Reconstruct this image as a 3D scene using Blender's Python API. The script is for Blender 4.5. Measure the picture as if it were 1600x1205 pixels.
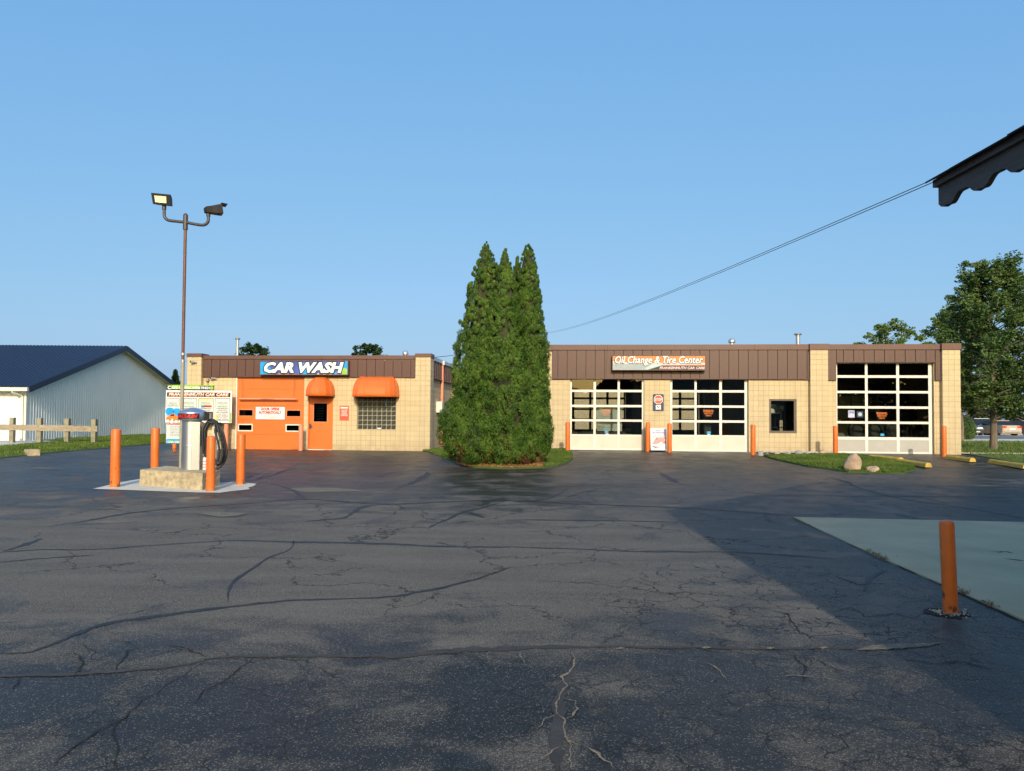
import bpy, bmesh, math, random
import numpy as np
from mathutils import Vector, Matrix, Quaternion
from mathutils.geometry import delaunay_2d_cdt
R = math.radians
random.seed(7)
rng = np.random.default_rng(11)
for o in list(bpy.data.objects): bpy.data.objects.remove(o)
SC = bpy.context.scene
COL = SC.collection

# ------------------------------------------------------------------ camera
FPX = 1157.0; CX = 800.0; CYP = 617.7
CAMZ = 1.60
M3 = Matrix.Rotation(R(91.7), 3, 'X') @ Matrix.Rotation(R(0.40), 3, 'Z')
cam_d = bpy.data.cameras.new('camera'); cam = bpy.data.objects.new('camera', cam_d); COL.objects.link(cam)
cam_d.sensor_width = 36.0; cam_d.lens = FPX / 1600 * 36.0
cam_d.shift_y = (CYP - 602.5) / 1600
cam_d.clip_start = 0.05; cam_d.clip_end = 2000
cam.matrix_world = Matrix.Translation((0, 0, CAMZ)) @ M3.to_4x4()
SC.camera = cam

# ------------------------------------------------------------------ light
L = Vector((-0.063, 1.0, -0.466)).normalized()
EL = math.asin(-L.z)
w = bpy.data.worlds.new('World'); SC.world = w; w.use_nodes = True
nt = w.node_tree; nt.nodes.clear()
sky = nt.nodes.new('ShaderNodeTexSky'); sky.sky_type = 'NISHITA'; sky.sun_disc = False
sky.sun_elevation = EL; sky.sun_rotation = math.pi - math.atan2(0.063, 1.0)
sky.altitude = 0; sky.air_density = 1.2; sky.dust_density = 2.0; sky.ozone_density = 8.0
bg = nt.nodes.new('ShaderNodeBackground'); bg.inputs['Strength'].default_value = 0.15
wo = nt.nodes.new('ShaderNodeOutputWorld')
# the camera's tone response on the whole sky: softer gradient, clearer blue; plus an added glow sunward
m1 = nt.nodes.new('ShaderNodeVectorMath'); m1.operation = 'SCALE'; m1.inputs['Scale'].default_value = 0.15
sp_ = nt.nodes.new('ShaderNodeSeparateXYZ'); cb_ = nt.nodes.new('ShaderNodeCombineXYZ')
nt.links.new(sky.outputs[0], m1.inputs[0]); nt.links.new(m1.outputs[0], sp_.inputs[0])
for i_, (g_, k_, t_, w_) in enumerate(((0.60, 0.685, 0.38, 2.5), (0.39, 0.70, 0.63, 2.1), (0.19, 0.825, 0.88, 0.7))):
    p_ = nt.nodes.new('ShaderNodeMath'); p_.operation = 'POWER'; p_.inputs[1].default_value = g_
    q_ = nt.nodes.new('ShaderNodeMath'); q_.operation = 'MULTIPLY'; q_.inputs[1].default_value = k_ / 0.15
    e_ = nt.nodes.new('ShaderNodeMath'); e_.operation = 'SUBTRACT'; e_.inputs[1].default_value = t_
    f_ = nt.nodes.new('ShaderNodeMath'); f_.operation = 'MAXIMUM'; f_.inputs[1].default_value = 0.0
    h_ = nt.nodes.new('ShaderNodeMath'); h_.operation = 'MULTIPLY_ADD'; h_.inputs[1].default_value = w_ / 0.15  # added warm glow on the brightest sky, out of view, to neutralise blue shade
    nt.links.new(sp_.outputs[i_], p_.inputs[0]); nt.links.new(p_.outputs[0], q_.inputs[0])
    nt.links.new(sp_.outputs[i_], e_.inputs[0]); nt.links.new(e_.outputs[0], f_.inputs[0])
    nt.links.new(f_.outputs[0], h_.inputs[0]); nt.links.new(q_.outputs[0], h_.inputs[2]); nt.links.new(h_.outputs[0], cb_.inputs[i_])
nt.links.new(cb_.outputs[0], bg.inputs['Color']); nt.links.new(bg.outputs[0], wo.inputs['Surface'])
sd = bpy.data.lights.new('sun', 'SUN'); sd.energy = 3.3; sd.angle = R(0.5); sd.color = (1.0, 0.90, 0.76)
so = bpy.data.objects.new('sun', sd); COL.objects.link(so)
so.rotation_mode = 'QUATERNION'; so.rotation_quaternion = L.to_track_quat('-Z', 'Y'); so.location = (0, -30, 20)
SC.view_settings.view_transform = 'Standard'; SC.view_settings.look = 'None'
SC.view_settings.gamma = 1.0; SC.view_settings.use_curve_mapping = False
SC.view_settings.exposure = 0.10
SC.cycles.max_bounces = 8; SC.cycles.transparent_max_bounces = 16
SC.cycles.caustics_reflective = False; SC.cycles.caustics_refractive = False
SC.cycles.use_denoising = True

# ------------------------------------------------------------------ layout helpers
def gz(x, y):
    return (0.2 + 0.08 * min(1.0, max(0.0, (x + 2.5) / 4.5))) * min(1.0, max(0.0, (y - 10.0) / 17.0))
def ray(px, py):
    return (M3 @ Vector(((px - CX) / FPX, -(py - CYP) / FPX, -1.0)))
def at_depth(px, py, Y):
    d = ray(px, py); t = Y / d.y
    return Vector((d.x * t, Y, CAMZ + d.z * t))
def at_ground(px, py):
    d = ray(px, py); z = 0.1
    for _ in range(30):
        t = (z - CAMZ) / d.z
        z = 0.5 * z + 0.5 * gz(d.x * t, d.y * t)
    t = (z - CAMZ) / d.z
    return Vector((d.x * t, d.y * t, gz(d.x * t, d.y * t)))
TH = math.atan(0.091)
U = Vector((math.cos(TH), -math.sin(TH), 0)); V = Vector((math.sin(TH), math.cos(TH), 0))
O_OIL = Vector((2.07, 30.0, 0.28)); O_CW = Vector((-3.86, 30.0, 0.2))
def fl(O, px, py, d=0.0):
    """where the line of sight through a photo pixel meets a facade plane: (distance along it, height)"""
    r = ray(px, py); C = Vector((0, 0, CAMZ))
    t = ((O - C).dot(V) + d) / r.dot(V)
    P = C + r * t - O
    return P.dot(U), P.z

# ------------------------------------------------------------------ materials
def principled(name):
    m = bpy.data.materials.new(name); m.use_nodes = True
    return m, m.node_tree, m.node_tree.nodes['Principled BSDF']
def mat(name, col, rough=0.6, metal=0.0, var=0.12, scale=3.0, bump=0.0, bscale=60.0, detail=4.0, spec=0.5, coat=0.0, stretch=None):
    m, t, b = principled(name)
    b.inputs['Roughness'].default_value = rough; b.inputs['Metallic'].default_value = metal
    b.inputs['Specular IOR Level'].default_value = spec
    if coat: b.inputs['Coat Weight'].default_value = coat; b.inputs['Coat Roughness'].default_value = 0.08
    tc = t.nodes.new('ShaderNodeTexCoord'); src = tc.outputs['Object']
    if stretch:
        mp = t.nodes.new('ShaderNodeMapping'); mp.inputs['Scale'].default_value = stretch
        t.links.new(src, mp.inputs['Vector']); src = mp.outputs[0]
    n = t.nodes.new('ShaderNodeTexNoise'); n.inputs['Scale'].default_value = scale; n.inputs['Detail'].default_value = detail
    t.links.new(src, n.inputs['Vector'])
    mx = t.nodes.new('ShaderNodeMix'); mx.data_type = 'RGBA'
    mx.inputs[6].default_value = (*[c * (1 - var) for c in col], 1); mx.inputs[7].default_value = (*[min(1, c * (1 + var)) for c in col], 1)
    rp = t.nodes.new('ShaderNodeMapRange'); rp.inputs[1].default_value = 0.3; rp.inputs[2].default_value = 0.7
    t.links.new(n.outputs['Fac'], rp.inputs[0]); t.links.new(rp.outputs[0], mx.inputs[0]); t.links.new(mx.outputs[2], b.inputs['Base Color'])
    if bump:
        n2 = t.nodes.new('ShaderNodeTexNoise'); n2.inputs['Scale'].default_value = bscale; n2.inputs['Detail'].default_value = 3
        t.links.new(src, n2.inputs['Vector'])
        bp = t.nodes.new('ShaderNodeBump'); bp.inputs['Strength'].default_value = bump; bp.inputs['Distance'].default_value = 0.01
        t.links.new(n2.outputs['Fac'], bp.inputs['Height']); t.links.new(bp.outputs[0], b.inputs['Normal'])
    return m
def srgb(r, g, b):
    f = lambda c: (c / 255 / 12.92) if c <= 10 else ((c / 255 + 0.055) / 1.055) ** 2.4
    return (f(r), f(g), f(b))
def foliage(name, c1, c2, scale, transl=0.25, brown=False, ztop=0.9):
    m, t, b = principled(name)
    tc = t.nodes.new('ShaderNodeTexCoord')
    n = t.nodes.new('ShaderNodeTexNoise'); n.inputs['Scale'].default_value = scale; n.inputs['Detail'].default_value = 5
    t.links.new(tc.outputs['Object'], n.inputs['Vector'])
    rp = t.nodes.new('ShaderNodeMapRange'); rp.inputs[1].default_value = 0.35; rp.inputs[2].default_value = 0.65
    t.links.new(n.outputs['Fac'], rp.inputs[0])
    mx = t.nodes.new('ShaderNodeMix'); mx.data_type = 'RGBA'
    mx.inputs[6].default_value = (*c1, 1); mx.inputs[7].default_value = (*c2, 1)
    t.links.new(rp.outputs[0], mx.inputs[0]); out = mx.outputs[2]
    if brown:   # dead brown sprays, most of them low on the plant
        n2 = t.nodes.new('ShaderNodeTexNoise'); n2.inputs['Scale'].default_value = 2.3; n2.inputs['Detail'].default_value = 6
        t.links.new(tc.outputs['Object'], n2.inputs['Vector'])
        sp = t.nodes.new('ShaderNodeSeparateXYZ'); t.links.new(tc.outputs['Object'], sp.inputs[0])
        zr = t.nodes.new('ShaderNodeMapRange'); zr.inputs[1].default_value = 0.1; zr.inputs[2].default_value = ztop
        zr.inputs[3].default_value = 0.13; zr.inputs[4].default_value = 0.0
        t.links.new(sp.outputs[2], zr.inputs[0])
        ad = t.nodes.new('ShaderNodeMath'); ad.operation = 'ADD'; t.links.new(n2.outputs['Fac'], ad.inputs[0]); t.links.new(zr.outputs[0], ad.inputs[1])
        r2 = t.nodes.new('ShaderNodeMapRange'); r2.inputs[1].default_value = 0.67; r2.inputs[2].default_value = 0.73
        t.links.new(ad.outputs[0], r2.inputs[0])
        m2 = t.nodes.new('ShaderNodeMix'); m2.data_type = 'RGBA'; m2.inputs[7].default_value = (0.13, 0.055, 0.025, 1)
        t.links.new(r2.outputs[0], m2.inputs[0]); t.links.new(out, m2.inputs[6]); out = m2.outputs[2]
    t.links.new(out, b.inputs['Base Color']); b.inputs['Roughness'].default_value = 0.55
    b.inputs['Specular IOR Level'].default_value = 0.3
    tr = t.nodes.new('ShaderNodeBsdfTranslucent'); t.links.new(out, tr.inputs['Color'])
    ms = t.nodes.new('ShaderNodeMixShader'); ms.inputs[0].default_value = transl
    t.links.new(b.outputs[0], ms.inputs[1]); t.links.new(tr.outputs[0], ms.inputs[2])
    t.links.new(ms.outputs[0], t.nodes['Material Output'].inputs['Surface'])
    return m
def glass(name, tint=(0.75, 0.78, 0.76), rough=0.0):
    m = bpy.data.materials.new(name); m.use_nodes = True; t = m.node_tree; t.nodes.clear()
    fr = t.nodes.new('ShaderNodeFresnel'); fr.inputs[0].default_value = 1.5
    tr = t.nodes.new('ShaderNodeBsdfTransparent'); tr.inputs[0].default_value = (*tint, 1)
    gl = t.nodes.new('ShaderNodeBsdfGlossy'); gl.inputs['Roughness'].default_value = rough
    mx = t.nodes.new('ShaderNodeMixShader'); o = t.nodes.new('ShaderNodeOutputMaterial')
    t.links.new(fr.outputs[0], mx.inputs[0]); t.links.new(tr.outputs[0], mx.inputs[1]); t.links.new(gl.outputs[0], mx.inputs[2])
    t.links.new(mx.outputs[0], o.inputs[0])
    return m

def asphalt_mat():
    m, t, b = principled('asphalt')
    N = t.nodes.new; K = t.links.new
    tc = N('ShaderNodeTexCoord'); P = tc.outputs['Object']
    def noise(scale, detail=4, rough=0.5, vec=None, dist=0.0):
        n = N('ShaderNodeTexNoise'); n.inputs['Scale'].default_value = scale; n.inputs['Detail'].default_value = detail
        n.inputs['Roughness'].default_value = rough; n.inputs['Distortion'].default_value = dist
        K(vec or P, n.inputs['Vector']); return n.outputs['Fac']
    def mr(v, a, c, d=0.0, e=1.0):
        n = N('ShaderNodeMapRange'); n.inputs[1].default_value = a; n.inputs[2].default_value = c; n.inputs[3].default_value = d; n.inputs[4].default_value = e
        K(v, n.inputs[0]); return n.outputs[0]
    def op(o, a, c):
        n = N('ShaderNodeMath'); n.operation = o
        for i, v in ((0, a), (1, c)):
            if isinstance(v, (int, float)): n.inputs[i].default_value = v
            else: K(v, n.inputs[i])
        return n.outputs[0]
    def mix(f, a, c):
        n = N('ShaderNodeMix'); n.data_type = 'RGBA'
        if isinstance(f, (int, float)): n.inputs[0].default_value = f
        else: K(f, n.inputs[0])
        for i, v in ((6, a), (7, c)):
            if isinstance(v, tuple): n.inputs[i].default_value = (*v, 1)
            else: K(v, n.inputs[i])
        return n.outputs[2]
    sp = N('ShaderNodeSeparateXYZ'); K(P, sp.inputs[0]); X, Y = sp.outputs[0], sp.outputs[1]
    mp = N('ShaderNodeMapping'); mp.inputs['Scale'].default_value = (0.22, 1.0, 1.0); mp.inputs['Rotation'].default_value = (0, 0, R(12)); K(P, mp.inputs[0])
    big = noise(0.45, 5, 0.6, mp.outputs[0]); med = noise(1.3, 6, 0.62, dist=0.6); streak = noise(2.2, 5, 0.65, mp.outputs[0])
    fine = noise(150, 2, 0.6); grit = N('ShaderNodeTexVoronoi'); grit.inputs['Scale'].default_value = 120; K(P, grit.inputs['Vector'])
    # how worn the seal coat is: the belt of wheel paths from 5 to 11 m out is evenly worn, patches elsewhere
    belt = op('MULTIPLY', mr(Y, 4.6, 6.6), mr(Y, 15.5, 9.5))
    xb = mr(op('ADD', X, op('MULTIPLY', Y, -0.22)), 1.9, -0.6)
    belt = op('MULTIPLY', belt, mr(xb, 0, 1, 0.25, 1.0))
    w1 = op('ADD', op('MULTIPLY', med, 0.9), op('MULTIPLY', streak, 0.25))
    wear = mr(op('ADD', w1, op('MULTIPLY', belt, 0.30)), 0.54, 0.80)
    near = mr(Y, 3.9, 3.0, 0, 0.14)
    wear = mr(op('ADD', op('ADD', w1, op('MULTIPLY', belt, 0.28)), near), 0.57, 0.77)
    speck = mr(grit.outputs['Distance'], 0.60, 0.30)
    sel = N('ShaderNodeSeparateColor'); K(grit.outputs['Color'], sel.inputs[0])
    thr = mr(wear, 0, 1, 0.86, 0.10)
    pick = op('GREATER_THAN', sel.outputs[0], thr)
    stone_f = op('MULTIPLY', pick, speck)
    seal = mix(mr(big, 0.35, 0.65), (0.021, 0.0180, 0.0155), (0.040, 0.035, 0.030))
    worn = mix(mr(streak, 0.35, 0.65), (0.092, 0.081, 0.068), (0.150, 0.132, 0.110))
    base = mix(wear, seal, worn)
    base = mix(mr(fine, 0.3, 0.7, 0.0, 0.55), base, mix(0.5, base, (0.0, 0.0, 0.0)))
    base = mix(mr(noise(32, 5, 0.8), 0.35, 0.65, 0.0, 0.42), base, mix(0.55, base, (0.0, 0.0, 0.0)))
    stone = mix(sel.outputs[1], (0.11, 0.10, 0.085), (0.30, 0.26, 0.20))
    base = mix(op('MULTIPLY', stone_f, 0.85), base, stone)
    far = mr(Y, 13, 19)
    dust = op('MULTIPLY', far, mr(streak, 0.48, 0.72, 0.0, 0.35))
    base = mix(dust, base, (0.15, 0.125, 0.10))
    # fine alligator cracking in the worn-out corner on the right and along the left foreground
    vr = N('ShaderNodeTexVoronoi'); vr.feature = 'DISTANCE_TO_EDGE'; vr.inputs['Scale'].default_value = 4.2
    wp = N('ShaderNodeVectorMath'); wp.operation = 'ADD'
    nv = N('ShaderNodeTexNoise'); nv.inputs['Scale'].default_value = 5; nv.inputs['Detail'].default_value = 4; K(P, nv.inputs['Vector'])
    sc = N('ShaderNodeVectorMath'); sc.operation = 'SCALE'; sc.inputs['Scale'].default_value = 0.28; K(nv.outputs['Color'], sc.inputs[0])
    K(P, wp.inputs[0]); K(sc.outputs[0], wp.inputs[1]); K(wp.outputs[0], vr.inputs['Vector'])
    line = mr(vr.outputs['Distance'], 0.035, 0.008)
    def blob(cx, cy, rx, ry):
        a = op('DIVIDE', op('SUBTRACT', X, cx), rx); c = op('DIVIDE', op('SUBTRACT', Y, cy), ry)
        return mr(op('ADD', op('MULTIPLY', a, a), op('MULTIPLY', c, c)), 1.0, 0.5)
    zone = op('MAXIMUM', blob(2.4, 6.4, 1.9, 2.3), op('MULTIPLY', blob(1.6, 4.0, 2.2, 0.9), 0.8))
    zone = op('MAXIMUM', zone, op('MULTIPLY', blob(-1.6, 3.9, 0.9, 0.8), 0.7))
    crk = op('MULTIPLY', op('MULTIPLY', line, zone), mr(noise(2.5, 3), 0.40, 0.52))
    v2 = N('ShaderNodeTexVoronoi'); v2.feature = 'DISTANCE_TO_EDGE'; v2.inputs['Scale'].default_value = 0.62
    w2 = N('ShaderNodeVectorMath'); w2.operation = 'ADD'; s2 = N('ShaderNodeVectorMath'); s2.operation = 'SCALE'; s2.inputs['Scale'].default_value = 1.5
    n22 = N('ShaderNodeTexNoise'); n22.inputs['Scale'].default_value = 0.9; n22.inputs['Detail'].default_value = 8; n22.inputs['Roughness'].default_value = 0.62; K(P, n22.inputs['Vector'])
    K(n22.outputs['Color'], s2.inputs[0]); K(P, w2.inputs[0]); K(s2.outputs[0], w2.inputs[1]); K(w2.outputs[0], v2.inputs['Vector'])
    wl = mr(Y, 2, 22, 0.0035, 0.016)
    ln2 = op('LESS_THAN', v2.outputs['Distance'], wl)
    crk2 = op('MULTIPLY', op('MULTIPLY', ln2, mr(noise(0.8, 3), 0.42, 0.50)), mr(Y, 26, 22))
    crk = op('MAXIMUM', crk, op('MULTIPLY', crk2, 0.8))
    base = mix(op('MULTIPLY', crk, 0.9), base, (0.006, 0.006, 0.006))
    K(base, b.inputs['Base Color'])
    rg = mr(wear, 0, 1, 0.46, 0.78)
    rg = op('SUBTRACT', rg, op('MULTIPLY', far, 0.03))
    rg = op('ADD', rg, mr(med, 0.3, 0.7, -0.05, 0.05))
    K(rg, b.inputs['Roughness']); b.inputs['Specular IOR Level'].default_value = 0.22
    h = op('ADD', op('MULTIPLY', noise(55, 3, 0.6), 1.0), op('MULTIPLY', grit.outputs['Distance'], 0.8))
    h = op('SUBTRACT', h, op('MULTIPLY', crk, 3.0))
    bp = N('ShaderNodeBump'); bp.inputs['Distance'].default_value = 0.0035; K(mr(Y, 6, 18, 0.6, 0.16), bp.inputs['Strength'])
    K(h, bp.inputs['Height']); 
    bp2 = N('ShaderNodeBump'); bp2.inputs['Strength'].default_value = 0.10; bp2.inputs['Distance'].default_value = 0.02
    K(noise(1.1, 3), bp2.inputs['Height']); K(bp2.outputs[0], bp.inputs['Normal'])
    K(bp.outputs[0], b.inputs['Normal'])
    return m

M = {}
M['asphalt'] = asphalt_mat()
M['seal'] = mat('crack_sealer', (0.016, 0.015, 0.015), 0.62, var=0.4, scale=6, bump=0.3, bscale=90)
M['sealbrown'] = mat('old_crack_sealer', (0.045, 0.038, 0.032), 0.75, var=0.35, scale=5, bump=0.5, bscale=40)
M['crackdark'] = mat('open_crack', (0.007, 0.007, 0.007), 0.9, var=0.3, scale=20)
M['crackpale'] = mat('sand_in_crack', (0.22, 0.18, 0.13), 0.9, var=0.5, scale=60, bump=0.8, bscale=200)
M['tan_patch'] = mat('bare_aggregate', (0.15, 0.13, 0.095), 0.85, var=0.5, scale=40, bump=0.8, bscale=160)
M['concrete_pad'] = mat('pad_concrete', (0.50, 0.37, 0.215), 0.9, var=0.13, scale=1.3, bump=0.22, bscale=160, detail=9)
M['slab'] = mat('slab_concrete', (0.55, 0.53, 0.46), 0.85, var=0.13, scale=2.5, bump=0.3, bscale=90, detail=8)
M['island'] = mat('island_concrete', (0.46, 0.37, 0.23), 0.9, var=0.3, scale=9, bump=0.9, bscale=70, detail=9)
M['orange'] = mat('orange_paint', (0.70, 0.155, 0.020), 0.45, var=0.08, scale=7, bump=0.12, bscale=25)
def scuff(m, col, lo, hi, scale, stretch, zdirt=0.0):
    t = m.node_tree; b = t.nodes['Principled BSDF']; src = b.inputs['Base Color'].links[0].from_socket
    tc = t.nodes.new('ShaderNodeTexCoord'); mp = t.nodes.new('ShaderNodeMapping'); mp.inputs['Scale'].default_value = stretch
    oi = t.nodes.new('ShaderNodeObjectInfo'); ad = t.nodes.new('ShaderNodeVectorMath'); ad.operation = 'ADD'
    geo = t.nodes.new('ShaderNodeNewGeometry'); t.links.new(geo.outputs['Position'], mp.inputs['Vector'])
    n = t.nodes.new('ShaderNodeTexNoise'); n.inputs['Scale'].default_value = scale; n.inputs['Detail'].default_value = 6; n.inputs['Roughness'].default_value = 0.65
    t.links.new(mp.outputs[0], n.inputs['Vector']); r_ = t.nodes.new('ShaderNodeMapRange'); r_.inputs[1].default_value = lo; r_.inputs[2].default_value = hi
    v = n.outputs['Fac']
    if zdirt:
        sp = t.nodes.new('ShaderNodeSeparateXYZ'); t.links.new(tc.outputs['Object'], sp.inputs[0]); zr = t.nodes.new('ShaderNodeMapRange')
        zr.inputs[1].default_value = 0.22; zr.inputs[2].default_value = 0.0; zr.inputs[4].default_value = zdirt; t.links.new(sp.outputs[2], zr.inputs[0])
        a2 = t.nodes.new('ShaderNodeMath'); a2.operation = 'ADD'; t.links.new(v, a2.inputs[0]); t.links.new(zr.outputs[0], a2.inputs[1]); v = a2.outputs[0]
    t.links.new(v, r_.inputs[0]); mx = t.nodes.new('ShaderNodeMix'); mx.data_type = 'RGBA'; mx.inputs[7].default_value = (*col, 1)
    t.links.new(r_.outputs[0], mx.inputs[0]); t.links.new(src, mx.inputs[6]); t.links.new(mx.outputs[2], b.inputs['Base Color'])
scuff(M['orange'], (0.10, 0.045, 0.025), 0.64, 0.70, 9.0, (1, 1, 0.6), 0.13)
scuff(M['orange'], (0.78, 0.36, 0.20), 0.66, 0.69, 22.0, (1, 1, 0.35))
M['orange_faded'] = mat('faded_orange_paint', (0.72, 0.27, 0.15), 0.6, var=0.10, scale=9)
M['orange_door'] = mat('orange_door_paint', (0.70, 0.155, 0.024), 0.45, var=0.06, scale=1.5, bump=0.06, bscale=8)
M['orange_vinyl'] = mat('orange_vinyl', (0.72, 0.15, 0.025), 0.27, var=0.05, scale=3, bump=0.05, bscale=6)
def block_mat():
    m, t, b = principled('tan_block'); N = t.nodes.new; K = t.links.new
    tc = N('ShaderNodeTexCoord'); sp = N('ShaderNodeSeparateXYZ'); K(tc.outputs['Object'], sp.inputs[0])
    def op(o, a, c=0.0):
        n = N('ShaderNodeMath'); n.operation = o
        for i, v in ((0, a), (1, c)):
            if isinstance(v, (int, float)): n.inputs[i].default_value = v
            else: K(v, n.inputs[i])
        return n.outputs[0]
    def mr(v, a, c, d, e):
        n = N('ShaderNodeMapRange'); n.inputs[1].default_value = a; n.inputs[2].default_value = c; n.inputs[3].default_value = d; n.inputs[4].default_value = e; K(v, n.inputs[0]); return n.outputs[0]
    xy = op('ADD', sp.outputs[0], op('MULTIPLY', sp.outputs[1], 1.0))
    cb = N('ShaderNodeCombineXYZ'); K(op('FLOOR', op('DIVIDE', xy, 0.4064)), cb.inputs[0]); K(op('FLOOR', op('DIVIDE', sp.outputs[2], 0.2032)), cb.inputs[1])
    wn = N('ShaderNodeTexWhiteNoise'); wn.noise_dimensions = '2D'; K(cb.outputs[0], wn.inputs['Vector'])
    n1 = N('ShaderNodeTexNoise'); n1.inputs['Scale'].default_value = 0.7; n1.inputs['Detail'].default_value = 6; K(tc.outputs['Object'], n1.inputs['Vector'])
    mp = N('ShaderNodeMapping'); mp.inputs['Scale'].default_value = (5, 5, 0.35); K(tc.outputs['Object'], mp.inputs[0])
    n2 = N('ShaderNodeTexNoise'); n2.inputs['Scale'].default_value = 1.0; n2.inputs['Detail'].default_value = 5; K(mp.outputs[0], n2.inputs['Vector'])
    v = op('ADD', mr(wn.outputs['Value'], 0, 1, 0.955, 1.035), mr(n1.outputs['Fac'], 0.3, 0.7, -0.045, 0.045))
    v = op('ADD', v, mr(n2.outputs['Fac'], 0.45, 0.75, 0.0, -0.09))
    hs = N('ShaderNodeVectorMath'); hs.operation = 'SCALE'; hs.inputs[0].default_value = (0.585, 0.465, 0.280); K(v, hs.inputs['Scale'])
    n3 = N('ShaderNodeTexNoise'); n3.inputs['Scale'].default_value = 3.0; n3.inputs['Detail'].default_value = 7; K(tc.outputs['Object'], n3.inputs['Vector'])
    dirt = op('MULTIPLY', mr(sp.outputs[2], 0.5, 0.0, 0.0, 1.0), mr(n3.outputs['Fac'], 0.4, 0.65, 0.15, 0.6))
    mx = N('ShaderNodeMix'); mx.data_type = 'RGBA'; mx.inputs[7].default_value = (0.30, 0.215, 0.13, 1); K(dirt, mx.inputs[0]); K(hs.outputs[0], mx.inputs[6]); K(mx.outputs[2], b.inputs['Base Color'])
    b.inputs['Roughness'].default_value = 0.82
    n4 = N('ShaderNodeTexNoise'); n4.inputs['Scale'].default_value = 70; n4.inputs['Detail'].default_value = 4; K(tc.outputs['Object'], n4.inputs['Vector'])
    bp = N('ShaderNodeBump'); bp.inputs['Strength'].default_value = 0.5; bp.inputs['Distance'].default_value = 0.01; K(n4.outputs['Fac'], bp.inputs['Height']); K(bp.outputs[0], b.inputs['Normal'])
    return m
M['block'] = block_mat()
M['mortar'] = mat('mortar', (0.40, 0.28, 0.15), 0.9, var=0.1)
M['brown'] = mat('brown_metal', (0.098, 0.044, 0.032), 0.5, var=0.12, scale=0.9, bump=0.05, bscale=4)
M['brown_cap'] = mat('brown_trim', (0.120, 0.054, 0.040), 0.5, var=0.12, scale=1.2)
M['seam_dark'] = mat('dark_brown_metal', (0.045, 0.024, 0.018), 0.6, var=0.1)
M['bronze'] = mat('bronze_frame', (0.10, 0.075, 0.055), 0.45, var=0.1)
M['white_frame'] = mat('white_aluminium', (0.74, 0.70, 0.62), 0.4, var=0.04, scale=2)
M['white_panel'] = mat('white_door_panel', (0.66, 0.59, 0.49), 0.45, var=0.05, scale=2.5, bump=0.25, bscale=5)
M['grey_panel'] = mat('grey_door_panel', (0.42, 0.40, 0.36), 0.45, var=0.05, scale=2.5, bump=0.25, bscale=5)
M['galv'] = mat('galvanised', (0.50, 0.50, 0.49), 0.38, metal=0.7, var=0.12, scale=14)
M['glass'] = glass('door_glass', (0.80, 0.83, 0.80))
M['glass_dark'] = glass('smoked_glass', (0.30, 0.32, 0.33))
M['black_frame'] = mat('dark_metal_and_backlit_frame', (0.05, 0.05, 0.05), 0.5)  # dark metal; on the rear doors it paints in their backlit look
M['inner_wall'] = mat('inner_wall_paint', (0.34, 0.31, 0.26), 0.8, var=0.12, scale=1.2)
M['inner_pale'] = mat('inner_pale_paint', (0.30, 0.27, 0.21), 0.8, var=0.12, scale=1.2)
M['inner_floor'] = mat('shop_floor', (0.085, 0.09, 0.075), 0.45, var=0.25, scale=1.5)
M['roofing'] = mat('flat_roofing', (0.08, 0.08, 0.08), 0.9)
M['black'] = mat('black_plastic', (0.010, 0.010, 0.011), 0.5, var=0.2, spec=0.2)
M['rubber'] = mat('black_rubber', (0.018, 0.018, 0.019), 0.5, var=0.3, scale=14)
M['steel'] = mat('stainless', (0.56, 0.56, 0.56), 0.40, metal=1.0, var=0.10, scale=5, bump=0.10, bscale=7, stretch=(1, 1, 0.04))
M['dome'] = mat('brushed_dome', (0.48, 0.52, 0.60), 0.33, metal=0.85, var=0.06, scale=5)
M['white'] = mat('white_print', (0.82, 0.82, 0.80), 0.5, var=0.02)
M['greywhite'] = mat('pale_grey_print', (0.60, 0.63, 0.62), 0.5, var=0.05, scale=1)
M['ink'] = mat('black_ink', (0.012, 0.012, 0.014), 0.5, var=0.1)
M['red'] = mat('red_print', (0.55, 0.02, 0.015), 0.45, var=0.06)
M['stop_red'] = mat('faded_red', (0.68, 0.10, 0.055), 0.5, var=0.06)
M['navy'] = mat('navy_print', (0.010, 0.030, 0.085), 0.4, var=0.1)
M['outline'] = mat('dark_blue_outline', (0.006, 0.010, 0.035), 0.4, var=0.1)
M['yellow'] = mat('yellow_paint', (0.62, 0.40, 0.055), 0.7, var=0.25, scale=9, bump=0.5, bscale=50)
M['yellow_bright'] = mat('bright_yellow', (0.85, 0.78, 0.04), 0.4, var=0.04)
M['gold'] = mat('gold_print', (0.60, 0.55, 0.03), 0.4, var=0.04)
M['sky_blue'] = mat('sky_blue_print', (0.01, 0.33, 0.78), 0.35, var=0.18, scale=4)
M['deep_blue'] = mat('violet_blue_print', (0.055, 0.10, 0.36), 0.35, var=0.3, scale=2.2)
M['lime'] = mat('lime_print', (0.28, 0.52, 0.05), 0.4, var=0.15, scale=6)
M['print_orange'] = mat('orange_print', (0.80, 0.20, 0.035), 0.4, var=0.10, scale=2)
M['print_grey'] = mat('blue_grey_print', (0.42, 0.50, 0.54), 0.4, var=0.08, scale=2)
M['lilac'] = mat('lilac_print', (0.52, 0.50, 0.68), 0.5, var=0.10, scale=6)
M['salmon'] = mat('salmon_print', (0.72, 0.22, 0.19), 0.5, var=0.10, scale=6)
M['pink'] = mat('pink_print', (0.75, 0.52, 0.52), 0.5, var=0.08, scale=6)
M['sticker_blue'] = mat('blue_sticker', (0.03, 0.33, 0.62), 0.4, var=0.1)
M['shed_white'] = mat('white_siding', (0.82, 0.82, 0.77), 0.45, var=0.03, scale=0.6)
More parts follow.
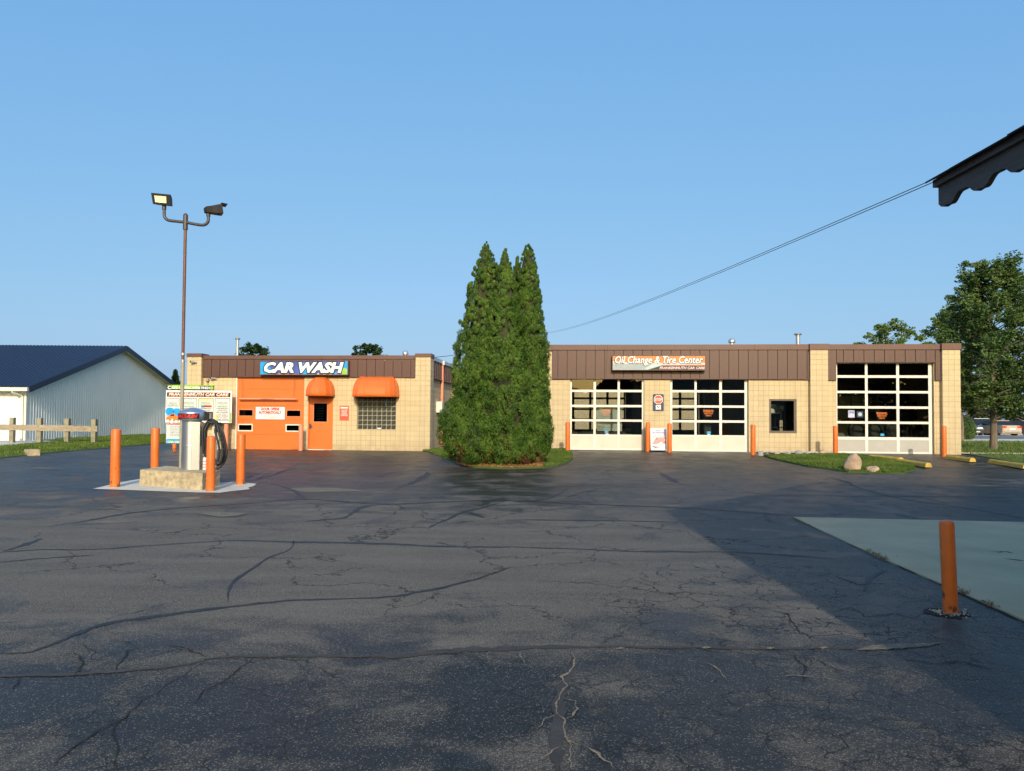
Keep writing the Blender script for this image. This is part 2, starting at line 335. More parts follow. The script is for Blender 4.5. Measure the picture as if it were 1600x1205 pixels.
M['navy_roof'] = mat('navy_roof_metal', (0.012, 0.018, 0.045), 0.36, var=0.12, scale=0.5)
M['wood'] = mat('weathered_wood', (0.33, 0.27, 0.19), 0.85, var=0.3, scale=3, bump=0.8, bscale=12, detail=8, stretch=(0.6, 6, 6))
M['post_wood'] = mat('treated_post', (0.27, 0.24, 0.16), 0.85, var=0.25, scale=5, bump=0.6, bscale=20)
M['grassbase'] = mat('lawn_ground', (0.065, 0.105, 0.018), 0.9, var=0.35, scale=1.7, bump=1.0, bscale=70, detail=8)
M['grass'] = foliage('grass_blades', (0.075, 0.135, 0.018), (0.16, 0.21, 0.035), 1.1, 0.3)
M['dry'] = mat('straw', (0.24, 0.17, 0.085), 0.9, var=0.3, scale=30)
M['mulch'] = mat('cedar_mulch', (0.34, 0.125, 0.060), 0.9, var=0.4, scale=16, bump=1.0, bscale=70)
M['gravel'] = mat('pale_gravel', (0.42, 0.38, 0.32), 0.85, var=0.4, scale=7)
M['rock'] = mat('tan_boulder', (0.44, 0.31, 0.20), 0.9, var=0.3, scale=4.5, bump=1.0, bscale=14, detail=9)
M['rock_grey'] = mat('grey_boulder', (0.30, 0.29, 0.27), 0.9, var=0.3, scale=6, bump=1.0, bscale=16, detail=9)
M['arbor'] = foliage('arborvitae_spray', (0.042, 0.098, 0.010), (0.112, 0.192, 0.026), 2.2, 0.2, brown=True)
M['leaf'] = foliage('tree_leaf', (0.055, 0.110, 0.028), (0.135, 0.205, 0.058), 0.9, 0.3)
M['leaf2'] = foliage('light_tree_leaf', (0.09, 0.165, 0.028), (0.18, 0.255, 0.055), 0.9, 0.3)
M['leaf3'] = foliage('dark_tree_leaf', (0.016, 0.042, 0.014), (0.035, 0.075, 0.022), 0.9, 0.2)
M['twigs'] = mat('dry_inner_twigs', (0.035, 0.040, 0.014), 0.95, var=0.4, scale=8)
M['far_leaf'] = mat('shaded_tree_leaf', (0.02, 0.032, 0.014), 0.9, var=0.3)
M['bark'] = mat('bark', (0.15, 0.12, 0.09), 0.95, var=0.35, scale=5, bump=1.0, bscale=25, stretch=(3, 3, 0.5))
M['pole_brown'] = mat('brown_pole_paint', (0.15, 0.062, 0.033), 0.5, var=0.15, scale=5)
M['pole_grey'] = mat('dull_pole_paint', (0.34, 0.30, 0.22), 0.55, var=0.12, scale=5)
M['pipe_dark'] = mat('dark_iron_pipe', (0.075, 0.060, 0.060), 0.45, metal=0.3, var=0.2, scale=20)
M['lens'] = mat('lamp_lens', (0.78, 0.70, 0.42), 0.25, var=0.12, scale=22)
M['shop_dark'] = mat('dark_grey_board', (0.075, 0.062, 0.055), 0.7, var=0.2, scale=3, bump=0.5, bscale=22, stretch=(8, 1, 8))
M['board_edge'] = mat('raw_board_edge', (0.030, 0.018, 0.015), 0.85, var=0.3, scale=12)
M['shingle'] = mat('dark_shingle', (0.025, 0.023, 0.022), 0.95, var=0.4, scale=25, bump=1.0, bscale=90)
M['shop_wall'] = mat('shop_siding', (0.35, 0.33, 0.29), 0.8, var=0.1)
M['road'] = mat('grey_road', (0.13, 0.125, 0.12), 0.8, var=0.15, scale=0.6)
M['beige_siding'] = mat('beige_siding', (0.62, 0.46, 0.32), 0.6, var=0.05, scale=0.8)
M['skin'] = mat('skin', (0.5, 0.30, 0.22), 0.6); M['cloth'] = mat('blue_cloth', (0.05, 0.07, 0.12), 0.9); M['hair'] = mat('brown_hair', (0.04, 0.025, 0.015), 0.8)
M['glassblock'] = mat('dull_glass_block', (0.060, 0.058, 0.046), 0.10, var=0.65, scale=9, bump=1.0, bscale=9, detail=2)
M['blockmortar'] = mat('pale_block_mortar', (0.36, 0.35, 0.28), 0.8)
M['wire'] = mat('cable_black', (0.02, 0.02, 0.022), 0.6)
M['crimson'] = mat('crimson_panel', (0.10, 0.012, 0.012), 0.5, var=0.1)

# ------------------------------------------------------------------ mesh helpers
class MB:
    def __init__(s): s.v = []; s.f = []; s.m = []; s.mats = []; s.smooth = False; s.ci = 0
    def use(s, m):
        if m not in s.mats: s.mats.append(m)
        s.ci = s.mats.index(m); return s
    def face(s, idx): s.f.append(tuple(idx)); s.m.append(s.ci)
    def box(s, x0, x1, y0, y1, z0, z1):
        a = len(s.v)
        s.v += [(x0, y0, z0), (x1, y0, z0), (x1, y1, z0), (x0, y1, z0), (x0, y0, z1), (x1, y0, z1), (x1, y1, z1), (x0, y1, z1)]
        for q in ((0, 3, 2, 1), (4, 5, 6, 7), (0, 1, 5, 4), (1, 2, 6, 5), (2, 3, 7, 6), (3, 0, 4, 7)): s.face([a + i for i in q])
        return s
    def pad(s, x0, x1, y0, y1, z0, z1, c=0.0):
        """bevelled pad facing -y"""
        a = len(s.v)
        s.v += [(x0, y1, z0), (x1, y1, z0), (x1, y1, z1), (x0, y1, z1), (x0 + c, y0, z0 + c), (x1 - c, y0, z0 + c), (x1 - c, y0, z1 - c), (x0 + c, y0, z1 - c)]
        for q in ((4, 5, 6, 7), (0, 1, 5, 4), (1, 2, 6, 5), (2, 3, 7, 6), (3, 0, 4, 7)): s.face([a + i for i in q])
    def poly(s, pts):
        a = len(s.v); s.v += [tuple(p) for p in pts]; s.face(range(a, a + len(pts))); return s
    def prism(s, pts, d):
        """closed outline pts (3d) extruded by vector d"""
        a = len(s.v); n = len(pts); d = Vector(d)
        s.v += [tuple(p) for p in pts] + [tuple(Vector(p) + d) for p in pts]
        s.face(range(a + n - 1, a - 1, -1)); s.face(range(a + n, a + 2 * n))
        for i in range(n): s.face((a + i, a + (i + 1) % n, a + n + (i + 1) % n, a + n + i))
        return s
    def tube(s, path, r, n=10, cap=True, closed=False):
        P = [Vector(p) for p in path]; k = len(P); rr = r if isinstance(r, (list, tuple)) else [r] * k
        a0 = len(s.v); up = Vector((0, 0, 1)); prev = None
        for i, p in enumerate(P):
            t = (P[(i + 1) % k if closed else min(i + 1, k - 1)] - P[(i - 1) % k if closed else max(i - 1, 0)]).normalized()
            if prev is None:
                h = up if abs(t.z) < 0.9 else Vector((1, 0, 0)); u = t.cross(h).normalized()
            else: u = (prev - t * prev.dot(t)).normalized()
            prev = u; vv = t.cross(u)
            for j in range(n):
                an = 2 * math.pi * j / n; s.v.append(tuple(p + (u * math.cos(an) + vv * math.sin(an)) * rr[i]))
        for i in range(k if closed else k - 1):
            b0 = a0 + i * n; b1 = a0 + ((i + 1) % k) * n
            for j in range(n): s.face((b0 + j, b0 + (j + 1) % n, b1 + (j + 1) % n, b1 + j))
        if cap and not closed: s.face(range(a0 + n - 1, a0 - 1, -1)); s.face(range(a0 + (k - 1) * n, a0 + k * n))
        return s
    def lathe(s, c, prof, n=24, axis='z', sx=1.0, sy=1.0):
        a0 = len(s.v); c = Vector(c)
        for r, h in prof:
            for j in range(n):
                an = 2 * math.pi * j / n; q = (r * math.cos(an) * sx, r * math.sin(an) * sy, h)
                if axis == 'y': q = (q[0], q[2], q[1])
                if axis == 'x': q = (q[2], q[0], q[1])
                s.v.append(tuple(c + Vector(q)))
        for i in range(len(prof) - 1):
            for j in range(n):
                s.face((a0 + i * n + j, a0 + i * n + (j + 1) % n, a0 + (i + 1) * n + (j + 1) % n, a0 + (i + 1) * n + j))
        s.face(range(a0 + n - 1, a0 - 1, -1)); s.face(range(a0 + (len(prof) - 1) * n, a0 + len(prof) * n))
        return s
    def build(s, name, m=None, parent=None, smooth=False, loc=None):
        me = bpy.data.meshes.new(name); me.from_pydata(s.v, [], s.f)
        ms = [m] if m else s.mats
        for q in ms: me.materials.append(M[q] if isinstance(q, str) else q)
        if not m and len(ms) > 1: me.polygons.foreach_set('material_index', s.m)
        if smooth:
            try: me.shade_smooth()
            except Exception: me.polygons.foreach_set('use_smooth', [True] * len(me.polygons))
            try: me.set_sharp_from_angle(angle=R(38))
            except Exception: pass
        return link(name, me, parent, loc)
def link(name, me, parent=None, loc=None):
    o = bpy.data.objects.new(name, me); COL.objects.link(o)
    if parent is not None: o.parent = parent
    if loc is not None: o.location = loc
    return o
def tag(o, label=None, cat=None, group=None, kind=None):
    if label: o['label'] = label
    if cat: o['category'] = cat
    if group: o['group'] = group
    if kind: o['kind'] = kind
    return o
def thing(name, label, cat, loc=(0, 0, 0), rz=0.0, group=None):
    o = bpy.data.objects.new(name, None); COL.objects.link(o); o.empty_display_size = 0.3
    o.location = loc; o.rotation_euler = (0, 0, rz); return tag(o, label, cat, group)
def on_wall(O, s, d, z):
    return O + U * s + V * d + Vector((0, 0, z))
def dup(root, loc, rz=None, label=None):
    r = root.copy(); COL.objects.link(r); r.location = loc
    if rz is not None: r.rotation_euler = (0, 0, rz)
    if label: r['label'] = label
    for ch in list(root.children):
        c = ch.copy(); COL.objects.link(c); c.parent = r
        for g in ch.children: d = g.copy(); COL.objects.link(d); d.parent = c
    return r
def piece(name, me, parent, loc, scale=None):
    o = link(name, me, parent, loc)
    if scale: o.scale = scale
    return o
def text(name, body, parent, m, x, z, y, w=None, h=None, bold=0.0, shear=0.0, align='CENTER', thick=0.002, rot=0.0, spacing=1.0):
    """lettering standing in the local xz plane, facing -y; fitted to width w and/or cap height h"""
    cu = bpy.data.curves.new(name, 'FONT'); cu.body = body; cu.size = 1; cu.shear = shear; cu.offset = bold
    cu.extrude = 0.5; cu.resolution_u = 2; cu.space_character = spacing
    t = bpy.data.objects.new('tmp', cu); COL.objects.link(t)
    me = bpy.data.meshes.new_from_object(t); bpy.data.objects.remove(t)
    n = len(me.vertices); co = np.empty(n * 3); me.vertices.foreach_get('co', co); co = co.reshape(-1, 3)
    lo, hi = co.min(0), co.max(0)
    sx = sy = 1.0
    if w: sx = w / (hi[0] - lo[0])
    if h: sy = h / (hi[1] - lo[1])
    if w and not h: sy = sx
    if h and not w: sx = sy
    cxx = {'CENTER': (lo[0] + hi[0]) / 2, 'LEFT': lo[0], 'RIGHT': hi[0]}[align]
    X = (co[:, 0] - cxx) * sx; Z = (co[:, 1] - (lo[1] + hi[1]) / 2) * sy; Yv = -co[:, 2] * thick * 2 * 0.5
    if rot: X, Z = X * math.cos(rot) - Z * math.sin(rot), X * math.sin(rot) + Z * math.cos(rot)
    out = np.stack([X, Yv, Z], 1); me.vertices.foreach_set('co', out.ravel()); me.update()
    me.materials.clear(); me.materials.append(M[m])
    return link(name, me, parent, (x, y, z))
def sheet(name, poly, dz, m, step=2.0, skirt=0.0, kind='structure', zf=gz):
    """terrain-following sheet with a polygonal outline"""
    pts = []
    n = len(poly)
    for i in range(n):
        a = Vector(poly[i][:2]); b = Vector(poly[(i + 1) % n][:2]); k = max(1, int((b - a).length / step))
        for j in range(k): pts.append(a.lerp(b, j / k))
    nb = len(pts); edges = [(i, (i + 1) % nb) for i in range(nb)]
    xs = [p.x for p in pts]; ys = [p.y for p in pts]
    def inside(x, y):
        c = False; j = nb - 1
        for i in range(nb):
            if (pts[i].y > y) != (pts[j].y > y) and x < (pts[j].x - pts[i].x) * (y - pts[i].y) / (pts[j].y - pts[i].y) + pts[i].x: c = not c
            j = i
        return c
    inner = []
    x = min(xs) + step / 2
    while x < max(xs):
        y = min(ys) + step / 2
        while y < max(ys):
            if inside(x, y) and min((p - Vector((x, y))).length for p in pts) > step * 0.35: inner.append(Vector((x, y)))
            y += step
        x += step
    vo, eo, fo = delaunay_2d_cdt(pts + inner, edges, [], 1, 1e-5)[:3]
    mb = MB(); mb.v = [(p.x, p.y, zf(p.x, p.y) + dz) for p in vo]; mb.use(m)
    for f in fo:
        a, b, c = [vo[i] for i in f[:3]]
        mb.face(f if (b - a).cross(c - a) > 0 else f[::-1])
    if skirt:
        area = sum(pts[i].x * pts[(i + 1) % nb].y - pts[(i + 1) % nb].x * pts[i].y for i in range(nb))
        for i in range(nb):
            a, b = pts[i], pts[(i + 1) % nb]
            q = [(a.x, a.y, zf(a.x, a.y) + dz - skirt), (b.x, b.y, zf(b.x, b.y) + dz - skirt), (b.x, b.y, zf(b.x, b.y) + dz), (a.x, a.y, zf(a.x, a.y) + dz)]
            mb.poly(q if area > 0 else q[::-1])
    o = mb.build(name, m); return tag(o, kind=kind)
def inside_poly(poly, x, y):
    c = False; j = len(poly) - 1
    for i in range(len(poly)):
        if (poly[i][1] > y) != (poly[j][1] > y) and x < (poly[j][0] - poly[i][0]) * (y - poly[i][1]) / (poly[j][1] - poly[i][1]) + poly[i][0]: c = not c
        j = i
    return c
def leaf_mesh(name, C, D, N, ln, wd, m, parent=None):
    """C centres, D long axis, N rough normal: one pointed leaf quad each"""
    C = np.asarray(C, float); D = np.asarray(D, float); N = np.asarray(N, float)
    D /= np.linalg.norm(D, axis=1)[:, None] + 1e-9
    S = np.cross(D, N); S /= np.linalg.norm(S, axis=1)[:, None] + 1e-9
    n = len(C); ln = np.broadcast_to(ln, (n,))[:, None]; wd = np.broadcast_to(wd, (n,))[:, None]
    V4 = np.stack([C - D * ln * .5, C + S * wd * .5 - D * ln * .05, C + D * ln * .5, C - S * wd * .5 - D * ln * .05], 1).reshape(-1, 3)
    me = bpy.data.meshes.new(name); me.vertices.add(4 * n); me.vertices.foreach_set('co', V4.astype(np.float32).ravel())
    me.loops.add(4 * n); me.loops.foreach_set('vertex_index', np.arange(4 * n, dtype=np.int32))
    me.polygons.add(n); me.polygons.foreach_set('loop_start', np.arange(0, 4 * n, 4, dtype=np.int32))
    me.update(calc_edges=True); me.materials.append(M[m] if isinstance(m, str) else m)
    return link(name, me, parent)
def unit(n):
    d = rng.normal(size=(n, 3)); return d / np.linalg.norm(d, axis=1)[:, None]

# ================================================================== GROUND
asph = [(-16.5, -25), (70, -25), (70, 17), (15.0, 17), (15.9, 22.6), (17.6, 28.9), (17.6, 30), (-4, 47), (-4, 75), (-17.4, 75), (-16.9, 36), (-16.4, 24)]
gm = MB()
gxs = (-500, -2.5, 2.0, 500)
for yy in (-400, 10, 15, 20, 27, 900): gm.v += [(xx, yy, gz(xx, yy) - .035) for xx in gxs]
for i in range(5):
    for j in range(3): gm.face((4 * i + j, 4 * i + j + 1, 4 * i + j + 5, 4 * i + j + 4))
tag(gm.build('ground', 'grassbase'), kind='structure')
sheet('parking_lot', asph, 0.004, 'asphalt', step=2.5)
def smooth_path(pts, n=6):
    out = []
    P = [Vector(p) for p in pts]
    for i in range(len(P) - 1):
        p0, p1, p2, p3 = P[max(i - 1, 0)], P[i], P[i + 1], P[min(i + 2, len(P) - 1)]
        for j in range(n):
            t = j / n
            out.append(0.5 * ((2 * p1) + (p2 - p0) * t + (2 * p0 - 5 * p1 + 4 * p2 - p3) * t * t + (3 * p1 - p0 - 3 * p2 + p3) * t ** 3))
    out.append(P[-1]); return out
def strip(name, pix, wid, m, dz=0.0085, jag=0.0, wob=0.42, sub=6):
    G = [at_ground(x, y).to_2d() for x, y in pix]
    P = None
    if jag == 0:
        Q = smooth_path(G, 8); P = [Q[0]]; acc = 0.0
        stp = max(0.05, min(0.16, (Q[0].y + 1) * 0.010)); r1 = r2 = 0.0
        for a_, b_ in zip(Q, Q[1:]):
            k = max(1, int((b_ - a_).length / stp)); nn_ = Vector((-(b_ - a_).y, (b_ - a_).x)); nn_ = nn_.normalized() if nn_.length > 0 else nn_
            for q in range(1, k + 1):
                r1 = r1 * 0.93 + random.uniform(-1, 1) * wid * 0.16; r2 = r2 * 0.5 + random.uniform(-1, 1) * wid * 0.10
                P.append(a_.lerp(b_, q / k) + nn_ * (r1 + r2))
    if P is None:
        P = []
        for i in range(len(G) - 1):
            k = max(2, int((G[i + 1] - G[i]).length / 0.03)); k = min(k, 30)
            nrm = Vector((-(G[i + 1] - G[i]).y, (G[i + 1] - G[i]).x)).normalized(); off = 0
            for j in range(k):
                off = off * 0.7 + random.uniform(-jag, jag)
                P.append(G[i].lerp(G[i + 1], j / k) + nrm * off * math.sin(math.pi * j / k))
        P.append(G[-1])
    mb = MB(); n = len(P); ph = random.uniform(0, 9)
    for i, p in enumerate(P):
        t = (P[min(i + 1, n - 1)] - P[max(i - 1, 0)]); t = t.normalized() if t.length > 0 else Vector((1, 0))
        s = Vector((-t.y, t.x)); e = min(1.0, 0.15 + 4.0 * min(i, n - 1 - i) / n) * (0.98 + 0.36 * math.sin(i * 0.13 + ph * 3) + 0.10 * math.sin(i * 0.51 + ph))
        ww = wid * e * (1 + wob * (math.sin(i * 0.9 + ph) * 0.5 + random.uniform(-1, 1) * 0.6)) / 2
        for q in (p + s * ww, p - s * ww): mb.v.append((q.x, q.y, gz(q.x, q.y) + dz))
    for i in range(n - 1): mb.face((2 * i, 2 * i + 1, 2 * i + 3, 2 * i + 2)[::-1])
    o = mb.build(name, m); tag(o, kind='structure'); return o
S = 'seal'
for pix, wd, mm in [
    ([(-40, 1022), (40, 1020), (65, 1013), (100, 1000), (140, 984), (200, 970), (300, 956), (400, 944), (500, 937), (600, 933), (640, 928), (720, 912), (800, 887)], 0.055, S),
    ([(-30, 1060), (100, 1056), (180, 1050), (270, 1042), (320, 1032)], 0.045, 'sealbrown'),
    ([(318, 1032), (360, 1026), (420, 1023), (500, 1025), (600, 1027), (680, 1020), (740, 1017), (800, 1015), (900, 1013), (1000, 1012), (1100, 1013), (1200, 1015), (1340, 1016)], 0.075, 'sealbrown'),
    ([(-30, 866), (60, 860), (130, 860), (240, 853), (360, 846), (460, 848), (600, 851), (700, 856), (800, 856), (900, 859), (1000, 863), (1130, 864), (1240, 869), (1310, 874)], 0.085, S),
    ([(-10, 881), (40, 876), (90, 872), (150, 868)], 0.05, S),
    ([(5, 862), (40, 851), (74, 836), (60, 831), (0, 829)], 0.07, S),
    ([(0, 829), (60, 825), (130, 815), (190, 804), (260, 796), (340, 790), (400, 786), (460, 781), (510, 782), (560, 786), (620, 788), (700, 785), (740, 783), (790, 783), (840, 782), (870, 773), (888, 762)], 0.08, S),
    ([(356, 942), (358, 925), (365, 910), (395, 888), (420, 872), (450, 860), (458, 845), (440, 835)], 0.028, S),
    ([(480, 815), (510, 813), (540, 809), (560, 797), (585, 790), (620, 788)], 0.11, S),
    ([(790, 783), (760, 792), (720, 802), (700, 811), (680, 820), (667, 830), (668, 842), (690, 850), (715, 855)], 0.06, S),
    ([(732, 801), (745, 805), (757, 810)], 0.08, S),
    ([(620, 762), (640, 757), (658, 750), (667, 742), (665, 738), (655, 733)], 0.17, S),
    ([(400, 750), (430, 742), (440, 737), (462, 732)], 0.12, S),
    ([(425, 757), (455, 765), (480, 780)], 0.07, S),
    ([(590, 746), (610, 740), (640, 737)], 0.08, S),
    ([(800, 784), (850, 785), (900, 788), (970, 790), (1050, 793), (1100, 796), (1180, 802), (1240, 808)], 0.08, S),
    ([(870, 783), (915, 785), (925, 788)], 0.05, S),
    ([(790, 813), (900, 814), (990, 815), (1085, 817)], 0.045, S),
    ([(1195, 804), (1205, 815)], 0.05, S),
    ([(1030, 740), (1050, 750), (1062, 755)], 0.12, S),
    ([(850, 763), (900, 760), (1000, 756), (1100, 760)], 0.04, S),
    ([(1275, 744), (1300, 747), (1325, 755), (1340, 762), (1400, 778), (1450, 786), (1500, 793), (1560, 803), (1620, 814)], 0.06, S),
    ([(1160, 768), (1200, 774), (1240, 775), (1400, 776), (1620, 778)], 0.05, S),
    ([(1400, 776), (1450, 781), (1485, 788)], 0.05, S),
    ([(180, 839), (300, 829), (420, 828), (520, 826)], 0.03, S),
    ([(505, 838), (620, 841), (760, 838)], 0.035, S),
    ([(1350, 925), (1358, 905), (1375, 895), (1385, 893)], 0.035, S),
]: strip('crack_seal', pix, wd, mm)
for pix, wd in [
    ([(80, 1205), (130, 1160), (160, 1140), (195, 1125), (215, 1105), (245, 1085), (290, 1055), (320, 1034)], 0.009),
    ([(195, 1045), (180, 1050), (190, 1035), (200, 1018), (240, 1010)], 0.010),
    ([(260, 1010), (290, 1015), (315, 1025), (325, 1030)], 0.010), ([(115, 1020), (130, 1035), (125, 1050), (110, 1060)], 0.009),
    ([(300, 1105), (320, 1080), (345, 1070), (370, 1050), (395, 1030)], 0.007), ([(180, 1205), (185, 1170), (178, 1140), (195, 1125)], 0.008),
    ([(130, 1008), (150, 1020), (142, 1032)], 0.008), ([(20, 1080), (30, 1068), (26, 1058)], 0.008),
    ([(1290, 960), (1330, 950), (1350, 965), (1400, 960), (1440, 972)], 0.012), ([(1180, 950), (1230, 960), (1250, 990), (1300, 1005)], 0.009),
    ([(1240, 1025), (1260, 1045), (1255, 1070)], 0.009), ([(1400, 1030), (1460, 1040), (1500, 1035), (1560, 1050)], 0.010),
    ([(1300, 900), (1340, 915), (1400, 912), (1450, 930)], 0.012), ([(880, 780), (910, 770), (935, 765)], 0.03),
]: strip('open_crack', pix, wd, 'crackdark', 0.0095, jag=0.012, wob=0.5)
for pix, wd in [
    ([(893, 1018), (897, 1040), (890, 1052), (877, 1060), (887, 1073), (875, 1088), (869, 1105), (870, 1117), (883, 1127), (884, 1155), (890, 1175), (893, 1206)], 0.011),
    ([(880, 1092), (900, 1098), (903, 1110), (895, 1122), (884, 1126)], 0.009), ([(870, 1117), (850, 1126), (840, 1140)], 0.008),
    ([(884, 1157), (910, 1167), (935, 1180), (955, 1195), (962, 1206)], 0.010), ([(878, 1168), (860, 1180), (845, 1195)], 0.008),
    ([(812, 1020), (815, 1030), (820, 1040), (835, 1048)], 0.008),
    ([(1200, 1060), (1240, 1057), (1290, 1062), (1330, 1070)], 0.007), ([(1100, 1035), (1125, 1050), (1135, 1065)], 0.007),
]: strip('sandy_crack', pix, wd, 'crackpale', 0.010, jag=0.010, wob=0.8)
strip('crack_seal', [(893, 1016), (892, 1050), (884, 1080), (876, 1120), (874, 1170), (872, 1206)], 0.055, 'sealbrown', 0.0080)
def patch(pix, m, dz=0.010, jag=0.5):
    P = [at_ground(x, y).to_2d() for x, y in pix]; out = []
    for i in range(len(P)):
        a, b = P[i], P[(i + 1) % len(P)]; k = 6
        for j in range(k):
            q = a.lerp(b, j / k); out.append(q + Vector((random.uniform(-1, 1), random.uniform(-1, 1))) * (b - a).length * 0.035)
    return sheet('worn_patch', [tuple(q) for q in out], dz, m, step=3)
patch([(1338, 1018), (1360, 1010), (1400, 1008.5), (1474, 1006), (1450, 1012), (1385, 1017)], 'tan_patch')
patch([(452, 764), (480, 762.5), (520, 763), (550, 765), (569, 768), (520, 769.5), (480, 770), (465, 768)], 'tan_patch')
patch([(300, 803), (340, 801), (388, 803), (370, 807), (345, 809), (330, 806)], 'tan_patch')
patch([(130, 818), (170, 814), (210, 816), (180, 819)], 'tan_patch')
for a in ((1103, 1014, 9), (1203, 1014.5, 8), (1287, 1014, 8), (969, 1015, 8)):
    patch([(a[0] - a[2], a[1] + 1), (a[0], a[1] - 1.5), (a[0] + a[2], a[1]), (a[0], a[1] + 2)], 'crackpale', 0.011)

# concrete pad on the right, its edge seam with weeds
padp = [at_ground(1240, 810), at_ground(1600, 972), None, None]
pe = (padp[1] - padp[0]).normalized()
p_far = at_ground(1240, 810); p_near = p_far + pe * 14
q_dir = (at_ground(1600, 818) - p_far).normalized()
sheet('concrete_pad', [tuple(p_near.to_2d()), tuple((p_near + q_dir * 12).to_2d()), tuple((p_far + q_dir * 12).to_2d()), tuple(p_far.to_2d())], 0.022, 'concrete_pad', step=2, skirt=0.02)
strip('pad_joint', [(1236, 809), (1330, 851), (1430, 896), (1530, 941), (1610, 978)], 0.06, 'crackdark', 0.0105, wob=0.8)
for px_l in ([(1545, 864), (1560, 866), (1572, 865), (1584, 868)], [(1566, 876), (1585, 878), (1604, 880)], [(1400, 873), (1404, 874)], [(1462, 880), (1470, 882)]):
    strip('hairline_crack', px_l, 0.02, 'crackdark', 0.0262, jag=0.01, wob=0.6)
C = []; rngp = random.Random(3)
for k in range(900):
    t = rngp.random(); g = at_ground(1240 + 375 * t, 812 + 168 * t)
    if math.sin(t * 40) + math.sin(t * 17 + 2) < 0.5: continue
    C.append((g.x + rngp.gauss(0, 0.025), g.y + rngp.gauss(0, 0.025), 0.022 + rngp.random() * 0.02))
C = np.array(C); D = unit(len(C)); D[:, 2] = abs(D[:, 2]) + 0.4
wd_ = leaf_mesh('weeds', C, D, unit(len(C)), 0.045, 0.010, 'dry'); tag(wd_, kind='stuff')
wd_['label'] = 'dry weeds growing along the edge of the concrete pad'

# far side of the right lawn: pavement, road, car park
sheet('pavement', [(14, 46.5), (160, 44), (160, 53), (14, 54)], -0.012, 'slab', step=12)
sheet('road', [(14, 54), (160, 53), (160, 64), (14, 64.5)], -0.016, 'road', step=12)
sheet('car_park', [(14, 64.5), (160, 64), (160, 110), (14, 110)], -0.012, 'slab', step=15)
sheet('concrete_path', [tuple(at_ground(a, b).to_2d()) for a, b in ((-120, 706), (0, 699), (79, 692), (141, 691), (101, 689.5), (34, 686.8), (-60, 687))], -0.012, 'slab', step=3)

# lawns (raised a little over the asphalt)
isl1 = [tuple(at_ground(a, b).to_2d()) for a, b in ((668, 707), (690, 715), (712, 725), (740, 731.5), (800, 733.5), (850, 731.8), (872, 729), (888, 723), (895, 716), (893, 709), (889, 705.5))]
isl1 += [tuple((O_OIL + U * 0.15 + V * -0.06).to_2d()), tuple((O_OIL + U * -2.4 + V * -0.06).to_2d()), tuple((O_CW + U * 2.4 + V * 1.5).to_2d()), tuple((O_CW + U * 0.05 + V * 1.5).to_2d()), tuple((O_CW + U * 0.25).to_2d())]
sheet('lawn', isl1, 0.045, 'grassbase', step=0.8, skirt=0.06)
isl2 = [tuple(at_ground(a, b).to_2d()) for a, b in ((1193, 713.5), (1215, 720), (1262, 730), (1325, 738.7), (1375, 741), (1412, 741), (1431, 735.5), (1425, 729), (1405, 722.5), (1360, 715), (1317, 711.5))]
sheet('lawn', isl2, 0.045, 'grassbase', step=0.8, skirt=0.06)
isl3 = [(17.7, 28.8), (15.98, 22.6), (15.08, 17.1), (60, 17.1), (60, 46), (14, 46), (14, 38), (17.7, 38)]
isl4 = [(-16.9, 36), (-16.4, 24), (-16.5, 5), (-60, 5), (-60, 31), tuple(at_ground(-120, 706).to_2d()), tuple(at_ground(0, 699).to_2d()), tuple(at_ground(79, 692).to_2d()), tuple(at_ground(141, 691).to_2d()),
        tuple(at_ground(101, 689.5).to_2d()), (-25.0, 40.6), (-25.0, 75), (-17.4, 75)]
sheet('lawn', isl3, 0.02, 'grassbase', step=2.5, skirt=0.03)
sheet('lawn', isl4, 0.02, 'grassbase', step=2.5, skirt=0.03)
def grass(poly, n, h, label, edge=None, lim=None):
    xs = [p[0] for p in poly]; ys = [p[1] for p in poly]; out = []
    x0, x1, y0, y1 = lim or (min(xs), max(xs), min(ys), max(ys)); r = random.Random(len(poly) * 7)
    while len(out) < n:
        x, y = r.uniform(x0, x1), r.uniform(y0, y1)
        if inside_poly(poly, x, y): out.append((x, y, gz(x, y) + 0.03))
    C = np.array(out); hh = h * (0.6 + 0.8 * rng.random(len(C))); D = unit(len(C)) * 0.55; D[:, 2] = 1.0
    C[:, 2] += hh * 0.4
    o = leaf_mesh('grass', C, D, unit(len(C)) * np.array([1, 1, 0.1]), hh, hh * 0.22, 'grass'); tag(o, label, kind='stuff'); return o
grass(isl1, 45000, 0.075, 'short green grass around the arborvitae clump')
grass(isl2, 38000, 0.075, 'short green grass of the island with the two boulders')
grass(isl3, 60000, 0.09, 'green lawn beyond the right end of the building', lim=(15, 45, 20, 46))
grass(isl4, 60000, 0.09, 'green lawn along the left side by the white shed', lim=(-30, -16, 20, 50))
# mulch bed
mul = [tuple(at_ground(a, b).to_2d()) for a, b in ((712, 725), (725, 729), (740, 731), (800, 733), (848, 731.5), (850, 725), (840, 718), (790, 712), (735, 715), (712, 720))]
sheet('mulch_bed', mul, 0.075, 'mulch', step=0.4, skirt=0.05)
C = []; r_ = random.Random(5)
while len(C) < 5000:
    x, y = r_.uniform(-2.2, 1.2), r_.uniform(20, 25)
    if inside_poly(mul, x, y): C.append((x, y, gz(x, y) + 0.085 + 0.02 * r_.random()))
ch = leaf_mesh('mulch_chips', np.array(C), unit(len(C)) * np.array([1, 1, .4]), unit(len(C)), 0.07, 0.022, 'mulch'); tag(ch, 'reddish bark chips under the arborvitae clump', kind='stuff')

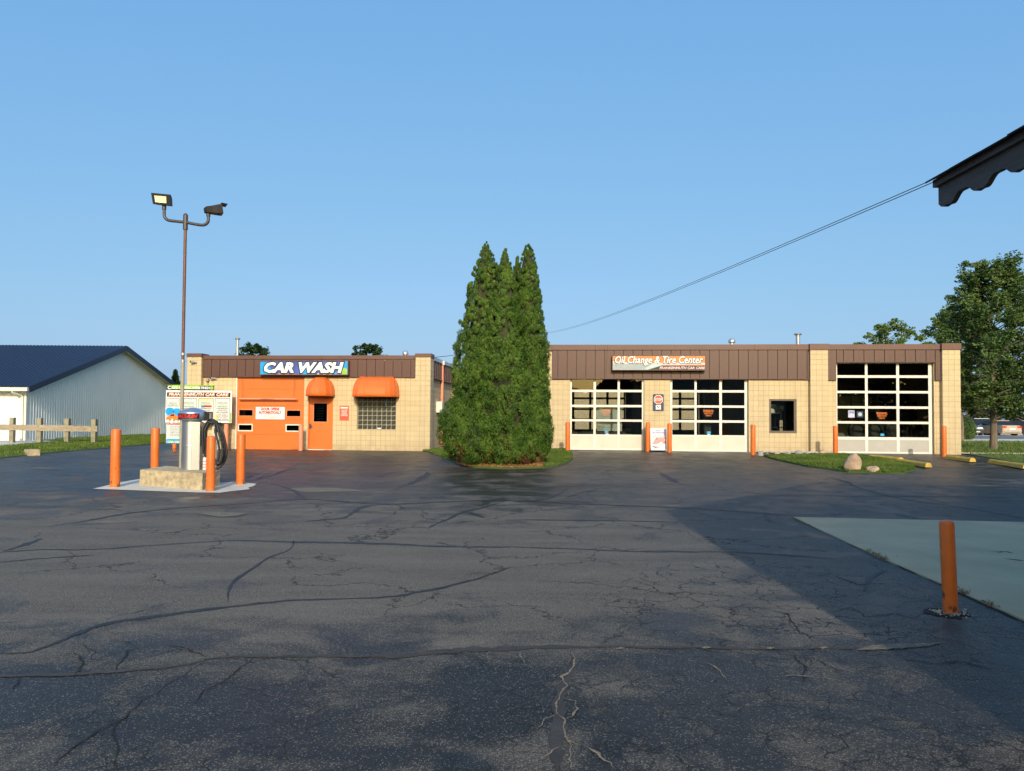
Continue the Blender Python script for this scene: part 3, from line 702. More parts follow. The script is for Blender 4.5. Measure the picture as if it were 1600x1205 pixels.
# ================================================================== BUILDINGS
def cells(s0, s1, z0, z1, holes):
    xs = sorted({s0, s1, *[h[0] for h in holes], *[h[1] for h in holes]}); zs = sorted({z0, z1, *[h[2] for h in holes], *[h[3] for h in holes]})
    xs = [x for x in xs if s0 <= x <= s1]; zs = [z for z in zs if z0 <= z <= z1]
    for i in range(len(xs) - 1):
        run = None
        for j in range(len(zs) - 1):
            cx, cz = (xs[i] + xs[i + 1]) / 2, (zs[j] + zs[j + 1]) / 2
            if any(h[0] < cx < h[1] and h[2] < cz < h[3] for h in holes):
                if run: yield (xs[i], xs[i + 1], *run); run = None
            else: run = (run[0], zs[j + 1]) if run else (zs[j], zs[j + 1])
        if run: yield (xs[i], xs[i + 1], *run)
def wall(mb, s0, s1, z0, z1, y0, y1, holes=()):
    for a, b, c, d in cells(s0, s1, z0, z1, holes): mb.box(a, b, y0, y1, c, d)
BS = 0.2032
def split_rect(r, holes):
    out = [r]
    for h in holes:
        nx = []
        for a, b, c, d in out:
            if h[0] >= b or h[1] <= a or h[2] >= d or h[3] <= c: nx.append((a, b, c, d)); continue
            if h[0] > a: nx.append((a, h[0], c, d))
            if h[1] < b: nx.append((h[1], b, c, d))
            m0, m1 = max(a, h[0]), min(b, h[1])
            if h[2] > c: nx.append((m0, m1, c, h[2]))
            if h[3] < d: nx.append((m0, m1, h[3], d))
        out = nx
    return [q for q in out if q[1] - q[0] > 0.03 and q[3] - q[2] > 0.03]
def blocks(mb, s0, s1, z0, z1, y, holes=(), face='front', anchor=0.0, bw=BS):
    """scored block faces, 7 mm proud of the mortar"""
    g = 0.0045; proud = 0.006
    i0 = math.floor((s0 - anchor) / bw); j0 = math.floor(z0 / BS)
    i = i0
    while anchor + i * bw < s1:
        j = j0
        while j * BS < z1:
            a, b = max(s0, anchor + i * bw), min(s1, anchor + (i + 1) * bw); c, d = max(z0, j * BS), min(z1, (j + 1) * BS)
            if b - a > 0.03 and d - c > 0.03:
                for q in split_rect((a, b, c, d), holes):
                    x0, x1, zz0, zz1 = q[0] + g, q[1] - g, q[2] + g, q[3] - g
                    k = len(mb.v)
                    if face == 'front': mb.pad(x0, x1, y - proud, y, zz0, zz1, 0.003)
                    else:
                        mb.pad(x0, x1, 0, 1, zz0, zz1, 0.003); sgn = 1 if face == 'right' else -1
                        for t in range(k, len(mb.v)):
                            px_, py_, pz_ = mb.v[t]; out = proud if py_ == 0 else 0.0
                            mb.v[t] = (y + sgn * out, px_, pz_)
                        if face != 'right': pass
            j += 1
        i += 1

def overhead_door(parent, O, xpix, ypix, rec, mframe='white_frame', mpanel='white_panel', nopane=False):
    """glazed sectional door; xpix = list of (left,right) stile pixels, ypix = rail pixels top to bottom, last section solid"""
    ymid = (ypix[0][0] + ypix[-1][1]) / 2; xmid = (xpix[0][0] + xpix[-1][1]) / 2
    X = [(fl(O, a, ymid, rec)[0], fl(O, b, ymid, rec)[0]) for a, b in xpix]
    Z = [(fl(O, xmid, b, rec)[1], fl(O, xmid, a, rec)[1]) for a, b in ypix]
    return X, Z
def make_door(parent, X, Z, y, mframe, mpanel, mglass='glass', depth=0.045, label=None):
    """X stiles [(x0,x1)], Z rails [(z0,z1)] from top to bottom"""
    st = MB(); st.box(X[0][0], X[0][1], y, y + depth, Z[-1][0], Z[0][1])
    d = st.build('garage_door', mframe, parent)
    st = MB(); st.box(X[-1][0], X[-1][1], y, y + depth, Z[-1][0], Z[0][1]); st.build('stile', mframe, d)
    if label: d['label'] = label
    inner = X[1:-1]
    for z0, z1 in Z:
        mb = MB(); mb.box(X[0][1], X[-1][0], y + 0.004, y + depth - 0.004, z0, z1); mb.build('rail', mframe, d)
    bounds = [(X[i][1], X[i + 1][0]) for i in range(len(X) - 1)]
    for k in range(len(Z) - 1):
        zt, zb = Z[k][0], Z[k + 1][1]
        for a, b in inner:
            mb = MB(); mb.box(a, b, y + 0.007, y + depth - 0.007, zb, zt); mb.build('stile', mframe, d)
        for a, b in bounds:
            mb = MB()
            if k == len(Z) - 2:
                mb.box(a, b, y + 0.016, y + 0.034, zb, zt); mb.build('solid_panel', mpanel, d)
            else:
                mb.box(a, b, y + 0.020, y + 0.026, zb, zt); mb.build('glass_pane', mglass, d)
    return d

fascia_cache = {}
def fascia(parent, s0, s1, z0, z1, y, pitch, start=None, face='front', y_b=None):
    """standing-seam metal panels, each one a part"""
    s = s0 if start is None else start
    edges = [s0]
    while s < s1 - 0.02:
        if s > s0 + 0.02: edges.append(s)
        s += pitch
    edges.append(s1)
    for a, b in zip(edges, edges[1:]):
        key = (round(b - a, 3), round(z1 - z0, 3), face)
        if key not in fascia_cache:
            mb = MB(); w_ = b - a; h_ = z1 - z0
            if face == 'front':
                mb.pad(0.009, w_ - 0.009, 0.0, 0.03, 0, h_, 0.004); mb.box(w_ / 2 - 0.01, w_ / 2 + 0.01, -0.004, 0.001, 0.01, h_ - 0.01)
            else:
                mb.box(-0.03, 0.0, 0.01, w_ - 0.01, 0, h_); mb.box(0.0005, 0.028, 0.011, 0.035, 0, h_)
            me_o = mb.build('fascia_panel', 'brown', parent); fascia_cache[key] = me_o.data; bpy.data.objects.remove(me_o)
        loc = (a, y, z0) if face == 'front' else (y, a, z0)
        piece('fascia_panel', fascia_cache[key], parent, loc)

# ---------------------------------------------------------------- oil change building
OB = thing('service_building', 'tan block garage with brown metal fascia and three glazed bay doors', 'building', O_OIL, -TH)
so_ = lambda px, py=650, d=0: fl(O_OIL, px, py, d)[0]
zo_ = lambda px, py, d=0: fl(O_OIL, px, py, d)[1]
zt = (zo_(862, 538, -.1) + zo_(1265, 540, -.1) + zo_(1500, 537, -.1)) / 3
zf0 = (zo_(900, 590.5, -.1) + zo_(1265, 592.5, -.1)) / 2          # underside of the main fascia
zd12 = (zo_(948, 591) + zo_(1108, 592)) / 2; zd3 = zo_(1380, 566.5)
sL, sR = so_(838), so_(1501, 620, -0.2)
P1, P2 = (so_(1266.5, 620, -.2), so_(1294, 620, -.2)), (so_(1473, 620, -.2), sR)
D1 = (so_(890.5), so_(1006.5)); D2 = (so_(1047), so_(1169.5)); D3 = (so_(1307, 620), so_(1459, 620))
WN = (so_(1202), so_(1244.5), zo_(1222, 677), zo_(1222, 624))
holes = [(D1[0], D1[1], -0.3, zd12), (D2[0], D2[1], -0.3, zd12), (D3[0], D3[1], -0.3, zd3), WN]
DEP = 12.0
mb = MB(); wall(mb, sL, sR - 0.001, -0.3, zt - 0.22, 0.0, 0.2, holes)
rd = [(D1[0], D1[1], -0.3, zd12), (D2[0], D2[1], -0.3, zd12)]
wall(mb, sL, sR - 0.001, -0.3, zt - 0.22, DEP, DEP + 0.2, rd)
mb.box(sL, sL + 0.2, 0.2, DEP, -0.3, zt - 0.22); mb.box(sR - 0.201, sR - 0.001, 0.2, DEP, -0.3, zt - 0.22)
mb.build('wall', 'mortar', OB)
mb = MB()
blocks(mb, sL, sR, 0.0, zt - 0.24, 0.0, holes + [(so_(862.5), P1[0] + 0.001, zf0, 9), (P1[0], P1[1], -1, 9), (P1[1] - 0.001, P2[0] + 0.001, zd3, 9), (P2[0], P2[1], -1, 9)], anchor=D1[1])
mb.v = [(x, y, z) for x, y, z in mb.v]
for P in (P1, P2):
    blocks(mb, P[0], P[1], 0.0, zt - 0.24, -0.2, (), anchor=P[0], bw=(P[1] - P[0]) / 3)
    blocks(mb, -0.2, 0.0, 0.0, zt - 0.24, P[0], (), face='left', anchor=-0.2)
    blocks(mb, -0.2, 0.0, 0.0, zt - 0.24, P[1], (), face='right', anchor=-0.2)
blocks(mb, 0.0, DEP, 0.0, zt - 0.24, sR, (), face='right', anchor=0)
blocks(mb, 0.0, DEP, 0.0, zt - 0.24, sL, (), face='left', anchor=0)
b_ = mb.build('blocks', 'block', OB); b_['kind'] = 'stuff'
for P in (P1, P2):
    mb = MB(); mb.box(P[0], P[1], -0.2, -0.0005, -0.3, zt - 0.22); mb.build('pier', 'mortar', OB)
mb = MB(); mb.box(sL + 0.21, sR - 0.21, 0.21, DEP - 0.01, zt - 0.55, zt - 0.40); mb.build('roof', 'roofing', OB)
mb = MB(); mb.box(sL + 0.21, sR - 0.21, 0.21, DEP - 0.01, -0.35, 0.012); mb.build('shop_floor', 'inner_floor', OB)
# fascia
f0 = so_(862.5, 560, -.08); pt = 0.376
mb = MB(); mb.box(f0, P1[0] - 0.003, -0.055, -0.001, zf0, zt - 0.22); mb.box(P1[1] + 0.003, P2[0] - 0.003, -0.055, -0.001, zd3 + 0.02, zt - 0.22)
lw = so_(1307, 580, -.08); rw = so_(1461.5, 600, -.08)
mb.box(P1[1] + 0.003, lw, -0.055, -0.001, zf0 - 0.06, zd3 + 0.02); mb.box(rw, P2[0] - 0.003, -0.055, -0.001, zf0 - 0.06, zd3 + 0.02)
mb.build('fascia_backing', 'seam_dark', OB)
fascia(OB, f0, P1[0] - 0.003, zf0, zt - 0.215, -0.09, pt, start=f0 + 0.24)
fascia(OB, lw, rw, zd3 + 0.02, zt - 0.215, -0.09, 0.386, start=so_(1318, 560, -.1))
fascia(OB, P1[1] + 0.003, lw - 0.001, zf0 - 0.06, zt - 0.215, -0.09, 2)
fascia(OB, rw + 0.001, P2[0] - 0.003, zf0 - 0.06, zt - 0.215, -0.09, 2)
def trim(parent, a, b, y0, y1, z0, z1, name='fascia_cap', m='brown_cap'):
    mb = MB(); mb.box(a, b, y0, y1, z0, z1); return mb.build(name, m, parent)
trim(OB, sL - 0.03, f0 - 0.004, -0.10, 0.28, zt - 0.22, zt + 0.005)
e_ = f0
for nx in (f0 + 1.75, f0 + 4.9, f0 + 8.0, P1[0] - 0.006):      # lengths of cap flashing with joints
    trim(OB, e_, nx - 0.006, -0.13, 0.26, zt - 0.21, zt + 0.0 + 0.006 * random.random()); e_ = nx
trim(OB, P1[0] - 0.03, P1[1] + 0.03, -0.235, 0.27, zt - 0.225, zt + 0.012)
trim(OB, P1[1] + 0.034, P2[0] - 0.034, -0.13, 0.26, zt - 0.21, zt + 0.0)
trim(OB, P2[0] - 0.03, sR + 0.03, -0.235, 0.27, zt - 0.225, zt + 0.02)
trim(OB, f0, P1[0] - 0.003, -0.105, -0.056, zf0 - 0.028, zf0 - 0.001, 'fascia_drip')
trim(OB, lw, rw, -0.105, -0.056, zd3 - 0.008, zd3 + 0.019, 'fascia_drip')
trim(OB, sR - 0.19, sR + 0.03, 0.275, DEP + 0.2, zt - 0.22, zt); trim(OB, sL - 0.03, sL + 0.19, 0.285, DEP + 0.2, zt - 0.22, zt); trim(OB, sL + 0.195, sR - 0.195, DEP - 0.05, DEP + 0.23, zt - 0.22, zt)
# front doors
rec = 0.12
def door_px(xp, yp, mid, ymid=650):
    return [(so_(a, ymid, rec), so_(b, ymid, rec)) for a, b in xp], [(zo_(mid, b, rec), zo_(mid, a, rec)) for a, b in yp]
X1, Z1 = door_px([(891, 893.4), (927.3, 930.9), (965, 968.3), (1003, 1004.8)], [(591.0, 592.6), (609.2, 612.7), (632.8, 636.2), (655.5, 658.7), (679, 681.8), (700.2, 703.4)], 948)
X2, Z2 = door_px([(1047.8, 1050.4), (1085.2, 1088.6), (1124, 1128), (1163.4, 1166.3)], [(592.0, 593.2), (609.8, 613.3), (633.6, 637), (656.8, 660.3), (680, 682.8), (702.4, 705.6)], 1108)
X3, Z3 = door_px([(1307.0, 1308.3), (1352, 1356), (1401, 1405.3), (1451, 1456.3)], [(566.4, 568.4), (586.6, 590.4), (611, 614.6), (635, 638.6), (658.7, 662.3), (683.2, 687.6), (706.2, 710.2)], 1380, 640)
d1 = make_door(OB, X1, Z1, rec, 'white_frame', 'white_panel', label='leftmost glazed bay door with white rails and four rows of panes')
d2 = make_door(OB, X2, Z2, rec, 'white_frame', 'white_panel', label='middle glazed bay door between the stop sign and the small window')
d3 = make_door(OB, X3, Z3, rec, 'white_frame', 'grey_panel', label='tallest glazed bay door with five rows of panes over grey panels')
for (X, zt_, D) in ((X1, zd12, D1), (X2, zd12, D2), (X3, zd3, D3)):
    mb = MB(); mb.box(X[-1][1] + 0.002, D[1] - 0.002, rec + 0.01, rec + 0.075, -0.2, zt_ - 0.004); mb.build('door_jamb', 'galv', OB)
    if X[0][0] - D[0] > 0.01:
        mb = MB(); mb.box(D[0] + 0.002, X[0][0] - 0.002, rec + 0.01, rec + 0.07, -0.2, zt_ - 0.004); mb.build('door_jamb', 'galv', OB)
# rear doors of the two drive-through bays: same kind, their backlit darkness put into the colour
for X, Z in ((X1, Z1), (X2, Z2)):
    XX = [(a - 0.02, b + 0.02) for a, b in X]; ZZ = [(max(a, -0.1), b + 0.02) for a, b in Z]
    make_door(OB, XX, ZZ, DEP + 0.06, 'black_frame', 'black_frame', label='rear glazed door of a drive-through bay, coloured dark as if backlit')
# office window
f_ = 0.09
mb = MB()
wall(mb, WN[0], WN[1], WN[2], WN[3], 0.03, 0.12, [(WN[0] + 0.075, WN[1] - 0.085, WN[2] + 0.09, WN[3] - 0.06)])
wf = mb.build('window', 'bronze', OB); mb = MB(); mb.box(WN[0] + 0.075, WN[1] - 0.085, 0.07, 0.077, WN[2] + 0.09, WN[3] - 0.06); mb.build('pane', 'glass', wf)
# inner partitions and linings
mb = MB()
pa = D2[1] + 0.35
mb.box(pa, pa + 0.12, 0.21, DEP - 0.02, 0.012, zt - 0.56)
mb.box(P1[0] - 0.1, P1[0] + 0.05, 0.21, DEP - 0.02, 0.012, zt - 0.56)
mb.box(pa + 0.12, P1[0] - 0.1, 5.0, 5.1, 0.012, zt - 0.56)
mb.build('inner_wall', 'inner_wall', OB)
mb = MB(); mb.box(P1[0] + 0.05, sR - 0.21, 6.0, 6.1, 0.012, zt - 0.56); iw = mb.build('inner_wall', 'inner_pale', OB)
iw['label'] = 'dull inner wall behind the tyres'
mb = MB(); mb.box(D1[1] + 0.3, D1[1] + 0.42, 4.5, DEP - 0.02, 0.012, 3.2); mb.build('inner_wall', 'inner_wall', OB)
mb = MB(); mb.box(so_(1395), sR - 0.3, 5.7, 5.98, 2.45, 3.0); mb.build('wall_locker', 'crimson', OB)
# interior things, on shop floor
def shop_thing(name, label, cat, s, d): return thing(name, label, cat, on_wall(O_OIL, s, d, 0.012), -TH)
t = shop_thing('tool_cabinet', 'dark tool cabinet standing inside the left bay', 'cabinet', D1[1] - 0.55, 5.0)
mb = MB(); mb.box(-0.45, 0.45, 0, 0.5, 0.12, 1.15); mb.build('body', 'black', t)
for k in range(4):
    mb = MB(); mb.box(-0.42, 0.42, -0.02, -0.001, 0.18 + k * 0.24, 0.38 + k * 0.24); mb.build('drawer', 'black_frame', t)
for k in (-1, 1):
    mb = MB(); mb.lathe((k * 0.35, 0.25, 0.06), [(0.06, -0.02), (0.06, 0.02)], 10, 'x'); mb.build('wheel', 'rubber', t)
t = shop_thing('notice_board', 'pale grey notice board standing behind the left bay door', 'board', so_(955), 1.6)
mb = MB(); mb.box(-0.52, 0.52, 0, 0.03, 0.75, 1.8); mb.build('panel', 'greywhite', t)
mb = MB(); mb.box(-0.40, 0.56, -0.02, -0.001, 1.70, 1.78); mb.build('header', 'white', t)
for k in (-1, 1):
    mb = MB(); mb.tube([(k * 0.45, 0.05, 0), (k * 0.45, 0.05, 1.7)], 0.015, 6); mb.build('leg', 'black', t)
for k in range(6):
    mb = MB(); mb.box(-0.3, 0.3 - (k % 3) * 0.08, -0.004, -0.001, 0.9 + k * 0.11, 0.92 + k * 0.11); mb.build('print_line', 'print_grey', t)
def ib(s, lab):
    t = shop_thing('bollard', lab, 'bollard', s, DEP - 1.2)
    mb = MB(); mb.lathe((0, 0, 0), [(0.09, 0), (0.09, 1.3), (0.06, 1.34)], 16); mb.build('post', 'orange_faded', t, True)
ib(D1[0] + 0.05, 'orange bollard seen through the left bay door')
for n, (s, lab) in enumerate(((so_(1120), 'grey two-post lift column inside the middle bay'),)):
    t = shop_thing('lift_column', lab, 'car lift', D2[1] - 0.9, 4.0)
    mb = MB(); mb.box(-0.15, 0.15, 0, 0.25, 0.02, 3.3); mb.build('column', 'black_frame', t)
    mb = MB(); mb.box(-0.25, 0.25, -0.1, 0.35, 0.0, 0.02); mb.build('base_plate', 'black_frame', t)
    mb = MB(); mb.box(-0.7, -0.15, -0.06, 0.02, 0.35, 0.43); mb.build('arm', 'galv', t)
# tyres on a rack and poles inside the tall bay
def tyre(s, d, z, r, wd, lab, yaw=0.0):
    t = thing('tyre', lab, 'tyre', on_wall(O_OIL, s, d, z), -TH + yaw, 'tyres inside the tall bay')
    pr = [(r * 0.62, -wd / 2), (r * 0.9, -wd / 2 * 1.05), (r, -wd / 2 * 0.75), (r, wd / 2 * 0.75), (r * 0.9, wd / 2 * 1.05), (r * 0.62, wd / 2)]
    mb = MB(); a0 = 0; n = 28
    for rr, h in pr:
        for j in range(n): an = 2 * math.pi * j / n; mb.v.append((rr * math.cos(an), h, rr * math.sin(an)))
    for i in range(len(pr)):
        for j in range(n): mb.face((i * n + j, i * n + (j + 1) % n, ((i + 1) % len(pr)) * n + (j + 1) % n, ((i + 1) % len(pr)) * n + j))
    mb.build('tread', 'rubber', t, True)
    mb = MB(); mb.lathe((0, 0, 0), [(r * 0.3, -0.01), (r * 0.615, -0.01), (r * 0.615, 0.01), (r * 0.3, 0.01)], 20, 'y'); mb.build('rim', 'black_frame', t)
def tz(px, py, d): return fl(O_OIL, px, py, d)
tl = [(1436, 642, 3.2, .42, 'black tyre held high on the right of the tall bay'), (1416, 652, 3.0, .38, 'black tyre hung left of the highest one in the tall bay'),
      (1431, 677, 1.6, .40, 'upright tyre with white label behind the lowest right pane'), (1453, 655, 2.8, .36, 'tyre at the right door edge of the tall bay'),
      (1409, 624, 3.6, .34, 'tyre hung highest just right of the middle stile'), (1397, 672, 2.2, .42, 'tyre against the right middle stile, lowest row'),
      (1366, 672, 2.2, .42, 'tyre behind the left of the lowest middle pane'), (1383, 666, 2.9, .25, 'small tyre in the centre of the lowest middle pane'),
      (1371, 631, 3.6, .30, 'tyre lying high on the shelf behind the middle panes'), (1389, 632, 3.6, .24, 'smaller tyre beside the one on the shelf'),
      (1340, 673, 2.2, .42, 'tyre in the lowest left pane of the tall bay')]
for px, py, d, r, lab in tl:
    s, z = tz(px, py, d); tyre(s, d, z, r, 0.2, lab, 0.5 if px > 1400 else 0.25)
t = shop_thing('tyre_rack', 'dark metal rack carrying tyres inside the tall bay', 'rack', 0, 0)
for px in (1330, 1372, 1398, 1421, 1440, 1452):
    s = so_(px, 650, 3.3); mb = MB(); mb.box(s - 0.02, s + 0.02, 3.3, 3.34, 0, 2.6); mb.build('upright', 'black_frame', t)
for z in (1.1, 2.05):
    mb = MB(); mb.box(so_(1325, 650, 3.3), so_(1455, 650, 3.3), 3.2, 3.3, z, z + 0.04); mb.build('shelf', 'black_frame', t)
# things behind the small window
t = shop_thing('office_chair', 'dark round-backed chair behind the small office window', 'chair', so_(1226), 1.4)
mb = MB(); mb.lathe((0, 0, 1.75), [(0.1, -0.04), (0.30, -0.03), (0.36, 0.0), (0.30, 0.03), (0.1, 0.04)], 20, 'y', 1, 0.65); mb.build('backrest', 'print_grey', t, True)
mb = MB(); mb.lathe((0, 0, 0.95), [(0.28, -0.05), (0.3, 0), (0.28, 0.05)], 16); mb.build('seat', 'black', t)
mb = MB(); mb.tube([(0, 0, 0), (0, 0, 1.5)], 0.03, 8); mb.build('stem', 'black', t)
t = shop_thing('wall_shelf', 'pale box and globe lamp behind the small office window', 'lamp', so_(1207), 0.6)
mb = MB(); mb.lathe((0.12, 0, 1.62), [(0.02, -0.12), (0.1, -0.07), (0.12, 0), (0.1, 0.07), (0.02, 0.12)], 14); mb.build('globe', 'white', t, True)
mb = MB(); mb.box(-0.05, 0.28, 0, 0.1, 1.82, 1.90); mb.build('box', 'print_grey', t); mb = MB(); mb.tube([(0.12, 0.02, -0.0), (0.12, 0.02, 1.5)], 0.012, 6); mb.build('stand', 'black', t)
t = shop_thing('tan_post', 'tan slatted post standing behind the small office window', 'post', so_(1220.5, 650, 0.9), 0.9)
for a, b in ((0.62, 0.70), (0.74, 0.94), (0.98, 1.26), (1.72, 1.84)):
    mb = MB(); mb.box(-0.06, 0.06, 0, 0.03, a, b); mb.build('slat', 'beige_siding', t)
mb = MB(); mb.box(-0.02, 0.02, 0.031, 0.05, 0, 1.9); mb.build('upright', 'black', t)
t = shop_thing('fire_extinguisher', 'small red extinguisher at the foot of the office window', 'extinguisher', so_(1214.5), 0.5)
mb = MB(); mb.lathe((0, 0, 0), [(0.05, 0.55), (0.055, 0.75), (0.03, 0.80), (0.02, 0.84)], 12); mb.build('cylinder', 'red', t, True)
mb = MB(); mb.box(-0.1, 0.1, -0.08, 0.1, 0.0, 0.549); mb.build('stand', 'black', t)

# signs on the doors' glass (parts of each door)
def notice(door, s, z, y, w_, lines, m):
    y_ = y
    for k, (tx, ww, hh, dz) in enumerate(lines):
        o = text('lettering', tx, door, m, s, z + dz, y_, w=ww, h=hh, bold=0.02)
for (X, px, py, dr) in ((X1, 947, 645, d1), (X2, 1107, 646, d2), (X3, 1378, 650, d3)):
    s, z = fl(O_OIL, px, py, rec)
    notice(dr, s, z, rec + 0.014, 0.4, [('TECHNICIAN WILL', 0.42, 0.09, 0.10), ('GUIDE YOU IN', 0.34, 0.07, 0.0), ('THANK YOU', 0.22, 0.06, -0.09)], 'print_orange')
def sticker(dr, px, py, w_, h_, m):
    s, z = fl(O_OIL, px, py, rec); mb = MB(); mb.box(s - w_ / 2, s + w_ / 2, rec + 0.015, rec + 0.018, z - h_ / 2, z + h_ / 2); return mb.build('sticker', m, dr)
sticker(d1, 947.7, 675, .14, .09, 'sticker_blue'); sticker(d1, 948.5, 678.4, .11, .05, 'pink')
sticker(d2, 1107.5, 676.5, .15, .11, 'sticker_blue'); sticker(d2, 1107.5, 679.4, .10, .03, 'white')
sticker(d3, 1379, 679.5, .14, .09, 'sticker_blue'); sticker(d3, 1330.5, 647, .24, .28, 'lilac'); sticker(d3, 1344, 647.5, .24, .24, 'navy')
sticker(d3, 1330.5, 644.5, .20, .08, 'sticker_blue')
s, z = fl(O_OIL, 1344, 647.5, rec); mb = MB(); mb.lathe((s, rec + 0.0125, z), [(0.03, 0), (0.075, 0), (0.075, 0.002), (0.03, 0.002)], 14, 'y'); mb.build('sticker', 'print_grey', d3)

# ---------------------------------------------------------------- oil change sign
def wall_sign(name, lab, O, pxl, pxr, pyt, pyb, d, dep):
    s0, z1 = fl(O, pxl, pyt, d); s1, z0 = fl(O, pxr, pyb, d)
    t = thing(name, lab, 'sign', on_wall(O, (s0 + s1) / 2, d, (z0 + z1) / 2), -TH)
    W, H = s1 - s0, z1 - z0
    mb = MB(); wall(mb, -W / 2, W / 2, -H / 2, H / 2, -0.004, dep, [(-W / 2 + 0.03, W / 2 - 0.03, -H / 2 + 0.03, H / 2 - 0.03)]); 
    return t, W, H, mb
t, W, H, mb = wall_sign('shop_sign', 'orange and grey lightbox reading Oil Change & Tire Center', O_OIL, 956.5, 1103, 555, 579, -0.36, 0.25)
mb.build('frame', 'brown_cap', t)
w2, h2 = W / 2 - 0.03, H / 2 - 0.03
mb = MB(); mb.box(-w2, w2, 0.02, 0.2, -h2, h2); mb.build('face', 'print_orange', t)
def outline_plate(pts, y, m, name, par, th=0.002):
    mb = MB(); mb.prism([(x, y, z) for x, z in pts], (0, th, 0)); o = mb.build(name, m, par); return o
outline_plate([(-w2, -h2), (-0.25, -h2), (0.15, -h2 + 0.18), (w2, -h2 + 0.20), (w2, -h2 + 0.27), (0.1, -h2 + 0.27), (-0.5, -h2 + 0.24), (-w2, -h2 + 0.34)], 0.016, 'print_grey', 'grey_sweep', t)
outline_plate([(-0.42, -h2), (w2, -h2), (w2, -h2 + 0.165), (0.10, -h2 + 0.165)], 0.012, 'ink', 'black_band', t)
for k in range(5):
    z = -h2 + 0.035 + k * 0.042; mb = MB(); n = 22; x1 = -0.55 + k * 0.06
    for i in range(n + 1):
        x = -w2 + 0.02 + (x1 + w2) * i / n; zz = z + 0.008 * math.sin(i * 1.4)
        mb.v += [(x, 0.013, zz), (x, 0.013, zz + 0.011)]
    for i in range(n): mb.face((2 * i, 2 * i + 2, 2 * i + 3, 2 * i + 1))
    mb.build('wave_line', 'outline', t)
tx = 'Oil Change & Tire Center'
text('lettering_outline', tx, t, 'ink', 0.0, 0.075, 0.006, w=W - 0.16, h=0.42, bold=0.06, shear=0.22)
text('lettering', tx, t, 'white', 0.0, 0.078, 0.000, w=W - 0.22, h=0.38, bold=0.018, shear=0.22)
text('lettering', 'FRANKENMUTH CAR CARE', t, 'pink', 0.92, -h2 + 0.072, 0.006, w=1.78, h=0.105, bold=0.03, shear=0.25)

# STOP plate
s0, z0 = fl(O_OIL, 1028.6, 629, -.02)
t = thing('stop_plate', 'navy plate with octagonal stop mark and white logo square', 'sign', on_wall(O_OIL, s0, -0.03, z0), -TH)
mb = MB(); c = 0.03; a, b = 0.215, 0.335
pl = [(-a + c, -b), (a - c, -b), (a, -b + c), (a, b - c), (a - c, b), (-a + c, b), (-a, b - c), (-a, -b + c)]
outline_plate(pl, -0.01, 'navy', 'plate', t, 0.012)
oc = [(0.19 * math.cos(R(22.5 + 45 * k)), 0.115 + 0.19 * math.sin(R(22.5 + 45 * k))) for k in range(8)]
outline_plate(oc, -0.013, 'white', 'octagon_border', t); oc = [(x * 0.9, 0.115 + (z - 0.115) * 0.9) for x, z in oc]
outline_plate(oc, -0.016, 'stop_red', 'octagon', t)
text('lettering', 'STOP', t, 'white', 0, 0.115, -0.019, w=0.27, h=0.11, bold=0.02)
mb = MB(); mb.box(-0.10, 0.10, -0.013, -0.011, -0.29, -0.10); mb.build('logo_square', 'white', t)
outline_plate([(-0.075, -0.13), (-0.035, -0.13), (0.0, -0.20), (0.0, -0.245)], -0.016, 'navy', 'logo_mark', t)
outline_plate([(0.035, -0.13), (0.075, -0.13), (0.0, -0.245), (0.0, -0.20)], -0.016, 'stop_red', 'logo_mark', t)
mb = MB(); mb.box(-0.08, 0.08, -0.016, -0.014, -0.275, -0.262); mb.build('logo_line', 'navy', t)

# ---------------------------------------------------------------- car wash building
CW = thing('car_wash_building', 'low tan block car wash with orange bay door and orange awnings', 'building', O_CW, -TH)
sc_ = lambda px, py=650, d=0: fl(O_CW, px, py, d)[0]
zc_ = lambda px, py, d=0: fl(O_CW, px, py, d)[1]
cl, cr = sc_(291.5, 620, -.2), sc_(671, 620, -.2)
zct = (zc_(350, 555, -.1) + zc_(640, 556, -.1)) / 2; zcp = zc_(651, 552, -.2); zcf = (zc_(340, 588.5, -.1) + zc_(630, 589, -.1)) / 2
LP = (cl, sc_(313.5, 620, -.2)); RP = (sc_(648.6, 620, -.05), cr)
GD = (sc_(368.3), sc_(474.7), -0.3, zc_(420, 589.5)); PD = (sc_(481.5), sc_(520), -0.3, zc_(500, 619)); GW = (sc_(558.3), sc_(618.6), zc_(588, 671.6), zc_(588, 606))
hc = [GD, PD, GW]
DC = 24.0
mb = MB(); wall(mb, LP[0], RP[1] - 0.10, -0.3, zct - 0.2, 0.0, 0.2, hc)
mb.box(LP[0], LP[0] + 0.2, 0.2, DC, -0.3, zct - 0.2); mb.box(RP[1] - 0.30, RP[1] - 0.10, 0.2, DC, -0.3, zct - 0.2); mb.box(LP[0], RP[1] - 0.10, DC, DC + 0.2, -0.3, zct - 0.2)
mb.build('wall', 'mortar', CW)
mb = MB()
mb.box(LP[0], LP[1], -0.2, -0.0005, -0.3, zcp - 0.12); mb.box(LP[0], LP[1], 0.001, 0.4, zct - 0.2, zcp - 0.12)
mb.box(RP[0], RP[1], -0.05, -0.0005, -0.3, zcp - 0.12); mb.box(RP[1] - 0.0995, RP[1], -0.0004, 0.6, -0.3, zcp - 0.12); mb.box(RP[0], RP[1] - 0.1, 0.001, 0.6, zct - 0.2, zcp - 0.12)
p2y = 5.55
mb.box(RP[1] - 0.0995, RP[1] + 0.12, p2y, p2y + 0.6, -0.3, zcp - 0.12)
mb.build('pier', 'mortar', CW)
mb = MB()
blocks(mb, LP[1], RP[0], 0.0, zcf, 0.0, hc, anchor=RP[0])
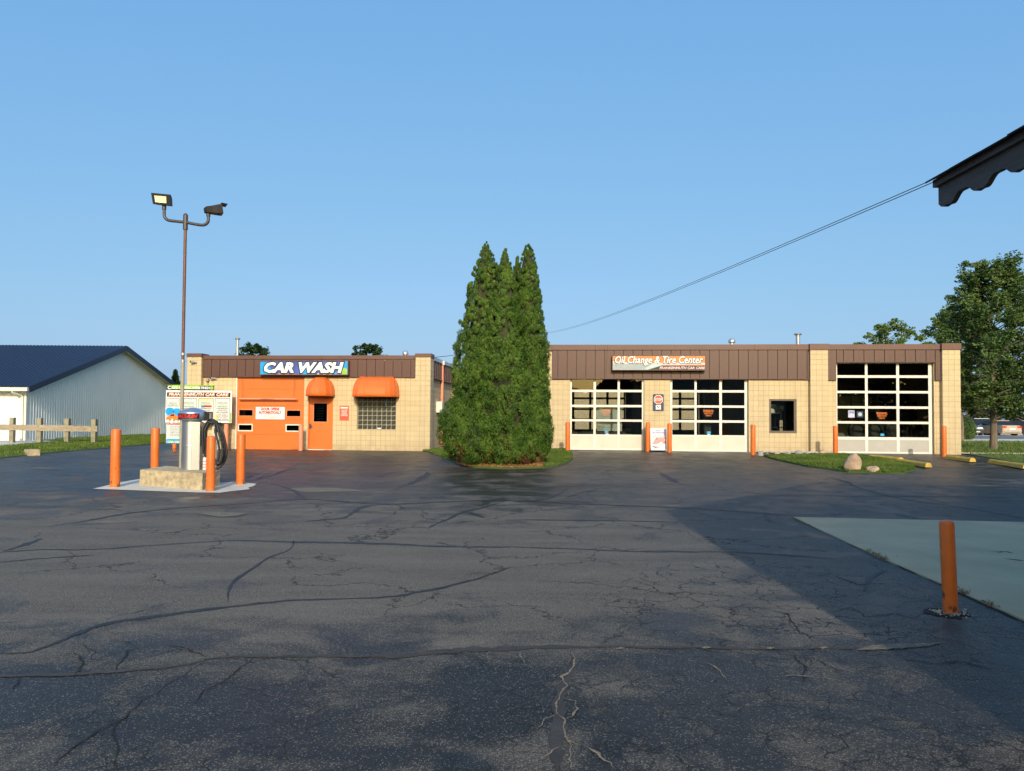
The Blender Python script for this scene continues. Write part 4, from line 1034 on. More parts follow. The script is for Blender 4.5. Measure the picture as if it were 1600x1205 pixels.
blocks(mb, LP[0], LP[1], 0.0, zcp - 0.13, -0.2, (), anchor=LP[0], bw=(LP[1] - LP[0]) / 3)
blocks(mb, -0.2, 0.0, 0, zcp - 0.13, LP[1], (), face='right', anchor=-.2); blocks(mb, -0.2, 0.0, 0, zcp - 0.13, LP[0], (), face='left', anchor=-.2)
blocks(mb, RP[0], RP[1], 0.0, zcp - 0.13, -0.05, (), anchor=RP[0], bw=(RP[1] - RP[0]) / 3)
blocks(mb, -0.05, 0.6, 0.0, zcp - 0.13, RP[1], (), face='right', anchor=0.0, bw=0.3)
blocks(mb, 0.6, p2y, 0.0, zcf, RP[1] - 0.10, (), face='right', anchor=0.6, bw=0.4064)
blocks(mb, p2y, p2y + .6, 0.0, zcp - 0.13, RP[1] + 0.12, (), face='right', anchor=p2y, bw=0.3); blocks(mb, RP[1] - .098, RP[1] + 0.12, 0, zcp - .13, p2y, (), anchor=RP[1] - .098)
blocks(mb, p2y + .6, DC, 0.0, zcf, RP[1] - 0.10, (), face='right', anchor=0.6, bw=0.4064)
blocks(mb, 0.2, DC, 0.0, zct - .2, LP[0], (), face='left', anchor=0.0, bw=0.4064)
b_ = mb.build('blocks', 'block', CW); b_['kind'] = 'stuff'
mb = MB(); mb.box(LP[0] + .21, RP[1] - .31, 0.21, DC - .01, zct - 0.5, zct - 0.35); mb.build('roof', 'roofing', CW)
mb = MB(); mb.box(LP[0] + .21, RP[1] - .31, 0.21, DC - .01, -0.35, 0.01); mb.build('shop_floor', 'inner_floor', CW)
mb = MB(); mb.box(LP[1] + .003, RP[0] - .003, -0.04, -0.001, zcf, zct - .2); mb.box(RP[1] - .099, RP[1] - .05, 0.603, p2y - .003, zcf, zct - .2); mb.box(RP[1] - .099, RP[1] - .05, p2y + .603, DC, zcf, zct - .2)
mb.build('fascia_backing', 'seam_dark', CW)
fascia(CW, LP[1] + .003, RP[0] - .003, zcf, zct - .155, -0.075, 0.366, start=sc_(330.5, 570, -.08))
fascia(CW, 0.605, p2y - .005, zcf, zct - .155, RP[1] - 0.015, 0.40, face='side'); fascia(CW, p2y + .605, DC, zcf, zct - .155, RP[1] - 0.015, 0.40, face='side')
trim(CW, LP[0] - .02, LP[1] + .02, -0.23, 0.42, zcp - .15, zcp); trim(CW, RP[0] - .02, RP[1] + .03, -0.08, 0.63, zcp - .15, zcp); trim(CW, RP[1] - .15, RP[1] + .15, p2y - .03, p2y + .63, zcp - .15, zcp)
trim(CW, LP[1] + .024, RP[0] - .024, -0.11, 0.24, zct - .15, zct); trim(CW, RP[1] - .25, RP[1] + .025, 0.634, p2y - .034, zct - .15, zct, m='galv'); trim(CW, RP[1] - .25, RP[1] + .025, p2y + .634, DC + .2, zct - .15, zct)
trim(CW, LP[1] + .003, RP[0] - .003, -0.085, -0.041, zcf - .022, zcf - .001, 'fascia_drip')
trim(CW, RP[1] - .098, RP[1] + .01, 0.603, p2y - .003, zcf - .03, zcf - .001, 'fascia_drip')
trim(CW, LP[0] - .02, LP[0] + .2, 0.424, DC + .2, zct - .15, zct)
# orange bay door
gx0, gx1 = GD[0] + 0.05, GD[1] - 0.005
mb = MB(); mb.box(GD[0] + 0.002, gx0 - 0.003, -0.012, 0.1, -0.3, GD[3]); mb.build('door_jamb', 'white_frame', CW)
gdr = MB(); gdr.box(gx0, gx1, 0.09, 0.1, -0.05, GD[3]); gdo = gdr.build('garage_door', 'orange_door', CW); gdo['label'] = 'closed orange sectional door with four small windows'
zz = [zc_(420, v, .06) for v in (703.5, 679, 656.5, 634)]; zz += [GD[3] - 0.62, GD[3] - 0.002]
zz[4] = (zz[3] + zz[5]) / 2 + 0.1
wins = [(fl(O_CW, a, c, .06)[0], fl(O_CW, b, c, .06)[0], fl(O_CW, a, d, .06)[1], fl(O_CW, a, c, .06)[1], wf_) for a, b, c, d, wf_ in
        ((374, 395, 640.5, 649.5, 'orange_faded'), (448.5, 469.5, 641.5, 650.5, 'orange_faded'), (373.5, 393.5, 664, 672.3, 'white_frame'), (448, 468.5, 664.7, 673, 'white_frame'))]
for i in range(5):
    mb = MB(); hs = [w_[:4] for w_ in wins if zz[i] < (w_[2] + w_[3]) / 2 < zz[i + 1]]
    wall(mb, gx0, gx1, zz[i] + 0.004, zz[i + 1] - 0.004, 0.06, 0.088, hs)
    mb.build('door_section', 'orange_door', gdo)
for a, b, c, d, m_ in wins:
    e = 0.045 if m_ == 'white_frame' else 0.02
    mb = MB(); wall(mb, a - e, b + e, c - e, d + e, 0.044, 0.0595, [(a, b, c, d)]); mb.build('window_frame', m_, gdo)
    mb = MB(); mb.box(a, b, 0.066, 0.072, c, d); mb.build('window_pane', 'glass_dark', gdo)
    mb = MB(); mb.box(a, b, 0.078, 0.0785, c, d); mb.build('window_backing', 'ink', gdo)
# clearance bar
s0, z0 = fl(O_CW, 373.2, 623.2, -.12); s1 = fl(O_CW, 464, 623.2, -.12)[0]
t = thing('clearance_bar', 'pale horizontal bar hung on two cables before orange bay door', 'bar', on_wall(O_CW, (s0 + s1) / 2, -0.12, z0), -TH)
hw = (s1 - s0) / 2; mb = MB(); mb.tube([(-hw, 0, 0), (hw, 0, 0)], 0.038, 12); mb.build('tube', 'orange_faded', t, True)
for k in (-1, 1):
    mb = MB(); mb.tube([(k * (hw - .14), 0.0, 0.03), (k * (hw - .12), 0.0, zcf - z0 - 0.03)], 0.007, 6); mb.build('cable', 'pipe_dark', t)
text('lettering', "CLEARANCE 8' 0\"", t, 'brown', 0.0, 0.0, -0.04, w=0.6, h=0.04, bold=0.02)
# door sign
def flat_sign(name, lab, O, px0, px1, py0, py1, d, m, cat='sign', th=0.012):
    s0, z1 = fl(O, px0, py0, d); s1, z0 = fl(O, px1, py1, d)
    t = thing(name, lab, cat, on_wall(O, (s0 + s1) / 2, d, (z0 + z1) / 2), -TH); W, H = s1 - s0, z1 - z0
    mb = MB(); mb.box(-W / 2, W / 2, 0, th, -H / 2, H / 2); mb.build('panel', m, t); return t, W, H
t, W, H = flat_sign('door_notice', 'white notice in red letters on the orange bay door', O_CW, 400, 444.3, 636.3, 655.2, 0.04, 'white')
mb = MB(); wall(mb, -W / 2 - .012, W / 2 + .012, -H / 2 - .012, H / 2 + .012, 0.001, 0.011, [(-W / 2, W / 2, -H / 2, H / 2)]); mb.build('rim', 'print_grey', t)
for s_, z_, w_, h_, b_ in (('DOOR OPENS', .17, .80, .125, .06), ('AUTOMATICALLY', .03, 1.0, .125, .055), ('HOURS', -.055, .17, .04, .01), ('Monday-Saturday 8AM-6PM', -.12, .80, .05, .01), ('Sunday 9AM-5PM', -.195, .55, .05, .01)):
    text('lettering', s_, t, 'red', 0, z_, -0.002, w=w_, h=h_, bold=b_)
# person door
dx0, dx1 = PD[0] + 0.04, PD[1] - 0.06
mb = MB(); mb.box(PD[0] + .002, dx0 - .004, -0.01, 0.12, -.2, PD[3]); mb.box(dx1 + .004, PD[1] - .002, -0.01, 0.12, -.2, PD[3]); mb.box(dx0 - .004, dx1 + .004, -0.01, 0.12, PD[3] - 0.03, PD[3] + .0); mb.build('door_frame', 'orange_door', CW)
wa, wb_, wc_, wd2 = sc_(490.6, 645, .05), sc_(511.3, 645, .05), zc_(500, 659, .05), zc_(500, 630.5, .05)
mb = MB(); wall(mb, dx0, dx1, 0.03, PD[3] - .035, 0.04, 0.085, [(wa, wb_, wc_, wd2)]); pdo = mb.build('door', 'orange_door', CW); pdo['label'] = 'orange entrance door with a window in its upper half'
mb = MB(); wall(mb, wa - .02, wb_ + .02, wc_ - .02, wd2 + .02, 0.032, 0.0395, [(wa, wb_, wc_, wd2)]); mb.build('window_frame', 'orange_faded', pdo)
mb = MB(); mb.box(wa, wb_, 0.055, 0.061, wc_, wd2); mb.build('window_pane', 'glass_dark', pdo)
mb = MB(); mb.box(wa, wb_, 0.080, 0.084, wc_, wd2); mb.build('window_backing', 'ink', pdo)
for k in range(6):
    mb = MB(); z_ = wc_ + 0.08 + k * 0.11; mb.box(wa + .1, wb_ - .14, 0.064, 0.066, z_, z_ + 0.065); mb.build('posted_note', 'print_grey', pdo)
mb = MB(); mb.box(dx0 + .01, dx0 + .09, 0.02, 0.0395, 0.86, 1.08); mb.tube([(dx0 + .05, -0.03, 0.98), (dx0 + .05, 0.02, 0.98)], 0.012, 8); mb.tube([(dx0 + .05, -0.03, 0.98), (dx0 + .16, -0.03, 0.98)], 0.012, 8); mb.build('handle', 'bronze', pdo)
mb = MB(); mb.box(PD[0] + .02, PD[1] - .02, -0.05, 0.12, -.02, 0.028); mb.build('threshold', 'white_frame', CW)
# glass block window
mb = MB(); wall(mb, GW[0], GW[1], GW[2], GW[3], 0.06, 0.15); mb.build('block_mortar', 'blockmortar', CW)
gb = MB(); bwid = (GW[1] - GW[0] - 0.02) / 8; bh = (GW[3] - GW[2] - 0.02) / 9
gb.box(0.010, bwid - 0.010, -0.0, 0.05, 0.010, bh - 0.010)
gb.v = gb.v; gbo = gb.build('glass_block', 'glassblock', CW)
bm = bmesh.new(); bm.from_mesh(gbo.data); bmesh.ops.bevel(bm, geom=bm.edges[:], offset=0.012, segments=2, affect='EDGES'); bm.to_mesh(gbo.data); bm.free(); gbm = gbo.data; bpy.data.objects.remove(gbo)
for i in range(8):
    for j in range(9): piece('glass_block', gbm, CW, (GW[0] + .01 + i * bwid, 0.045, GW[2] + .01 + j * bh))
mb = MB(); s, z = fl(O_CW, 602.7, 631.5, .04); mb.box(s - .02, s + .02, 0.035, 0.038, z - .07, z + .07); mb.build('sticker', 'sky_blue', CW)
mb = MB(); s, z = fl(O_CW, 592.5, 669.5, .04); mb.box(s - .07, s + .07, 0.025, 0.04, z - .025, z + .025); mb.build('sticker', 'white', CW)
# awnings
def awning(lab, px0, px1, pyt, pyb, proj, mid, gores):
    s0, _ = fl(O_CW, px0, pyb, -.1); s1, _ = fl(O_CW, px1, pyb, -.1); zb = fl(O_CW, (px0 + px1) / 2, pyb, -proj)[1]; zt_ = fl(O_CW, (px0 + px1) / 2, pyt, -.1)[1]
    W = s1 - s0; H = zt_ - zb; t = thing('awning', lab, 'awning', on_wall(O_CW, (s0 + s1) / 2, -0.002, zb), -TH, 'orange awnings on the car wash')
    a = W / 2 - mid / 2; val = 0.10
    plan = []
    for k in range(gores + 1): 
        an = math.pi - math.pi * k / gores; x = math.copysign(abs(math.cos(an)) ** 0.75, math.cos(an)) if abs(math.cos(an)) > 1e-6 else 0
        y = -abs(math.sin(an)) ** 0.9
        plan.append((x, y))
    if mid > 0:
        h_ = len(plan) // 2; left, right = plan[:h_ + 1], plan[h_ + (0 if len(plan) % 2 else 0):]
        n = 9; verts = [(-mid / 2, p) for p in left] + [(mid / 2, p) for p in plan[h_:]]
    else: verts = [(0, p) for p in plan]
    mb = MB(); rows = []
    for q in range(12):
        if q == 0: rad, z = 1.0, 0.0
        else:
            th = math.pi / 2 * (q - 1) / 10; rad, z = math.cos(th) ** 0.85 if th < math.pi / 2 - 1e-6 else 0.0, val + (H - val) * math.sin(th)
        row = []
        for off, (x, y) in verts:
            row.append(len(mb.v)); xx = off + x * a * (rad if mid == 0 else (0.25 + 0.75 * rad)) if mid else x * a * rad
            mb.v.append((xx, y * proj * rad, z))
        rows.append(row)
    for i in range(11):
        for j in range(len(verts) - 1):
            mb.face((rows[i][j], rows[i][j + 1], rows[i + 1][j + 1], rows[i + 1][j]))
    o = mb.build('canopy', 'orange_vinyl', t); 
    me = o.data; me.polygons.foreach_set('use_smooth', [True] * len(me.polygons))
    # creases between the gores
    ea = set()
    for r in rows: 
        for j in range(len(r)): ea.add(r[j])
    sm = me.attributes.new('sharp_edge', 'BOOLEAN', 'EDGE') if 'sharp_edge' not in me.attributes else me.attributes['sharp_edge']
    nv = len(verts)
    for e in me.edges:
        a_, b_2 = e.vertices; sm.data[e.index].value = (a_ % nv == b_2 % nv) or (min(a_, b_2) < 2 * nv and abs(a_ - b_2) == nv and False)
    mod = o.modifiers.new('cloth', 'SOLIDIFY'); mod.thickness = 0.012; mod.offset = 1
    for j in range(1, nv - 1):
        mb = MB(); mb.tube([Vector(me.vertices[rows[i][j]].co) * 1.012 for i in range(0, 12)], 0.012, 6, cap=False); mb.build('seam_piping', 'orange_vinyl', t, True)
    mb = MB(); pth = [(off + x * a * 0.985 if mid else x * a * 0.985, y * proj * 0.985, 0.012) for off, (x, y) in verts]
    mb.tube(pth, 0.014, 6); mb.build('hem_tube', 'orange_faded', t)
awning('domed orange awning over the entrance door', 480.6, 522, 589.5, 618.8, 0.78, 0.0, 7)
awning('long orange awning with rounded ends over the glass block window', 553.5, 623, 588.8, 620, 0.85, 0.85, 9)
# red notice
t, W, H = flat_sign('wall_notice', 'small red notice with white lines beside the glass block window', O_CW, 530.8, 545, 634.5, 657.2, -0.02, 'stop_red')
mb = MB(); mb.box(-W / 2 + .04, W / 2 - .04, -0.002, -0.0005, H / 2 - .10, H / 2 - .05); mb.build('print_line', 'white', t)
for k, (tx_, ww) in enumerate((('NO LONG BEDS', .24), ('DUALLYS OR', .24), ('TRAILERS', .20), ('NO ROOF BOXES', .26), ('IN THE WASH', .28))):
    text('lettering', tx_, t, 'white', 0, H / 2 - .17 - k * .055, -0.002, w=ww, h=.038, bold=.02)
mb = MB(); mb.box(-0.11, 0.11, -0.002, -0.0005, -H / 2 + .10, -H / 2 + .115); mb.build('print_line', 'ink', t)
# CAR WASH sign
t, W, H, mb = wall_sign('car_wash_sign', 'blue lightbox reading CAR WASH in slanted white letters', O_CW, 405.5, 544, 563, 586.3, -0.30, 0.2)
mb.build('frame', 'brown_cap', t); w2, h2 = W / 2 - .03, H / 2 - .03
mb = MB(); mb.box(-w2, w2, 0.02, 0.17, -h2, h2); mb.build('face', 'deep_blue', t)
outline_plate([(-w2, -h2), (-w2 + .55, -h2), (-w2 + .42, 0), (-w2 + .3, h2 - .04), (-w2, h2 - .04)], 0.016, 'sky_blue', 'blue_area', t)
outline_plate([(-0.12, -h2), (0.50, -h2), (0.42, -0.02), (0.18, 0.07), (-0.02, h2 - .05)], 0.016, 'sky_blue', 'blue_area', t)
outline_plate([(w2 - .62, -h2), (w2, -h2), (w2, h2), (w2 - .12, h2), (w2 - .3, -.02)], 0.016, 'sky_blue', 'blue_area', t)
outline_plate([(w2 - .27, -h2), (w2 - .02, -h2), (w2 - .03, -.06), (w2 - .12, -.01), (w2 - .2, -.03)], 0.013, 'lime', 'green_leaf', t)
for k in range(4): outline_plate([(0.55 + k * .26, -h2), (0.66 + k * .26, -h2), (0.62 + k * .26, -h2 + .07)], 0.013, 'gold' if k < 3 else 'salmon', 'flame', t)
for k in range(3): outline_plate([(-1.1 + k * .3, -h2), (-.9 + k * .3, -h2), (-1.0 + k * .3, -h2 + .05)], 0.013, 'salmon', 'flame', t)
text('lettering_outline', 'CAR WASH', t, 'outline', -0.0, 0.0, 0.008, w=W - .28, h=H - .08, bold=.11, shear=.24)
text('lettering', 'CAR WASH', t, 'white', -0.0, 0.005, 0.0, w=W - .38, h=H - .16, bold=.055, shear=.24)
# meter box and downspout on the side wall
def side_pt(px, py): # on the side wall plane
    r = ray(px, py); C0 = Vector((0, 0, CAMZ)); P0 = O_CW + U * (RP[1] - 0.10); t_ = (P0 - C0).dot(U) / r.dot(U); P = C0 + r * t_ - O_CW
    return P.dot(V), P.z
y0, z0 = side_pt(690, 636); y1, z1 = side_pt(697, 621)
yb = 1.7
t = thing('meter_box', 'pale metal meter box on the side wall behind the corner pier', 'box', on_wall(O_CW, RP[1] - .10, yb, 0), -TH)
zt_, zb_ = 2.05, 1.58; mb = MB(); mb.box(0.008, 0.26, 0, 0.34, zb_, zt_); mb.build('case', 'white_frame', t); mb = MB(); mb.box(0.03, 0.24, 0.345, 0.40, zb_ + .06, zt_ - .03); mb.build('cover', 'galv', t)
mb = MB(); mb.box(0.01, 0.1, 0.1, 0.2, zb_ - .05, zb_ - .001); mb.build('conduit', 'black', t)
yd, zd_ = side_pt(693, 600); yd = 2.55
t = thing('downspout', 'faded orange downspout on the car wash side wall', 'downspout', on_wall(O_CW, RP[1] - .10, yd, 0), -TH)
mb = MB(); mb.box(0.04, 0.15, 0, 0.11, 0.25, zct - .2); mb.build('pipe', 'orange_faded', t); mb = MB(); mb.box(0.03, 0.2, -.03, 0.14, zct - .2, zct - .02); mb.build('hopper', 'white_frame', t)
mb = MB(); mb.box(0.04, 0.35, 0.0, 0.11, 0.12, 0.24); mb.build('outlet', 'orange_faded', t)
for z in (0.9, 2.2):
    mb = MB(); mb.box(0.008, 0.155, -0.02, 0.13, z, z + .03); mb.build('strap', 'orange_faded', t)
# security cameras and a round lamp
def cctv(lab, px, py, d, dir_):
    s, z = fl(O_CW, px, py, d); t = thing('security_camera', lab, 'camera', on_wall(O_CW, s, d, z), -TH, 'security cameras on the car wash')
    mb = MB(); mb.lathe((0, 0, 0), [(0.05, -0.02), (0.05, -0.001)], 12, 'y'); mb.build('mount', 'white_frame', t)
    mb = MB(); mb.tube([(0, -0.02, 0), (0, -0.09, 0.02)], 0.015, 6); mb.build('arm', 'white_frame', t)
    mb = MB(); mb.tube([(0.03, -.06, .015), (-0.14 * dir_, -0.17, 0.03)], 0.04, 10); mb.build('body', 'galv', t)
    mb = MB(); mb.tube([(-0.141 * dir_, -0.171, 0.03), (-0.17 * dir_, -0.19, 0.033)], 0.043, 10); mb.build('lens_hood', 'black', t)
cctv('pale security camera high on the left pier', 306.5, 567, -.207, 1); cctv('dark little security camera under the fascia left of the bay door', 337.5, 592.5, -.01, 1)
s, z = fl(O_CW, 325, 594, -.02); t = thing('round_lamp', 'round pale wall lamp above the menu board', 'lamp', on_wall(O_CW, s, -.02, z), -TH)
mb = MB(); mb.lathe((0, 0, 0), [(0.05, -0.12), (0.07, -0.10), (0.075, -.02), (0.075, 0.0)], 16, 'y'); mb.build('head', 'pole_grey', t, True)
mb = MB(); mb.tube([(0, .005, -.07), (0, .005, -.35)], 0.012, 6); mb.build('conduit', 'pipe_dark', t)
# roof vents
def vent(lab, O, px, pyt, pyb, wpx, d, kind_):
    s, zt_ = fl(O, px, pyt, d); _, zb = fl(O, px, pyb, d); zb -= 0.5; r = wpx * 0.0265 / 2
    t = thing('roof_vent', lab, 'vent', on_wall(O, s, d, zb), -TH); H = zt_ - zb
    mb = MB(); mb.lathe((0, 0, 0), [(r * .62, 0), (r * .62, H - .08)], 16); mb.build('pipe', 'galv', t, True)
    mb = MB()
    if kind_ == 'flat': mb.lathe((0, 0, H - .085), [(r * .7, 0), (r * 1.1, .02), (r * 1.15, .06), (r * .9, .085)], 18)
    else: mb.lathe((0, 0, H - .2), [(r * .65, 0), (r * 1.0, .02), (r * 1.05, .09), (r * .9, .15), (r * .4, .2)], 18)
    mb.build('rain_cap', 'galv', t, True)
vent('tall slim flue pipe on the car wash roof', O_CW, 371.3, 528, 554, 7.5, 2.0, 'flat'); vent('squat round vent near the right end of the car wash roof', O_CW, 633.5, 548, 555, 9.5, 2.0, 'dome'); vent('low dark vent on the car wash roof behind the window awning', O_CW, 601, 554.0, 556, 9, 2.0, 'flat')
vent('squat vent on the service building roof above the middle bay', O_OIL, 1143.5, 529, 538, 11, 2.5, 'dome'); vent('taller two-ringed flue on the service building roof above the office window', O_OIL, 1246.7, 521, 539, 10.5, 2.5, 'flat')

# ================================================================== BOLLARDS
def bollard_proto(r, h, m, label, loc, group, lean=0.0):
    t = thing('bollard', label, 'bollard', loc, 0, group)
    mb = MB(); mb.lathe((0, 0, 0), [(r, -0.05), (r, h * .5), (r, h - .02), (r * .97, h - .012)], 28); mb.build('post', m, t, True)
    mb = MB(); mb.lathe((0, 0, 0), [(r * .965, h - .0115), (r * .86, h + .004), (r * .4, h + .012), (0.01, h + .014)], 28); mb.build('cap', m, t, True)
    t.rotation_euler = (0, lean, 0); return t
GA = 'orange bollards in front of the service bays'
for px, pyb, pyt, lab in ((887, 707, 660, 'orange bollard at the left jamb of the leftmost bay door'), (1012.2, 706, 660, 'orange bollard left of the poster sandwich board'), (1046.2, 707.2, 662, 'orange bollard right of the poster sandwich board'),
                          (1176.7, 711.4, 664, 'orange bollard right of the middle bay door'), (1305.5, 711.2, 666, 'orange bollard at the left jamb of the tallest bay door'), (1475.3, 713.8, 666, 'orange bollard in front of the right corner pier')):
    g = at_ground(px, pyb); h = at_depth(px, pyt, g.y).z - g.z
    bollard_proto(0.088, h, 'orange', lab, g, GA)
GV = 'orange bollards around the vacuum island'
for pxb, pyb, pxt, pyt, r, lab in ((179.5, 761.5, 182.7, 671, .098, 'tall orange bollard at the left tip of the vacuum slab'), (328.7, 768, 331, 682, .088, 'orange bollard in front of the vacuum hose'), (375.6, 757.5, 377.8, 679, .092, 'orange bollard at the right end of the vacuum slab')):
    g = at_ground(pxb, pyb); h = at_depth(pxt, pyt, g.y).z - g.z; bollard_proto(r, h, 'orange', lab, g, GV)
g = at_ground(241.5, 742); bollard_proto(.098, at_depth(244.6, 669, g.y).z - g.z, 'orange', 'orange bollard behind the concrete vacuum block', g, GV)
GF = 'faded bollards beside the car wash door'
for pxb, pyb, pyt, lab, m_ in ((353, 702.5, 660, 'faded pink-orange bollard left of the orange bay door', 'orange_faded'), (469.7, 704.2, 664, 'faded bollard with pale top right of the orange bay door', 'orange_faded')):
    g = at_ground(pxb, pyb); bollard_proto(.088, at_depth(pxb, pyt, g.y).z - g.z, m_, lab, g, GF)
g = at_ground(272.4, 705.6); bollard_proto(.075, at_depth(272.4, 694, g.y).z - g.z, 'orange', 'short orange stub bollard under the menu board', g, GF)
g = at_ground(1485.5, 960); h = at_depth(1476, 815, g.y).z - g.z
nb = bollard_proto(.057, h, 'orange', 'leaning orange bollard alone by the concrete pad', g, None, lean=-0.035)
del_ = None
ring = MB(); rr_ = random.Random(8)
n = 26
for k in range(n):
    an = 2 * math.pi * k / n; a, b = .055, .10 + .05 * rr_.random() + (.05 if math.cos(an) < 0 else 0)
    ring.v += [(g.x + a * math.cos(an), g.y + a * math.sin(an), 0.013), (g.x + b * math.cos(an) * 1.2, g.y + b * math.sin(an), 0.010)]
for k in range(n): j = (k + 1) % n; ring.face((2 * k, 2 * k + 1, 2 * j + 1, 2 * j))
tag(ring.build('bollard_footing_gap', 'crackdark'), kind='structure')
C = [(g.x + rr_.gauss(0, .07) - .02, g.y + rr_.gauss(0, .05) - .02, .015 + .008 * rr_.random()) for _ in range(160)]
o = leaf_mesh('rubble', np.array(C), unit(160), unit(160), .018, .014, 'gravel'); tag(o, 'loose stones round the foot of the leaning bollard', kind='stuff')

# ================================================================== VACUUM ISLAND
sl = [tuple(at_ground(a, b).to_2d()) for a, b in ((145, 764.8), (187, 754.5), (217, 749.5), (262, 741), (330, 744), (343, 755), (372, 753.5), (401, 757), (395, 761), (388, 762.5), (390, 765.5), (365, 768), (343, 771), (308, 770.4), (270, 769.4), (227, 767.6), (180, 766))]
sheet('concrete_slab', sl, 0.012, 'slab', step=0.6)
FLc, FRc, RRc = at_ground(218, 759.3).to_2d(), at_ground(316, 767).to_2d(), at_ground(343.5, 760).to_2d(); RLc = FLc + Vector((0.05, 1.15))
mb = MB(); bz = gz(0, 16); top = 0.42
bm = bmesh.new(); vs = [bm.verts.new((p.x, p.y, bz - 0.05)) for p in (FLc, FRc, RRc, RLc)] + [bm.verts.new((p.x, p.y, top)) for p in (FLc, FRc, RRc, RLc)]
for q in ((3, 2, 1, 0), (4, 5, 6, 7), (0, 1, 5, 4), (1, 2, 6, 5), (2, 3, 7, 6), (3, 0, 4, 7)): bm.faces.new([vs[i] for i in q])
bmesh.ops.subdivide_edges(bm, edges=bm.edges[:], cuts=7, use_grid_fill=True)
for v in bm.verts:
    if v.co.z > bz: v.co += Vector((random.uniform(-1, 1), random.uniform(-1, 1), random.uniform(-1, 1))) * 0.006
me = bpy.data.meshes.new('concrete_block'); bm.to_mesh(me); bm.free(); me.materials.append(M['island'])
tag(link('concrete_block', me), 'rough tan concrete block under the vacuum and the light pole', 'concrete block')
# vacuum machine
vx = at_depth(298.5, 735, 16.15); VA = thing('car_vacuum', 'stainless coin vacuum with domed cap and VACUUM band', 'vacuum', (vx.x, 16.15, top), 0.10)
zt_ = at_depth(300, 657, 16.15).z - top
mb = MB(); mb.lathe((0, 0, 0), [(.205, 0.0), (.205, .02), (.205, zt_ * .47), (.205, zt_ * .48), (.2065, zt_ * .482), (.2065, zt_ * .486), (.205, zt_ * .488), (.205, zt_ * .498), (.205, zt_ - .02), (.205, zt_)], 40); mb.build('drum', 'steel', VA, True)
mb = MB(); mb.box(0.075, 0.235, -0.215, 0.05, 0.002, zt_ - .03); mb.build('coin_box', 'steel', VA)
mb = MB(); mb.box(0.09, 0.22, -0.222, -0.216, 0.15, zt_ - .06); mb.build('coin_door', 'steel', VA)
mb = MB(); mb.lathe((0.155, -0.223, zt_ - .12), [(.016, -.01), (.016, .001)], 12, 'y'); mb.build('lock', 'steel', VA)
mb = MB(); r0 = .30; mb.lathe((.02, 0, zt_), [(r0 * .96, 0.0), (r0, .02), (r0, .165), (r0 * .97, .185), (r0 * .72, .225), (r0 * .38, .262), (.03, .28)], 44); mb.build('domed_cap', 'dome', VA, True)
mb = MB(); n = 20; a0, a1 = R(196), R(312)
for k in range(n + 1):
    an = a0 + (a1 - a0) * k / n; x, y = .02 + .303 * math.cos(an), .303 * math.sin(an); mb.v += [(x, y, zt_ + .035), (x, y, zt_ + .15)]
for k in range(n): mb.face((2 * k, 2 * k + 2, 2 * k + 3, 2 * k + 1))
band = mb.build('label_band', 'ink', VA)
def bent_text(body, m, a_mid, a_half, zc, h):
    o = text('lettering', body, VA, m, 0, 0, 0, w=2.0, h=h, bold=.05, shear=.35, spacing=1.0)
    for v in o.data.vertices:
        an = a_mid + v.co.x * a_half; rr = .307 - v.co.y * .5; v.co = (.02 + rr * math.cos(an), rr * math.sin(an), zc + v.co.z)
bent_text('VACUUM', 'red', R(260), R(46), zt_ + .093, .082)
mb = MB(); mb.box(.285, .40, -.12, .12, zt_ + .01, zt_ + .19); mb.build('outlet_box', 'black', VA)
mb = MB(); mb.box(.401, .41, -.10, .10, zt_ + .03, zt_ + .17); mb.build('outlet_plate', 'galv', VA)
mb = MB(); mb.box(.33, .53, -.03, .0, zt_ - .01, zt_ + .015); mb.box(.50, .53, -.031, .001, zt_ + .016, zt_ + .13); mb.build('hose_hanger', 'yellow_bright', VA)
mb = MB(); mb.box(.42, .52, .005, .06, 0.0, zt_ - .07); mb.build('hanger_post', 'galv', VA)
mb = MB(); mb.box(.50, .60, -.06, .07, zt_ - .25, zt_ - .04); mb.build('clip_block', 'black', VA)
for k, (xl, xr, zb) in enumerate(((.27, .60, .33), (.31, .68, .18), (.35, .74, .09), (.33, .79, .04), (.29, .72, .12))):
    y = -.04 - .045 * k
    ctrl = [(xl + .02, y, zb + .22), (xl - .02 + .01 * k, y, .55), (xl, y, .85), (xl + .07, y * .8, 1.02), (.44, y * .7, zt_ + .02 - .015 * k), (.56, y * .8, zt_ - .07), (xr - .10, y, .85), (xr - .02, y, .55), (xr, y, .34), (xr - .05, y, .16), (xr - .16, y, zb + .0)]
    if k == 4: ctrl = ctrl + [(xl + .22, y, zb - .04), (xl + .10, y, zb + .10)]
    if k in (1, 3): ctrl = ctrl + [(xl + .2, y, zb - .02), (xl + .06, y, zb + .1)]
    pth = smooth_path(ctrl, 7); mb = MB(); mb.tube(pth, [0.0235 if i % 2 else 0.0205 for i in range(len(pth))], 10); mb.build('hose', 'rubber', VA, True)
mb = MB(); mb.lathe((.30, -.12, .30), [(.02, 0), (.035, .05), (.03, .1), (.02, .14)], 12); mb.build('nozzle', 'greywhite', VA, True)
mb = MB(); mb.lathe((.34, -.16, 0.0), [(.05, 0), (.05, .24), (.03, .28)], 14); mb.build('nozzle_holder', 'greywhite', VA, True)
for k in range(3):
    mb = MB(); mb.lathe((.34, -.16, .05 + k * .06), [(.0515, 0), (.0515, .02)], 14); mb.build('print_line', 'salmon', VA)
